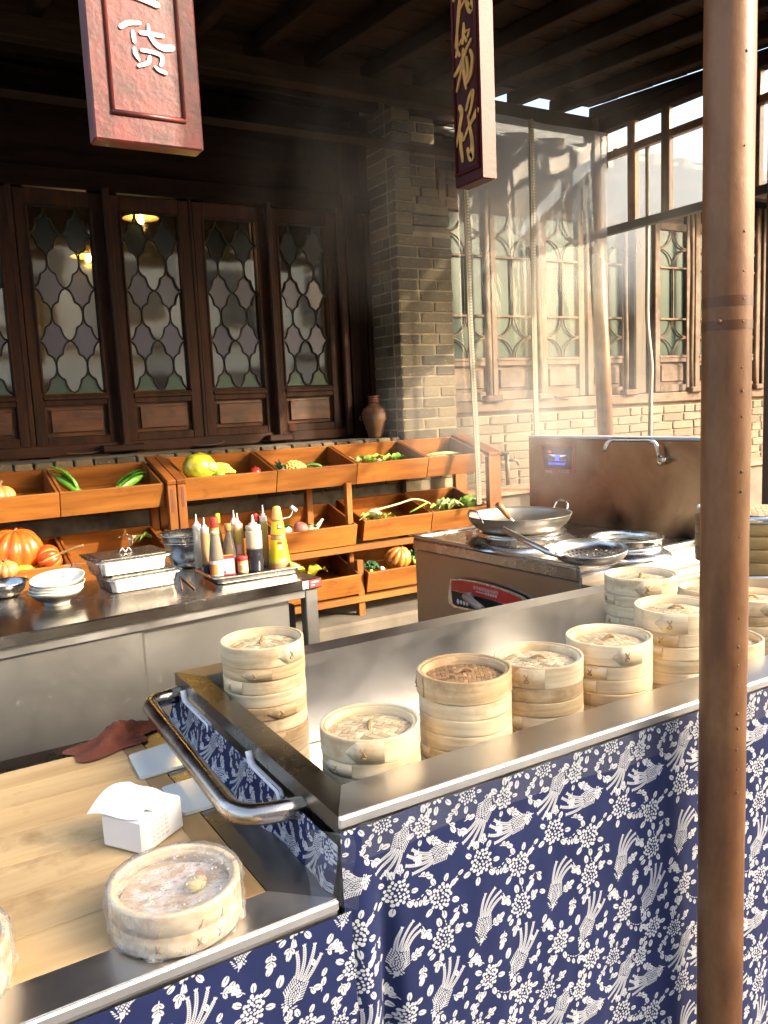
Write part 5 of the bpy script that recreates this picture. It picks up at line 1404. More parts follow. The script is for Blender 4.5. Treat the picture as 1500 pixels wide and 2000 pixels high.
bottle(545, 989, 1110, 45, 'cone', 'bright yellow cone-shaped seasoning bottle with an orange cap', M_bottle('amber_plastic', (.60, .42, .22), .7), c('orange_cap', (.80, .42, .10)),
       lab=[(.055, .46, -1.35, 1.35, 1, Y_L), (.0, .055, -1.5, 1.5, 1, RED_B), (.46, .475, -1.4, 1.4, 1, RED_B), (.53, .545, -1.5, 1.5, 1, RED_B), (.55, .77, -1.3, 1.3, 1, Y_L), (.755, .785, -1.4, 1.4, 2, RED_B), (.63, .71, -.1, .75, 2, R_L), (.655, .69, .05, .6, 3, W_L), (.57, .62, .05, .5, 2, c('orange_mark', (.70, .28, .05))),
            (.39, .43, -.15, .45, 2, R_L), (.31, .375, -.02, .28, 2, W_L), (.10, .16, -.15, .6, 2, c('pale_orange_mark', (.78, .50, .22))), (.12, .15, .3, .62, 3, W_L), (.08, .2, -1.3, -1.1, 2, W_L), (.57, .66, -1.25, -1.05, 2, W_L)])
bottle(474, 1087, 1120, 21, 'jar', 'small sauce jar with a red lid beside the seasoning carton', M_bottle('amber_jar', (.62, .40, .14), .9), c('red_lid', (.62, .05, .05)), names=('sauce_jar', 'jar'), lab=[(.1, .62, -1.2, 1.2, 1, c('cream_label', (.74, .60, .34))), (.15, .4, .3, .8, 2, W_L), (.2, .5, -.6, .0, 2, c('olive_mark', (.45, .35, .08)))])
bx = on(448, 1126, BZ)
t = thing('seasoning_carton', 'small dark red seasoning carton with a pink front leaning on the bottles', 'carton', (bx.x, bx.y+.02, BZ), (R(-9), 0, math.atan2(-bx.x, bx.y)+.1))
mb = MB(); mb.box((0, .02, .045), (.072, .042, .09), bev=.002); mb.build('box', c('maroon_card', (.26, .03, .04)), t)
mb = MB(); mb.box((.003, -.0016, .042), (.06, .001, .066)); p_ = mb.build('label', c('pink_card', (.72, .52, .50)), t)
mb = MB(); mb.box((-.0365, .02, .045), (.001, .038, .084)); mb.build('label', c('lime_card', (.55, .52, .04)), t)
mb = MB(); mb.box((-.013, -.0026, .017), (.014, .001, .014)); 
for k in range(3): mb.box((.008, -.0026, .056-.009*k), (.034-.006*k, .001, .0022))
mb.build('print', c('maroon_print', (.30, .06, .08)), p_)
mb = MB(); mb.box((.004, .022, .0915), (.05, .028, .002)); mb.build('label', Y_L, t)
w0, w1 = at(550, 1016, Y=3.72), at(573, 994, Y=3.74)
t = thing('oil_brush', 'white-tipped oil brush sticking up behind the yellow cone bottle', 'brush', tuple(on(538, 1098, BZ)), 0)
b0 = Vector(t.location); mb = MB(); mb.tube([tuple(p-b0) for p in interp([b0+Vector((0, .0, 0)), (b0+w0)/2+Vector((-.01, 0, .02)), w0, (w0+w1)/2+Vector((.012, 0, -.012)), w1], 6)], .0025, 6); mb.build('stem', c('grey_stem', (.5, .45, .4)), t)
mb = MB(); mb.tube([tuple(w1-b0+Vector((-.012, 0, .012))), tuple(w1-b0+Vector((.014, 0, -.010)))], .011, 10); mb.build('tip', PLAST, t)

# ================================================================== PRODUCE RACKS
TILT = R(15.5)
CD, CHH, TB = .46, .155, .018
crate_cache = {}
def crate(root, x0, x1, yf, ztop):
    """tilted open box; its upper front edge at (yf, ztop) in world terms"""
    w_ = x1-x0; key = round(w_, 3)
    if key not in crate_cache:
        d = {}
        def one(nm, c, dm_, mat):
            q = MB(); q.box(c, dm_, bev=.0022); d[nm] = q.mesh(nm, mat)
        one('front_board', (0, TB/2, -CHH/2), (w_-.004, TB, CHH), CRATE_X); one('back_board', (0, CD-TB/2, -CHH/2), (w_-.004, TB, CHH), CRATE_X)
        one('side_board_a', (-w_/2+TB/2+.003, CD/2, -CHH/2+.001), (TB, CD-2*TB-.001, CHH), CRATE_Y); one('side_board_b', (w_/2-TB/2-.003, CD/2, -CHH/2+.001), (TB, CD-2*TB-.001, CHH), CRATE_Y)
        one('bottom_board', (0, CD/2, -CHH+.008), (w_-2*TB-.01, CD-2*TB-.002, .012), CRATE_X)
        crate_cache[key] = d
    d = crate_cache[key]
    loc = Vector(((x0+x1)/2, yf, ztop))-Vector(root.location)
    cr = link('crate', d['front_board'], root, loc, (TILT, 0, 0))
    for nm in ('back_board', 'side_board_a', 'side_board_b', 'bottom_board'): link(nm.replace('_a', '').replace('_b', '') if nm.startswith('side') else nm, d[nm], cr)
    return cr
def rk(root, name, c, d, mat, rot=None, bev=.004):
    mb = MB(); mb.box(Vector(c)-Vector(root.location), d, rot=rot, bev=bev); return mb.build(name, mat, root)
rr_ = thing('produce_rack', 'long red-brown wooden vegetable rack with three tiers of tilted crates', 'rack', (1.54, 5.2, 0))
lr_ = thing('produce_rack', 'left red-brown wooden vegetable rack holding corn and pumpkins', 'rack', (1.48, 5.2, 0), 0)
ZT, ZM, ZL = 1.11, .69, .315
def end_frame(root, x, w_, leg=True):
    rk(root, 'sloping_rail', (x, 5.2+.225, 1.10+.065), (w_, .52, .03), CRATE_Y, (TILT, 0, 0))
    rk(root, 'front_post', (x, 5.205, .55), (w_*.92, .05, 1.06), CRATE_Z); rk(root, 'back_post', (x, 5.66, .60), (w_*.92, .05, 1.2), CRATE_Z)
    for zt_ in (ZM, ZL): rk(root, 'cross_rail', (x, 5.43, zt_-.02), (w_*.8, .41, .05), CRATE_Y, (TILT, 0, 0))
def dowel(root, x, z, L_): rk(root, 'inlay', (x, 5.181, z), (.018, .004, L_), M_plain('dark_inlay', (.13, .035, .015), .5), None, .001)
for a, b in ((1.575, 2.215), (2.215, 2.838), (2.838, 3.452), (3.452, 3.965)): crate(rr_, a, b, 5.2, ZT)
for a, b in ((1.60, 2.20), (2.20, 2.80)): crate(rr_, a, b, 5.17, ZM-.012)
for a, b in ((2.855, 3.45), (3.45, 3.965)): crate(rr_, a, b, 5.17, ZM+.004)
for a, b in ((1.60, 2.20), (2.20, 2.80), (2.855, 3.45), (3.45, 3.965)): crate(rr_, a, b, 5.15, ZL)
end_frame(rr_, 1.542, .06); end_frame(rr_, 4.06, .13)
rk(rr_, 'front_post', (2.765, 5.235, .83), (.045, .045, .30), CRATE_Z); rk(rr_, 'back_post', (2.62, 5.6, .8), (.05, .05, .5), CRATE_Z)
rk(rr_, 'front_post', (2.82, 5.225, .20), (.055, .05, .42), CRATE_Z); rk(rr_, 'back_post', (2.63, 5.62, .3), (.055, .05, .6), CRATE_Z); rk(rr_, 'front_post', (2.795, 5.30, .45), (.04, .04, .34), CRATE_Z)
for zt_, dy in ((.125, 0), (.50, .02)): rk(rr_, 'shelf_rail', (2.80, 5.20+dy, zt_), (2.5, .05, .045), CRATE_X)
for y_ in (.30,): rk(rr_, 'shelf_rail', (2.80, 5.2+y_, .2), (2.5, .05, .045), CRATE_X)
for a, b in ((-.40, .20), (.20, .812), (.812, 1.443)): crate(lr_, a, b, 5.2, ZT-.018)
end_frame(lr_, 1.479, .06)
dowel(lr_, 1.476, .98, .15); dowel(rr_, 1.545, 1.0, .13)
zlm = at(132, 1104, Y=5.17).z
for a, b in ((-.40, .20), (.20, .835), (.835, 1.443)): crate(lr_, a, b, 5.17, zlm)
rk(lr_, 'shelf_rail', (.5, 5.2, .4), (1.9, .05, .045), CRATE_X)

# ---- vegetables
def M_ribbed(name, c1, c2, n_ribs=10, rough=.35, stripe=None):
    if name in MT: return MT[name]
    m, n, l, b, o = nodes(name)
    v = coords(n, l); f = noisetex(n, l, v, 7, 5, .6, .4)
    col = ramp(n, l, f, [(.3, c1), (.7, c2)])
    if stripe:
        tc_ = n.new('ShaderNodeTexCoord'); gr = n.new('ShaderNodeTexGradient'); gr.gradient_type = 'RADIAL'; l.new(tc_.outputs['Object'], gr.inputs[0])
        ml = n.new('ShaderNodeMath'); ml.operation = 'MULTIPLY'; ml.inputs[1].default_value = n_ribs; l.new(gr.outputs[1], ml.inputs[0])
        fr = n.new('ShaderNodeMath'); fr.operation = 'PINGPONG'; fr.inputs[1].default_value = .5; l.new(ml.outputs[0], fr.inputs[0])
        col = mix(n, l, ramp(n, l, fr.outputs[0], [(.02, (1, 1, 1)), (.16, (0, 0, 0))]), col, stripe)
    l.new(col, b.inputs['Base Color']); b.inputs['Roughness'].default_value = rough; b.inputs['Coat Weight'].default_value = .25
    bump(n, l, b, noisetex(n, l, v, 60, 4), .12, .004)
    MT[name] = m; return m
STEM = M_plain('dry_stem', (.20, .13, .05), .8, var=.3)
def pumpkin(c, r_, sq, label, mat, ribs=10, rot=(0, 0, 0), stem=.04, cat='pumpkin', name='pumpkin', depth=.12):
    t = thing(name, label, cat, c, rot)
    mb = MB(); mb.ball((0, 0, r_*sq), (r_, r_, r_*sq), ribs*6, 18, fn=lambda th, ph: 1-depth*(1-abs(math.cos(ph*ribs/2)))*(math.sin(th)**.6 if math.sin(th) > 0 else 0)-.10*math.exp(-(th/.35)**2)-.0)
    mb.build('flesh', mat, t)
    if stem:
        mb = MB(); mb.tube(interp([(0, 0, r_*sq*1.78), (.004, 0, r_*sq*1.78+stem*.6), (.015, .004, r_*sq*1.78+stem)], 4), [.011]+[.008]*7+[.010], 7); mb.build('stem', STEM, t)
    return t
ORANGE = M_ribbed('orange_rind', (.56, .16, .025), (.70, .26, .045), 10)
DEEP = M_ribbed('deep_orange_rind', (.62, .085, .010), (.74, .15, .02), 12)
STRIPED = M_ribbed('striped_rind', (.48, .05, .012), (.60, .12, .02), 9, stripe=(.78, .36, .05))
TANR = M_ribbed('tan_orange_rind', (.52, .19, .05), (.62, .28, .09), 11)
def spot(px_, py_, Y, dz=0): p = at(px_, py_, Y=Y); p.z += dz; return p
p = spot(2, 975, 5.33); pumpkin((p.x, p.y, p.z-.05), .085, .78, 'tan-orange pumpkin in the left top crate at the picture edge', TANR, 11)
p = spot(45, 970, 5.30)
t = thing('bell_pepper', 'shiny green pepper beside the tan pumpkin in the left top crate', 'pepper', (p.x, p.y, p.z-.045), (R(80), 0, 1.2)); mb = MB(); mb.ball((0, 0, 0), (.044, .044, .058), 30, 12, fn=lambda th, ph: 1-.13*(1-abs(math.cos(ph*2)))); mb.build('flesh', M_plain('green_pepper', (.045, .20, .015), .2, var=.25, coat=.5), t)
mb = MB(); mb.tube([(0, 0, .05), (.004, 0, .07), (.01, 0, .08)], .006, 6); mb.build('stem', M_plain('green_stem', (.14, .30, .04), .5), t)
p = spot(101, 985, 5.3); t = thing('green_sprout', 'thin upright green sprout in the left top crate corner', 'sprout', (p.x, p.y, p.z-.06))
mb = MB(); mb.tube(interp([(0, 0, 0), (.005, 0, .07), (.012, 0, .10), (.008, 0, .135)], 4), .008, 6); mb.tube([(.008, 0, .075), (-.02, 0, .05)], .006, 6); mb.build('stalk', M_plain('light_green', (.20, .40, .03), .5), t)
# leaves as bent blades
def blade(mbx, base, tip, wd, sag=.02, curl=.3, n=12, twist=0., mi=0):
    base = Vector(base); tip = Vector(tip); ax = tip-base; side = ax.cross(Vector((0, 0, 1)))
    if side.length < 1e-4: side = Vector((1, 0, 0))
    side.normalize(); up = side.cross(ax).normalized()
    def f(u, v):
        w_ = wd*math.sin(math.pi*min(1, u*.92+.08))**.7*(1-.25*u)
        q = (v-.5)*2; s_ = side*math.cos(twist*u)+up*math.sin(twist*u)
        return base+ax*u+s_*q*w_+up*(sag*math.sin(math.pi*u)+curl*w_*q*q+.12*wd*math.sin(u*17+q*4)*abs(q))
    mbx.grid(lambda u, v: tuple(f(u, v)), n, 6, mi)
GREEN1 = M_plain('corn_husk_green', (.10, .26, .02), .45, var=.3, scale=14); GREEN2 = M_plain('dark_leaf_green', (.035, .12, .012), .4, var=.4, scale=18)
LETT = M_plain('lettuce_green', (.30, .46, .08), .45, var=.35, scale=16, bmp=.5, bscale=50); LETT_P = M_plain('pale_lettuce', (.52, .60, .26), .5, var=.25, scale=16, bmp=.4, bscale=50)
CREAM = M_plain('cream_white', (.66, .56, .36), .7, var=.15, scale=30, bmp=.8, bscale=90)
def corn(p0, p1, label, loc_dark=False):
    p0 = Vector(p0); p1 = Vector(p1); t = thing('corn_cob', label, 'corn', tuple(p0))
    d = p1-p0; mb = MB()
    n = 12; P = [d*(k/n)+Vector((0, 0, .012*math.sin(math.pi*k/n))) for k in range(n+1)]
    mb.tube(P, [.036*math.sin(math.pi*(.12+.85*(1-k/n)))**.8*(1-.2*k/n) for k in range(n+1)], 12); mb.build('husk', GREEN1, t)
    mb = MB()
    for k in range(5):
        o_ = Vector((random.uniform(-.02, .02), random.uniform(-.025, .015), random.uniform(.0, .03)))
        blade(mb, d*.25+o_*.5, d*(1.05+.12*random.random())+o_*1.6, .022, .03, .4, twist=random.uniform(-.6, .6))
    mb.build('leaf', GREEN2 if loc_dark else GREEN1, t)
corn(spot(168, 968, 5.40, -.02), spot(104, 930, 5.52), 'green corn cob leaning in the left end of the second crate')
corn(spot(206, 965, 5.40, -.03), spot(281, 928, 5.52), 'green corn cob with dark leaf tips in the right end of the second crate', True)
p = spot(177, 966, 5.38); t = thing('cauliflower', 'cream cauliflower between the two corn cobs', 'cauliflower', (p.x, p.y, p.z-.03)); mb = MB(); rr = random.Random(2)
for k in range(46):
    a = rr.uniform(0, 6.28); e = math.asin(rr.random()); q = .052; mb.ball((q*math.cos(a)*math.cos(e), q*.8*math.sin(a)*math.cos(e), q*.8*math.sin(e)), rr.uniform(.010, .016), 8, 5)
mb.build('curd', CREAM, t)
# R1: napa cabbage, bananas, green apple, red apple
p = spot(390, 915, 5.36); t = thing('chinese_cabbage', 'big crinkled yellow cabbage wrapped in film in the crate', 'cabbage', (p.x, p.y, p.z), (0, .25, .3))
mb = MB(); mb.ball((0, 0, 0), (.118, .10, .105), 40, 24, fn=lambda th, ph: 1+.06*noise.noise((math.sin(th)*math.cos(ph)*4, math.sin(th)*math.sin(ph)*4, math.cos(th)*4))+.035*noise.noise((math.sin(th)*math.cos(ph)*11, math.sin(th)*math.sin(ph)*11, math.cos(th)*5)))
mb.build('head', M_plain('yellow_cabbage', (.46, .40, .025), .3, var=.35, scale=18, bmp=.7, bscale=35, coat=.6), t)
mb = MB(); mb.ball((.035, -.098, .02), (.045, .012, .03), 14, 8); mb.build('cut_face', M_plain('pale_yellow_cut', (.66, .60, .14), .35), t)
p = spot(435, 922, 5.30); t = thing('banana_bunch', 'bunch of yellow-green bananas right of the yellow cabbage', 'bananas', (p.x, p.y, p.z-.02)); BAN = M_plain('banana_yellow', (.56, .50, .07), .4, var=.15, scale=9)
for k in range(3):
    path = interp([(-.07, .03*k, -.02+.012*k), (-.02, .01+.03*k, .018+.022*k), (.05, .03*k, .022+.016*k), (.09-.012*k, .03*k, .012+.014*k)], 5)
    mb = MB(); n = len(path); mb.tube([tuple(q) for q in path], [.019*max(.25, math.sin(math.pi*(.10+.86*i/(n-1)))**.45) for i in range(n)], 9); mb.build('banana', BAN, t)
def round_fruit(px_, py_, Y, r_, name, label, cat, mat, stem=True, sq=.92, depth=.05):
    p = spot(px_, py_, Y); t = thing(name, label, cat, (p.x, p.y, p.z-r_*.2), (random.uniform(-.3, .3), random.uniform(-.3, .3), 0))
    mb = MB(); mb.ball((0, 0, 0), (r_, r_, r_*sq), 24, 14, fn=lambda th, ph: 1-.14*math.exp(-(th/.4)**2)+depth*.3*math.cos(3*ph)*math.sin(th)); mb.build('flesh', mat, t)
    if stem: mb = MB(); mb.tube([(0, 0, r_*.74), (.003, 0, r_*1.05)], .003, 5); mb.build('stem', STEM, t)
    return t
round_fruit(430, 927, 5.27, .034, 'green_mango', 'small light green mango under the bananas', 'mango', M_plain('lime_skin', (.24, .46, .05), .35, var=.2))
round_fruit(499, 920, 5.36, .040, 'red_apple', 'red apple at the right end of the cabbage crate', 'apple', M_plain('apple_red', (.50, .02, .018), .22, var=.35, scale=14, coat=.4))
# R2: pineapple
p = spot(576, 914, 5.32); t = thing('pineapple', 'pineapple lying with its spiky green crown to the left', 'pineapple', (p.x, p.y, p.z-.01), (0, R(-78), .15)); mb = MB()
mb.ball((0, 0, 0), (.058, .058, .085), 20, 14); rr = random.Random(3)
for i in range(9):
    for j in range(12):
        th = .35+i*.30; a = j*math.pi/6+(i % 2)*.26; mb.ball((.057*math.sin(th)*math.cos(a), .057*math.sin(th)*math.sin(a), .083*math.cos(th)), .0115, 6, 4)
mb.build('fruit', M_plain('pineapple_skin', (.62, .40, .10), .6, var=.3, scale=60), t)
mb = MB()
for k in range(26):
    a = k*2.4; q = .2+.8*(k/26); blade(mb, (0, 0, .08), (.075*q*math.cos(a), .075*q*math.sin(a), .19-.055*q), .011, .01, .5, 6)
mb.build('crown', M_plain('pineapple_crown', (.05, .17, .07), .5, var=.3), t)
p = spot(552, 921, 5.27); round_fruit(553, 921, 5.27, .030, 'pink_radish', 'pink radish below the pineapple crown', 'radish', M_plain('radish_pink', (.60, .14, .20), .35, var=.4, scale=18))
t = thing('green_cucumber', 'slim dark green cucumber behind the pineapple', 'cucumber', tuple(spot(590, 912, 5.38))); mb = MB(); mb.tube(interp([(0, 0, 0), (.06, .0, .012), (.12, -.01, .004), (.15, -.02, -.02)], 5), [.014]*15+[.006], 8); mb.build('flesh', GREEN2, t)
# leafy heaps
def leafy(px_, py_, Y, nl, spread, size, label, mats, seed, name='lettuce_head', cat='lettuce', dz=-.03, up=.05):
    rr = random.Random(seed); p = spot(px_, py_, Y, dz); t = thing(name, label, cat, tuple(p))
    for k in range(nl):
        mb = MB(); b0 = Vector((rr.uniform(-spread, spread)*.6, rr.uniform(-.06, .05), rr.uniform(-.01, .01))); a = rr.uniform(-.5, .5)+(math.pi if rr.random() < .5 else 0)
        blade(mb, b0, b0+Vector((math.cos(a)*size*rr.uniform(.7, 1.2), math.sin(a)*size*.6, rr.uniform(.2, 1)*up)), size*.36*rr.uniform(.7, 1.15), size*.22, .45, 12, rr.uniform(-.9, .9)); mb.build('leaf', rr.choice(mats), t)
    return t
leafy(712, 900, 5.48, 7, .07, .13, 'pale crumpled lettuce at the left of the third crate', (LETT, LETT_P, LETT), 3)
leafy(770, 896, 5.48, 6, .06, .12, 'bright green lettuce at the right of the third crate', (LETT, LETT, GREEN1), 4)
leafy(738, 903, 5.42, 5, .07, .11, 'white-veined lettuce leaves at the front of the third crate', (LETT_P, LETT_P, LETT), 14)
p = spot(868, 890, 5.50); t = thing('yardlong_beans', 'bundle of long green beans in the right end top crate', 'beans', (p.x, p.y, p.z-.022)); mb = MB(); rr = random.Random(6)
for k in range(16):
    y_ = rr.uniform(-.05, .05); z_ = rr.uniform(0, .035); mb.tube(interp([(-.20+rr.uniform(-.03, .03), y_, z_-.012), (-.07, y_+rr.uniform(-.02, .02), z_+.012), (.07, y_+rr.uniform(-.02, .02), z_+.012), (.2+rr.uniform(-.03, .05), y_, z_-.004)], 4), .0065, 6)
mb.build('bean', M_plain('bean_green', (.36, .46, .17), .5, var=.3, scale=20), t)
# middle tier
t = leafy(738, 1012, 5.24, 5, .06, .15, 'pale green leek leaves lying in the middle crate', (LETT_P, LETT, LETT_P), 8, 'leek', 'leek', -.02, .03)
p = spot(800, 985, 5.3); t = thing('leek_stalk', 'single leek stalk curling over the right end of the middle crate', 'leek', tuple(p)); b0 = Vector(p); mb = MB(); mb.tube([tuple(q-b0) for q in interp([spot(720, 1000, 5.3), spot(775, 985, 5.34), spot(810, 975, 5.36), spot(840, 984, 5.33), spot(843, 997, 5.28)], 5)], .008, 7); mb.build('stalk', LETT_P, t)
p = spot(818, 990, 5.25); t = thing('spring_onion', 'green onion stalk leaning on the divider of the middle crates', 'onion', tuple(p)); b0 = Vector(p); mb = MB(); mb.tube([tuple(spot(800, 1001, 5.24)-b0), tuple(spot(834, 982, 5.27)-b0)], .007, 6); mb.build('stalk', M_plain('light_green', (.2, .4, .03), .5), t)
leafy(862, 990, 5.24, 6, .08, .15, 'crisp pale lettuce leaves in the right middle crate', (LETT_P, LETT_P, LETT), 9)
leafy(905, 985, 5.27, 6, .07, .15, 'light green cabbage leaves against the plastic curtain strip', (LETT, LETT_P, LETT), 10)
leafy(878, 983, 5.3, 3, .05, .12, 'darker green leaf between the pale lettuce leaves', (GREEN1,), 15)
round_fruit(587, 1030, 5.30, .052, 'pink_turnip', 'smooth pink turnip in the middle crate', 'turnip', M_plain('turnip_pink', (.62, .24, .21), .5, var=.15), False, 1.0)
for k, (a, b, r_, lb) in enumerate(((560, 1035, .036, 'white onion with green leaves left of the pink turnip'), (606, 1032, .038, 'pale onion right of the pink turnip'), (617, 1036, .030, 'small pale onion next to the white radish root'))):
    t = round_fruit(a, b, 5.27+.03*(k == 1), r_, 'white_onion', lb, 'onion', M_plain('onion_skin', (.52, .50, .36), .4, var=.25, scale=20), False)
    mb = MB()
    for j in range(4): blade(mb, (0, 0, .02), (.05*math.cos(j*1.7+k), .04*math.sin(j*1.7+k), .035), .016, .01, .3, 6)
    mb.build('leaf', GREEN2 if k != 1 else LETT, t)
t = thing('white_radish', 'white radish root pointing up in the middle crate', 'radish', tuple(spot(617, 1030, 5.3))); b0 = Vector(t.location); mb = MB(); mb.tube([tuple(spot(614, 1035, 5.3)-b0), tuple(spot(622, 1025, 5.32)-b0), tuple(spot(630, 1014, 5.34)-b0)], [.016, .015, .008], 9); mb.build('root', M_plain('radish_white', (.72, .66, .54), .45), t)
# big pumpkins, left middle crate
p = spot(22, 1075, 5.36); pumpkin((p.x, p.y+.02, p.z-.13), .168, .82, 'huge bright orange ribbed pumpkin in the left middle crate', DEEP, 12, (R(14), 0, .4), .03)
p = spot(82, 1090, 5.27); pumpkin((p.x-.03, p.y, p.z-.03), .086, .86, 'red and yellow striped pumpkin with a long dry stem', STRIPED, 9, (R(8), R(70), 0), .15)
p = spot(8, 1112, 5.22); pumpkin((p.x, p.y, p.z-.05), .078, .72, 'small orange pumpkin at the bottom left edge of the crate', TANR, 11, (R(20), 0, 0), .02)
p = spot(46, 1110, 5.23); t = thing('yellow_gourd', 'lumpy yellow gourd between the small and the striped pumpkin', 'gourd', (p.x, p.y, p.z-.03)); mb = MB(); mb.ball((0, 0, 0), (.062, .05, .055), 30, 14, fn=lambda th, ph: 1+.05*math.cos(8*ph)+.04*noise.noise((th*3, ph*3, 1))); mb.build('flesh', M_ribbed('yellow_rind', (.46, .30, .035), (.58, .42, .06)), t)
leafy(262, 1052, 5.36, 4, .06, .10, 'pale leaves showing over the upper steel pan', (LETT, LETT_P, CREAM), 11, 'cabbage_leaves', 'cabbage', -.03, .05)
# low tier
p = spot(768, 1083, 5.30); pumpkin((p.x, p.y, p.z-.085), .108, .80, 'orange pumpkin in the low right crate', ORANGE, 12, (R(30), 0, .3), .012)
def broccoli(px_, py_, Y, r_, label, seed):
    p = spot(px_, py_, Y); t = thing('broccoli', label, 'broccoli', tuple(p)); mb = MB(); rr = random.Random(seed)
    for k in range(70):
        a = rr.uniform(0, 6.28); e = math.asin(rr.random()); mb.ball((r_*1.25*math.cos(a)*math.cos(e), r_*math.sin(a)*math.cos(e), r_*.75*math.sin(e)), rr.uniform(.008, .015), 6, 4)
    mb.build('florets', M_plain('broccoli_green', (.022, .085, .025), .8, var=.4, scale=60), t)
    mb = MB(); mb.tube([(0, 0, 0), (.01, 0, -.05)], .02, 8); mb.build('stalk', LETT, t)
broccoli(722, 1108, 5.25, .052, 'dark green broccoli left of the low pumpkin', 1)
broccoli(806, 1088, 5.30, .065, 'dark green broccoli right of the low pumpkin beside the cooker', 2)
round_fruit(746, 1110, 5.22, .022, 'garlic_bulb', 'small white garlic bulb below the orange pumpkin', 'garlic', M_plain('garlic_white', (.72, .68, .56), .5), False)
t = leafy(606, 1122, 5.24, 3, .05, .17, 'yellow-green leaves hanging in the low crate beside the cabinet', (M_plain('yellow_leaf', (.48, .42, .04), .5, var=.25, scale=20, bmp=.3),), 12, 'mustard_leaves', 'leaves', -.02, .03)

# clay jar on the ledge and tap on the wall
p = at(733, 848, Y=6.02)
t = thing('clay_jar', 'brown clay jar with a ridged neck and two ear loops on the brick ledge', 'jar', (p.x, p.y, 1.252)); q = (at(733, 773, Y=6.02).z-1.252)
CLAY = M_plain('brown_clay', (.12, .055, .022), .65, var=.2, scale=10); RD = .105
mb = MB(); mb.lathe([(0, 0), (.055, 0), (.058, .004), (RD*.86, q*.34), (RD*.98, q*.43), (RD, q*.46), (RD*.985, q*.50), (RD, q*.52), (RD*.975, q*.545), (RD*.985, q*.56), (RD*.80, q*.69), (RD*.52, q*.77), (RD*.45, q*.80)], 36, cap=False); mb.build('body', CLAY, t)
mb = MB()
for k in range(4): mb.lathe([(RD*.40, q*(.795+.055*k)), (RD*.47, q*(.81+.055*k)), (RD*.40, q*(.83+.055*k))], 28, cap=False)
mb.lathe([(RD*.40, q*.98), (RD*.50, q*.99), (RD*.48, q), (RD*.38, q*.99), (RD*.36, q*.8), (0, q*.8)], 28, cap=False); mb.build('ridged_neck', M_plain('dark_red_clay', (.20, .07, .04), .6), t)
mb = MB()
for k in range(40):
    a = 2*math.pi*k/40; mb.tube([((RD*1.002*(1-.22*s_))*math.cos(a+.16*s_), (RD*1.002*(1-.22*s_))*math.sin(a+.16*s_), q*(.575+.13*s_)) for s_ in (0, .5, 1)], .0024, 4)
mb.build('carved_band', M_plain('dark_clay', (.22, .10, .045), .7), t)
for s_ in (-1, 1):
    mb = MB(); mb.tube([(s_*(RD+.006+.014*math.sin(a)), 0, q*.47+.016*math.cos(a)) for a in [math.pi*k/7 for k in range(8)]], .006, 7, M=Matrix.Rotation(-.5, 4, 'Z')); mb.build('ear', CLAY, t)
p = at(998, 905, Y=6.08)
BR = M_plain('tarnished_brass', (.20, .15, .08), .45, metal=.7, var=.3)
t = thing('wall_tap', 'small tarnished tap on the pale brick wall beside the rack', 'tap', tuple(p)); mb = MB(); mb.tube([(-.045, .06, .09), (-.045, .0, .09), (-.045, -.005, -.20)], .020, 10); mb.build('pipe', BR, t)
mb = MB(); mb.tube(fillet([(-.045, -.01, .03), (.05, -.03, .03), (.07, -.03, -.02)], .03, 5), .013, 8); mb.build('spout', BR, t); mb = MB(); mb.box((.0, -.03, .098), (.11, .016, .012), bev=.004); mb.tube([(.02, -.03, .03), (.02, -.03, .098)], .006, 6); mb.build('handle', BR, t)

# ================================================================== INDUCTION WOK STATION
SA = R(4.2); SX, SY, SZ = 2.476, 2.60, .80
st = thing('wok_station', 'stainless steel induction wok range with a tall splashback and red control panel', 'cooker', (SX, SY, -.15), SA)
Sx = Vector((math.cos(SA), math.sin(SA), 0)); Sy = Vector((-math.sin(SA), math.cos(SA), 0)); S0 = Vector((SX, SY, -.15))
def sl(p): d = Vector(p)-S0; return Vector((d.dot(Sx), d.dot(Sy), d.z))
def plane_at(px_, py_, p0, nrm):
    d = ray(px_, py_); o_ = Vector((0, 0, EYE)); return o_+d*((Vector(p0)-o_).dot(nrm)/d.dot(nrm))
sh_ = SZ+.15; LY, LX = 1.20, .90
SIDE = M_steel('range_side_steel', (.40, .33, .26), .34, 'z', smear=.05, bmp=.004)
def sbox(name, c, d, mat, bev=.004, par=None, rot=None):
    mb = MB(); mb.box(c, d, bev=bev, rot=rot); return mb.build(name, mat, par or st)
sbox('cabinet', (LX/2+.006, LY/2+.003, (sh_-.06)/2), (LX-.02, LY-.012, sh_-.06), SIDE)
sbox('worktop', (LX/2, LY/2, sh_-.035), (LX, LY, .07), M_steel('range_top_steel', (.58, .55, .51), .24, 'y', smear=.1, dirt=(.22, .14, .08)), .012)
for c, d in (((.015, LY/2, sh_+.006), (.03, LY, .012)), ((LX/2, LY-.015, sh_+.006), (LX, .03, .012)), ((LX/2, .015, sh_+.006), (LX, .03, .012))): sbox('raised_edge', c, d, STEEL_Y, .004)
sbox('sky_sheen_front', (LX/2, -.003, .48), (LX-.01, .006, .9), M_plain('lilac_sky_sheen', (.55, .54, .62), .25, var=.04, coat=.3), .002)  # lilac sheet paints the sky's sheen onto the steel front
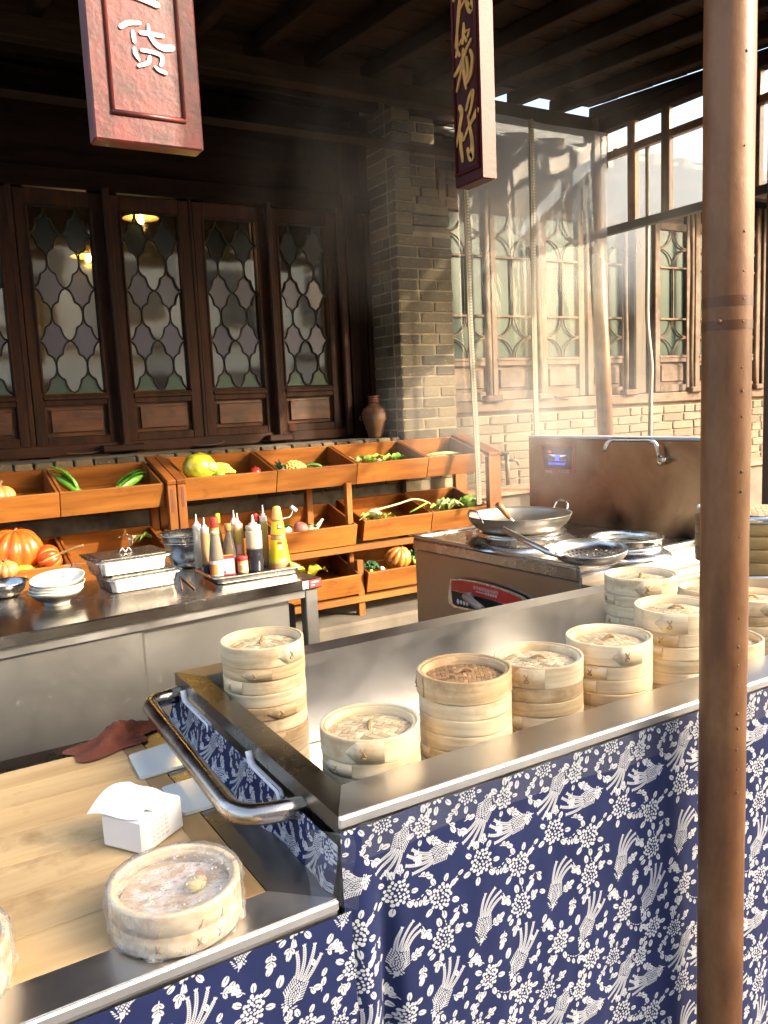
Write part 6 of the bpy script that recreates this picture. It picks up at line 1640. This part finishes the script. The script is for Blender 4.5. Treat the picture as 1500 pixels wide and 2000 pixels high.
# splashback
p_ = plane_at(1040, 856, S0+Sx*.90, Sx); bz = p_.z+.15
m_, n_, l_, b_, o_ = nodes('dark_reflection_steel')
b_.inputs['Metallic'].default_value = 1
f_ = noisetex(n_, l_, coords(n_, l_, rnd=False), 2.4, 5, .6, .5)
col = ramp(n_, l_, f_, [(.36, (.19, .115, .065)), (.64, (.32, .225, .145))])
tc_ = n_.new('ShaderNodeTexCoord')
for px_, py_, rad in ((1335, 1055, .13), (1208, 1015, .10)):  # near-black patches paint dark reflections into the splashback colour
    q_ = sl(plane_at(px_, py_, S0+Sx*.89, Sx))
    vm = n_.new('ShaderNodeVectorMath'); vm.operation = 'DISTANCE'; l_.new(tc_.outputs['Object'], vm.inputs[0]); vm.inputs[1].default_value = tuple(q_)
    ad = n_.new('ShaderNodeMath'); ad.operation = 'MULTIPLY_ADD'; ad.inputs[1].default_value = .16; l_.new(f_, ad.inputs[0]); l_.new(vm.outputs['Value'], ad.inputs[2])
    col = mix(n_, l_, ramp(n_, l_, ad.outputs[0], [(rad*.75, (1, 1, 1)), (rad*1.9, (0, 0, 0))]), col, (.012, .010, .008))
l_.new(col, b_.inputs['Base Color']); b_.inputs['Roughness'].default_value = .38
BACKS = m_
sbox('splashback', (LX+.02, LY/2-.05, (bz+sh_-.03)/2), (.04, LY+.1, bz-sh_+.03), BACKS, .003)
sbox('top_trim', (LX+.045, LY/2-.05, bz+.008), (.09, LY+.1, .016), M_plain('lilac_sky_trim', (.50, .50, .58), .3, var=.03), .003)  # lilac colour stands for sky mirrored in the steel top edge
p0 = S0+Sx*(LX-.001)
scr = [sl(plane_at(a, b, p0, Sx)) for a, b in ((1061, 871), (1121, 873), (1116, 916), (1064, 913))]
bez = M_plain('screen_bezel', (.05, .022, .03), .3)
mb = MB(); n = 4; mb.add([tuple(q-Vector((.008, 0, 0))) for q in scr]+[tuple(q+Vector((.0, 0, 0))) for q in scr], [(0, 1, 2, 3), (0, 4, 5, 1), (1, 5, 6, 2), (2, 6, 7, 3), (3, 7, 4, 0)]); sc_ = mb.build('display', bez, st)
def on_scr(u, v, k=.0085): a = scr[0].lerp(scr[1], u); b = scr[3].lerp(scr[2], u); q = a.lerp(b, v); return q-Vector((k, 0, 0))
def scr_poly(name, uv, mat, k=.009):
    mb = MB(); mb.add([tuple(on_scr(u, v, k)) for u, v in uv], [tuple(range(len(uv)))]); return mb.build(name, mat, sc_)
scr_poly('glass', [(.13, .13), (.88, .13), (.87, .94), (.14, .94)], M_emit('screen_purple', (.10, .03, .13), .10), .0086)
scr_poly('red_mark', [(.19, .20), (.30, .20), (.30, .29), (.19, .29)], M_emit('screen_red', (1, .08, .06), .35))
BLU = M_emit('screen_blue', (.10, .16, 1.0), .30); WHB = M_emit('screen_white', (.75, .82, 1.0), .22)
scr_poly('wing_graphic', [(.18, .37), (.84, .38), (.66, .47), (.36, .46)], WHB); scr_poly('wing_graphic', [(.42, .39), (.60, .39), (.58, .66), (.45, .66)], BLU, .0094)
for k in range(8): scr_poly('icon', [(.20+.076*k, .74), (.255+.076*k, .74), (.255+.076*k, .84), (.20+.076*k, .84)], BLU)
for k in range(14):
    if k not in (6, 7): scr_poly('digit', [(.18+.047*k, .61), (.21+.047*k, .61), (.21+.047*k, .64), (.18+.047*k, .64)], BLU)
RDP = M_plain('red_border', (.42, .05, .05), .35)
mb = MB(); q4 = [sl(plane_at(a, b, p0, Sx)) for a, b in ((1057, 867), (1125, 869), (1122, 926), (1061, 924))]; mb.add([tuple(q-Vector((.004, 0, 0))) for q in q4]+[tuple(q) for q in q4], [(0, 1, 2, 3), (0, 4, 5, 1), (1, 5, 6, 2), (2, 6, 7, 3), (3, 7, 4, 0)]); mb.build('red_border', RDP, st)
def text_on(parent, s_, size, M, mat, name='lettering', thick=.0006, spacing=1.0):
    cu = bpy.data.curves.new('txt', 'FONT'); cu.body = s_; cu.size = size; cu.extrude = thick; cu.align_x = 'LEFT'; cu.space_character = spacing; cu.resolution_u = 2
    ob = bpy.data.objects.new('txt', cu); COL.objects.link(ob)
    dg = bpy.context.evaluated_depsgraph_get(); me = bpy.data.meshes.new_from_object(ob.evaluated_get(dg)); bpy.data.objects.remove(ob); bpy.data.curves.remove(cu)
    me.transform(M); me.materials.clear(); me.materials.append(mat); return link(name, me, parent)
GREYT = M_plain('pale_print', (.62, .56, .52), .5)
tp = sl(plane_at(1067, 923, p0, Sx)); FX = Matrix(((0, 0, -1, tp.x-.006), (-1, 0, 0, tp.y), (0, 1, 0, tp.z), (0, 0, 0, 1)))
text_on(st, '智炒锅', .018, FX, GREYT)
mb = MB()
for k in range(4):
    q = sl(plane_at(1096+5*k, 921, p0, Sx)); mb.tube([(q.x-.006, q.y+.0075*math.cos(a), q.z+.0075*math.sin(a)) for a in [k2*math.pi/5 for k2 in range(10)]], .0016, 4, closed=True)
mb.build('touch_ring', GREYT, st)
# swan-neck water tap on the splashback
q0 = sl(plane_at(1297, 900, p0, Sx)); q1 = sl(plane_at(1290, 858, p0, Sx)); q2 = sl(plane_at(1228, 855, p0, Sx)); q3 = sl(plane_at(1221, 874, p0, Sx))
tapm = M_steel('tap_chrome', (.68, .66, .62), .14, smear=.05)
mb = MB(); path = fillet([(LX-.035, q0.y, q0.z-.005), (LX-.04, q1.y, q1.z+.0), (LX-.16, q2.y, q2.z), (LX-.17, q3.y, q3.z-.006)], .045, 7); mb.tube([tuple(p) for p in path], .0115, 12); tap = mb.build('water_tap', tapm, st)
mb = MB(); mb.tube([(LX, q0.y-.02, q0.z+.01), (LX-.055, q0.y-.02, q0.z+.01)], .016, 12); mb.tube([(LX-.035, q0.y, q0.z-.02), (LX-.035, q0.y, q0.z+.03)], .015, 12); mb.tube([(LX-.045, q0.y-.045, q0.z+.01), (LX-.045, q0.y-.02, q0.z+.01)], .011, 10); mb.build('valve', tapm, tap)
# control panel on the cook's side
pf = S0
def cp(a, b): return sl(plane_at(a, b, pf, Sx))
K0, K1 = cp(884, 1131), cp(884, 1183)
eY = Vector((0, -1, 0)); 
def panel_poly(pts, dx, mat, name, par, th=.004):
    mb = MB(); q = [cp(a, b) for a, b in pts]; n = len(q)
    mb.add([(p.x-dx, p.y, p.z) for p in q]+[(p.x-dx+th, p.y, p.z) for p in q], [tuple(range(n))]+[(i, (i+1) % n, n+(i+1) % n, n+i) for i in range(n)]); return mb.build(name, mat, par)
arc = [(884, 1131), (905, 1132), (935, 1137), (965, 1145), (995, 1155), (1020, 1166), (1040, 1180), (1046, 1192)]
outer = [(883, 1130)]+[(a, b-2) for a, b in arc[1:]]+[(1050, 1197), (1040, 1215), (960, 1200), (892, 1186), (881, 1178), (878, 1165)]
cpn = panel_poly(outer, .012, STEEL_S, 'control_panel', st, .012)
panel_poly([(885, 1133)]+[(a, b+1) for a, b in arc[1:]]+[(1046, 1194), (1010, 1185), (960, 1169), (885, 1151.5)], .0135, M_plain('panel_red', (.50, .028, .022), .3, var=.05, coat=.3), 'red_plate', cpn, .0012)
panel_poly([(885, 1152.3), (960, 1170), (1010, 1186), (1044, 1196), (1036, 1211), (960, 1196), (896, 1183), (888, 1178)], .0135, BLACK, 'black_plate', cpn, .0012)
ta1, ta2 = cp(928, 1149), cp(972, 1159.5)
vec = (ta2-ta1); vec.x = 0; L_ = vec.length; u = vec.normalized(); vv = Vector((0, 0, 1)); vv = (vv-u*vv.dot(u)).normalized()
Mt = Matrix(((0, 0, -1, -.0140), (u.y, vv.y, 0, ta1.y), (u.z, vv.z, 0, ta1.z), (0, 0, 0, 1)))
text_on(cpn, '豪华商用智能电磁灶', L_/8.0, Mt, M_plain('panel_print', (.62, .46, .40), .5))
ta1 = cp(932, 1155.5); Mt2 = Mt.copy(); Mt2[1][3] = ta1.y; Mt2[2][3] = ta1.z
mb = MB()
for k in range(9):
    a = L_*(.08+.105*k); mb.box((a, .004, 0), (L_*.075, .006+.006*(k > 3), .001))
mb.v = [tuple(Mt2 @ Vector(p)) for p in mb.v]; mb.build('small_print', M_plain('panel_print', (.62, .46, .40), .5), cpn)
mb = MB()
for k in range(4):
    q = cp(898.5+6*k, 1174+1.6*k); mb.ball((q.x-.014, q.y, q.z), (.001, .010, .014 if k == 0 else .011), 10, 6)
mb.build('icon', M_plain('icon_white', (.7, .7, .7), .5), cpn)
kn = cp(924, 1164)
mb = MB(); mb.tube([(kn.x-.010, kn.y, kn.z), (kn.x-.05, kn.y, kn.z)], .024, 16); mb.tube([(kn.x-.045, kn.y+.012, kn.z+.008), (kn.x-.06, kn.y-.13, kn.z-.035)], [.018, .020], 12); mb.build('lever', M_plain('grey_lever', (.32, .28, .24), .3, coat=.4), cpn)
# hook plate on the near edge and crumbs of foil
q = sl(at(917, 1060, z=SZ)); mb = MB(); mb.box((q.x, q.y, sh_+.03), (.004, .05, .06), bev=.001); mb.box((q.x+.03, q.y-.01, sh_+.002), (.07, .03, .003)); mb.build('foil_tag', STEEL_S, st)
mb = MB(); mb.tube([(q.x-.012, q.y-.02, sh_-.005), (q.x-.016, q.y-.015, sh_-.04), (q.x-.014, q.y-.01, sh_-.11)], .002, 5); mb.build('wire', STEEL_S, st)
# burner rings
def burner(px_, py_, R0, h, label=None):
    c = at(px_, py_, z=SZ); q = sl(c)
    mb = MB(); mb.lathe([(R0*1.18, 0), (R0*1.16, h*.15), (R0*1.02, h*.42), (R0*.93, h*.55), (R0*.91, h*.66), (R0*.94, h*.74), (R0*.80, h), (R0*.72, h), (R0*.70, 0)], 48, c=(q.x, q.y, sh_), cap=False); mb.build('burner_ring', STEEL_S, st); return c
# big wok
wc = at(1014, 1003, z=.965); wr = (at(1114, 1003, z=.965)-at(913, 1003, z=.965)).length/2
burner(1018, 1060, .245, .085)
WOKM = M_steel('seasoned_wok_steel', (.50, .46, .40), .42, 'x', smear=.06, bmp=.02)
wk = thing('wok', 'large two-handled steel wok steaming on the induction range', 'wok', (wc.x, wc.y, .965))
mb = MB(); dp = .125
prof = [(wr*math.sin(math.pi/2*k/10), -dp*math.cos(math.pi/2*k/10)**1.2 if k < 10 else 0) for k in range(11)]
mb.lathe(prof+[(wr+.004, .002), (wr-.003, .002)]+[(r_*.985, z_+.004) for r_, z_ in prof[9::-1]], 64, cap=False); mb.build('pan', WOKM, wk)
for a0 in (math.atan2(-wc.y, -wc.x)-.95, math.atan2(-wc.y, -wc.x)-.95+math.pi):
    Mz = Matrix.Rotation(a0, 4, 'Z'); mb = MB(); mb.tube([tuple(p) for p in fillet([(wr-.008, -.055, -.02), (wr+.015, -.045, .04), (wr+.015, .045, .04), (wr-.008, .055, -.02)], .03, 5)], .0055, 8, M=Mz); mb.build('handle', STEEL_S, wk)
mb = MB(); mb.lathe([(0, -.085), (wr*.78, -.085)], 40, cap=False); mb.build('broth', M_plain('cloudy_broth', (.30, .26, .20), .1), wk)
p0_, p1_ = at(973, 985, Y=wc.y-.02), at(1000, 1017, Y=wc.y)
sp_ = thing('wok_ladle', 'ladle with a short wooden handle resting in the big wok', 'ladle', tuple(p0_)); d = p1_-p0_
mb = MB(); mb.tube([(0, 0, 0), tuple(d*.55), tuple(d*.8)], [.017, .014, .012], 10); mb.build('handle', M_plain('ladle_wood', (.36, .19, .08), .5, var=.3), sp_)
mb = MB(); mb.tube([tuple(d*.8), tuple(d*1.6)], .008, 8); mb.build('shaft', STEEL_S, sp_)
# second pot
burner(1226, 1082, .165, .050); c2_ = at(1222, 1047, z=.868); r2 = (at(1294, 1047, z=.868)-at(1149, 1047, z=.868)).length/2
pt = thing('soup_pot', 'shallow rimmed steel pot set in the near burner ring', 'pot', (c2_.x, c2_.y, .80)); mb = MB()
mb.lathe([(0, .0), (r2*.9, .0), (r2*.97, .02), (r2*.97, .058), (r2*1.03, .064), (r2*1.03, .068), (r2*.97, .070), (r2*.955, .05), (r2*.9, .008), (0, .008)], 48, cap=False); mb.build('vessel', STEEL_S, pt)
mb = MB(); mb.lathe([(0, .045), (r2*.955, .045)], 40, cap=False); mb.build('broth', M_plain('green_broth', (.10, .105, .075), .06), pt)
# strainer
cs = at(1152, 1070, z=.885); rs = (at(1222, 1066, z=.885)-at(1083, 1075, z=.885)).length/2
sr = thing('strainer', 'steel skimmer with rows of drain holes and a long tube handle across the range', 'strainer', tuple(cs), (R(4), R(-4), 0)); mb = MB()
dpp = .062; nseg = 72
vs = []; fs = []; nr = 15
for k in range(nr+1):
    f_ = k/nr; 
    for i in range(nseg):
        a = 2*math.pi*i/nseg; r_ = rs*math.sin(math.pi/2*f_)**.85; vs.append((r_*math.cos(a), r_*math.sin(a), -dpp*(1-f_**2.2)))
for k in range(nr):
    for i in range(nseg):
        if k in (4, 6, 8) and (i+k//2) % 2 == 0: continue
        fs.append((k*nseg+i, k*nseg+(i+1) % nseg, (k+1)*nseg+(i+1) % nseg, (k+1)*nseg+i))
mb.add(vs, fs, 0, True); o_ = mb.build('bowl', M_steel('skimmer_steel', (.58, .56, .52), .25, smear=.08), sr)
mb = MB(); mb.lathe([(rs-.001, -.002), (rs+.003, 0), (rs-.001, .002)], nseg, cap=False); mb.build('rim', STEEL_S, sr)
h0, h1 = at(1082, 1084, z=.880), at(983, 1034, z=.965); mb = MB(); Mi = sr.matrix_basis.inverted()
mb.tube([tuple(Mi @ h0), tuple(Mi @ (h0.lerp(h1, .12))), tuple(Mi @ h1)], [.010, .0135, .0135], 14); mb.tube([tuple(Mi @ (h0+Vector((.06, .0, -.01)))), tuple(Mi @ h0)], [.012, .010], 8); mb.build('handle', M_steel('skimmer_handle', (.66, .64, .62), .35, smear=.05), sr)

# ================================================================== STEAM CABINET at the right with big steamers
sc2 = thing('steam_cabinet', 'low stainless steam cabinet with stepped ledges right of the wok range', 'cabinet', (2.44, 2.30, -.15), R(3))
def s2(name, c, d, mat=STEEL, bev=.006): mb = MB(); mb.box(c, d, bev=bev); return mb.build(name, mat, sc2)
s2('body', (.95, .12, .42), (1.86, .26, .84), SIDE); s2('ledge', (.95, .20, .865), (1.86, .12, .05), SIDE); s2('ledge', (.95, .06, .845), (1.86, .15, .03), SIDE); s2('lip', (.95, .262, .90), (1.86, .02, .05), STEEL_D)
s2('side_body', (1.65, -.35, .40), (.9, .62, .80), SIDE); s2('side_top', (1.65, -.35, .815), (.92, .64, .03), STEEL)
bt = at(1475, 1122, z=.70)
def big(px_, pyb, z0, pxl, pxr, rows, hrow, mt, label, lidpx=None, n0='large_steamer', cover=True):
    c = at(px_, pyb, z=z0); r_ = (at(pxr, pyb, z=z0)-at(pxl, pyb, z=z0)).length/2; c = c+Vector((c.x, c.y, 0)).normalized()*r_*.0
    z = z0
    for k in range(rows):
        t = thing('large_steamer', f'large steamer ring {("at the bottom", "second from the bottom", "third from the bottom", "fourth from the bottom", "fifth from the bottom")[k]} of {label}', 'steamer', (c.x, c.y, z), random.uniform(0, 6), 'large steamers on the steam cabinet')
        mb = MB(); mb.lathe([(r_-.014, .001), (r_-.002, .001), (r_, .004), (r_, hrow-.004), (r_-.002, hrow-.001), (r_-.014, hrow-.001), (r_-.014, .001)], 56, cap=False); mb.build('ring', mt, t)
        mb = MB(); mb.box((r_*math.cos(3.9), r_*math.sin(3.9), hrow/2), (.004, .03, hrow*.7), rot=(0, 0, 3.9)); mb.build('tie', STRING, t)
        z += hrow
    return c, r_, z
c_, r_, z_ = big(1478, 1108, .83, 1388, 1568, 4, .050, M_wood('golden_bamboo', (.40, .25, .085), (.52, .35, .14), 'ring', .5, 60, (.24, .12, .04), 6, .06, dlo=.56), 'the big stack at the right edge')
t = thing('large_cover', 'big woven cover with a metal band on the large steamers at the right edge', 'steamer lid', (c_.x, c_.y, z_), .4); mb = MB(); mb.lathe([(r_+.001, 0), (r_+.004, .002), (r_+.004, .026), (r_-.004, .03)], 56, cap=False); mb.build('metal_band', STEEL_S, t)
for me in [b_.mesh('weave_strip', BAMBOO_B) for b_ in weave_strips(r_*.985, .021, None, .002)]: link('weave_strip', me, t, (0, 0, .028), (0, 0, .3))
mb = MB(); mb.lathe([(r_+.012, -.002), (r_+.012, .004), (0, .004)], 40, cap=False, c=(c_.x, c_.y, .826)); o_ = mb.build('steamer_plate', STEEL, None); tag(o_, 'round steel plate under the large steamers at the right edge', 'plate')
c_, r_, z_ = big(1406, 1092, .83, 1357, 1455, 3, .058, M_wood('dark_golden_bamboo', (.24, .13, .05), (.36, .21, .09), 'ring', .5, 60, (.2, .1, .04), 6, .06), 'the narrow stack behind the pole')
t = thing('large_cover', 'dark cover with a white knob on the narrow stack behind the pole', 'steamer lid', (c_.x, c_.y, z_)); mb = MB(); mb.lathe([(r_, 0), (r_, .012), (r_*.6, .022), (0, .026)], 40, cap=False); mb.build('lid', BAMBOO_BW, t)
kq = at(1366, 990, Y=c_.y-.03); mb = MB(); mb.ball(tuple(kq-Vector(t.location)), .010, 10, 6); mb.build('knob', WHITE, t)

# ================================================================== STEAM
def steam(name, label_kind, lo, hi, dens, src, seed):
    mb = MB(); c = [(a+b)/2 for a, b in zip(lo, hi)]; d = [b-a for a, b in zip(lo, hi)]
    mb.ball((0, 0, 0), (d[0]/2, d[1]/2, d[2]/2), 24, 14, fn=lambda th, ph: 1+.12*noise.noise((math.sin(th)*math.cos(ph)*2+seed, math.sin(th)*math.sin(ph)*2, math.cos(th)*2)))
    m, n, l, b, o = nodes(name+'_volume'); n.remove(b)
    pv = n.new('ShaderNodeVolumePrincipled'); pv.inputs['Color'].default_value = (.86, .84, .80, 1); pv.inputs['Anisotropy'].default_value = 0
    tc = n.new('ShaderNodeTexCoord'); mp = n.new('ShaderNodeMapping'); l.new(tc.outputs['Object'], mp.inputs[0]); mp.inputs['Location'].default_value = (seed, 0, 0); mp.inputs['Scale'].default_value = (1, 1, .55)
    nz = noisetex(n, l, mp.outputs[0], 2.3, 5, .6, 1.4)
    # fade to nothing at the skin of the plume
    mp2 = n.new('ShaderNodeMapping'); l.new(tc.outputs['Object'], mp2.inputs[0]); mp2.inputs['Scale'].default_value = tuple(2/q for q in d)
    ln = n.new('ShaderNodeVectorMath'); ln.operation = 'LENGTH'; l.new(mp2.outputs[0], ln.inputs[0])
    fall = n.new('ShaderNodeMapRange'); fall.inputs[1].default_value = .25; fall.inputs[2].default_value = .95; fall.inputs[3].default_value = 1; fall.inputs[4].default_value = 0; l.new(ln.outputs['Value'], fall.inputs[0])
    mr = n.new('ShaderNodeMapRange'); mr.inputs[1].default_value = .47; mr.inputs[2].default_value = .72; mr.inputs[3].default_value = .06*dens; mr.inputs[4].default_value = dens; l.new(nz, mr.inputs[0])
    ml = n.new('ShaderNodeMath'); ml.operation = 'MULTIPLY'; l.new(mr.outputs[0], ml.inputs[0]); l.new(fall.outputs[0], ml.inputs[1]); l.new(ml.outputs[0], pv.inputs['Density'])
    l.new(pv.outputs[0], o.inputs['Volume'])
    return mb.build(name, m, None, c, None, 'stuff')
steam('steam', 'wok', (2.05, 2.55, .84), (3.95, 4.4, 2.2), 1.0, None, 3.0)
steam('steam', 'roof', (1.3, 2.9, 1.8), (5.2, 5.15, 3.72), .32, None, 8.0)
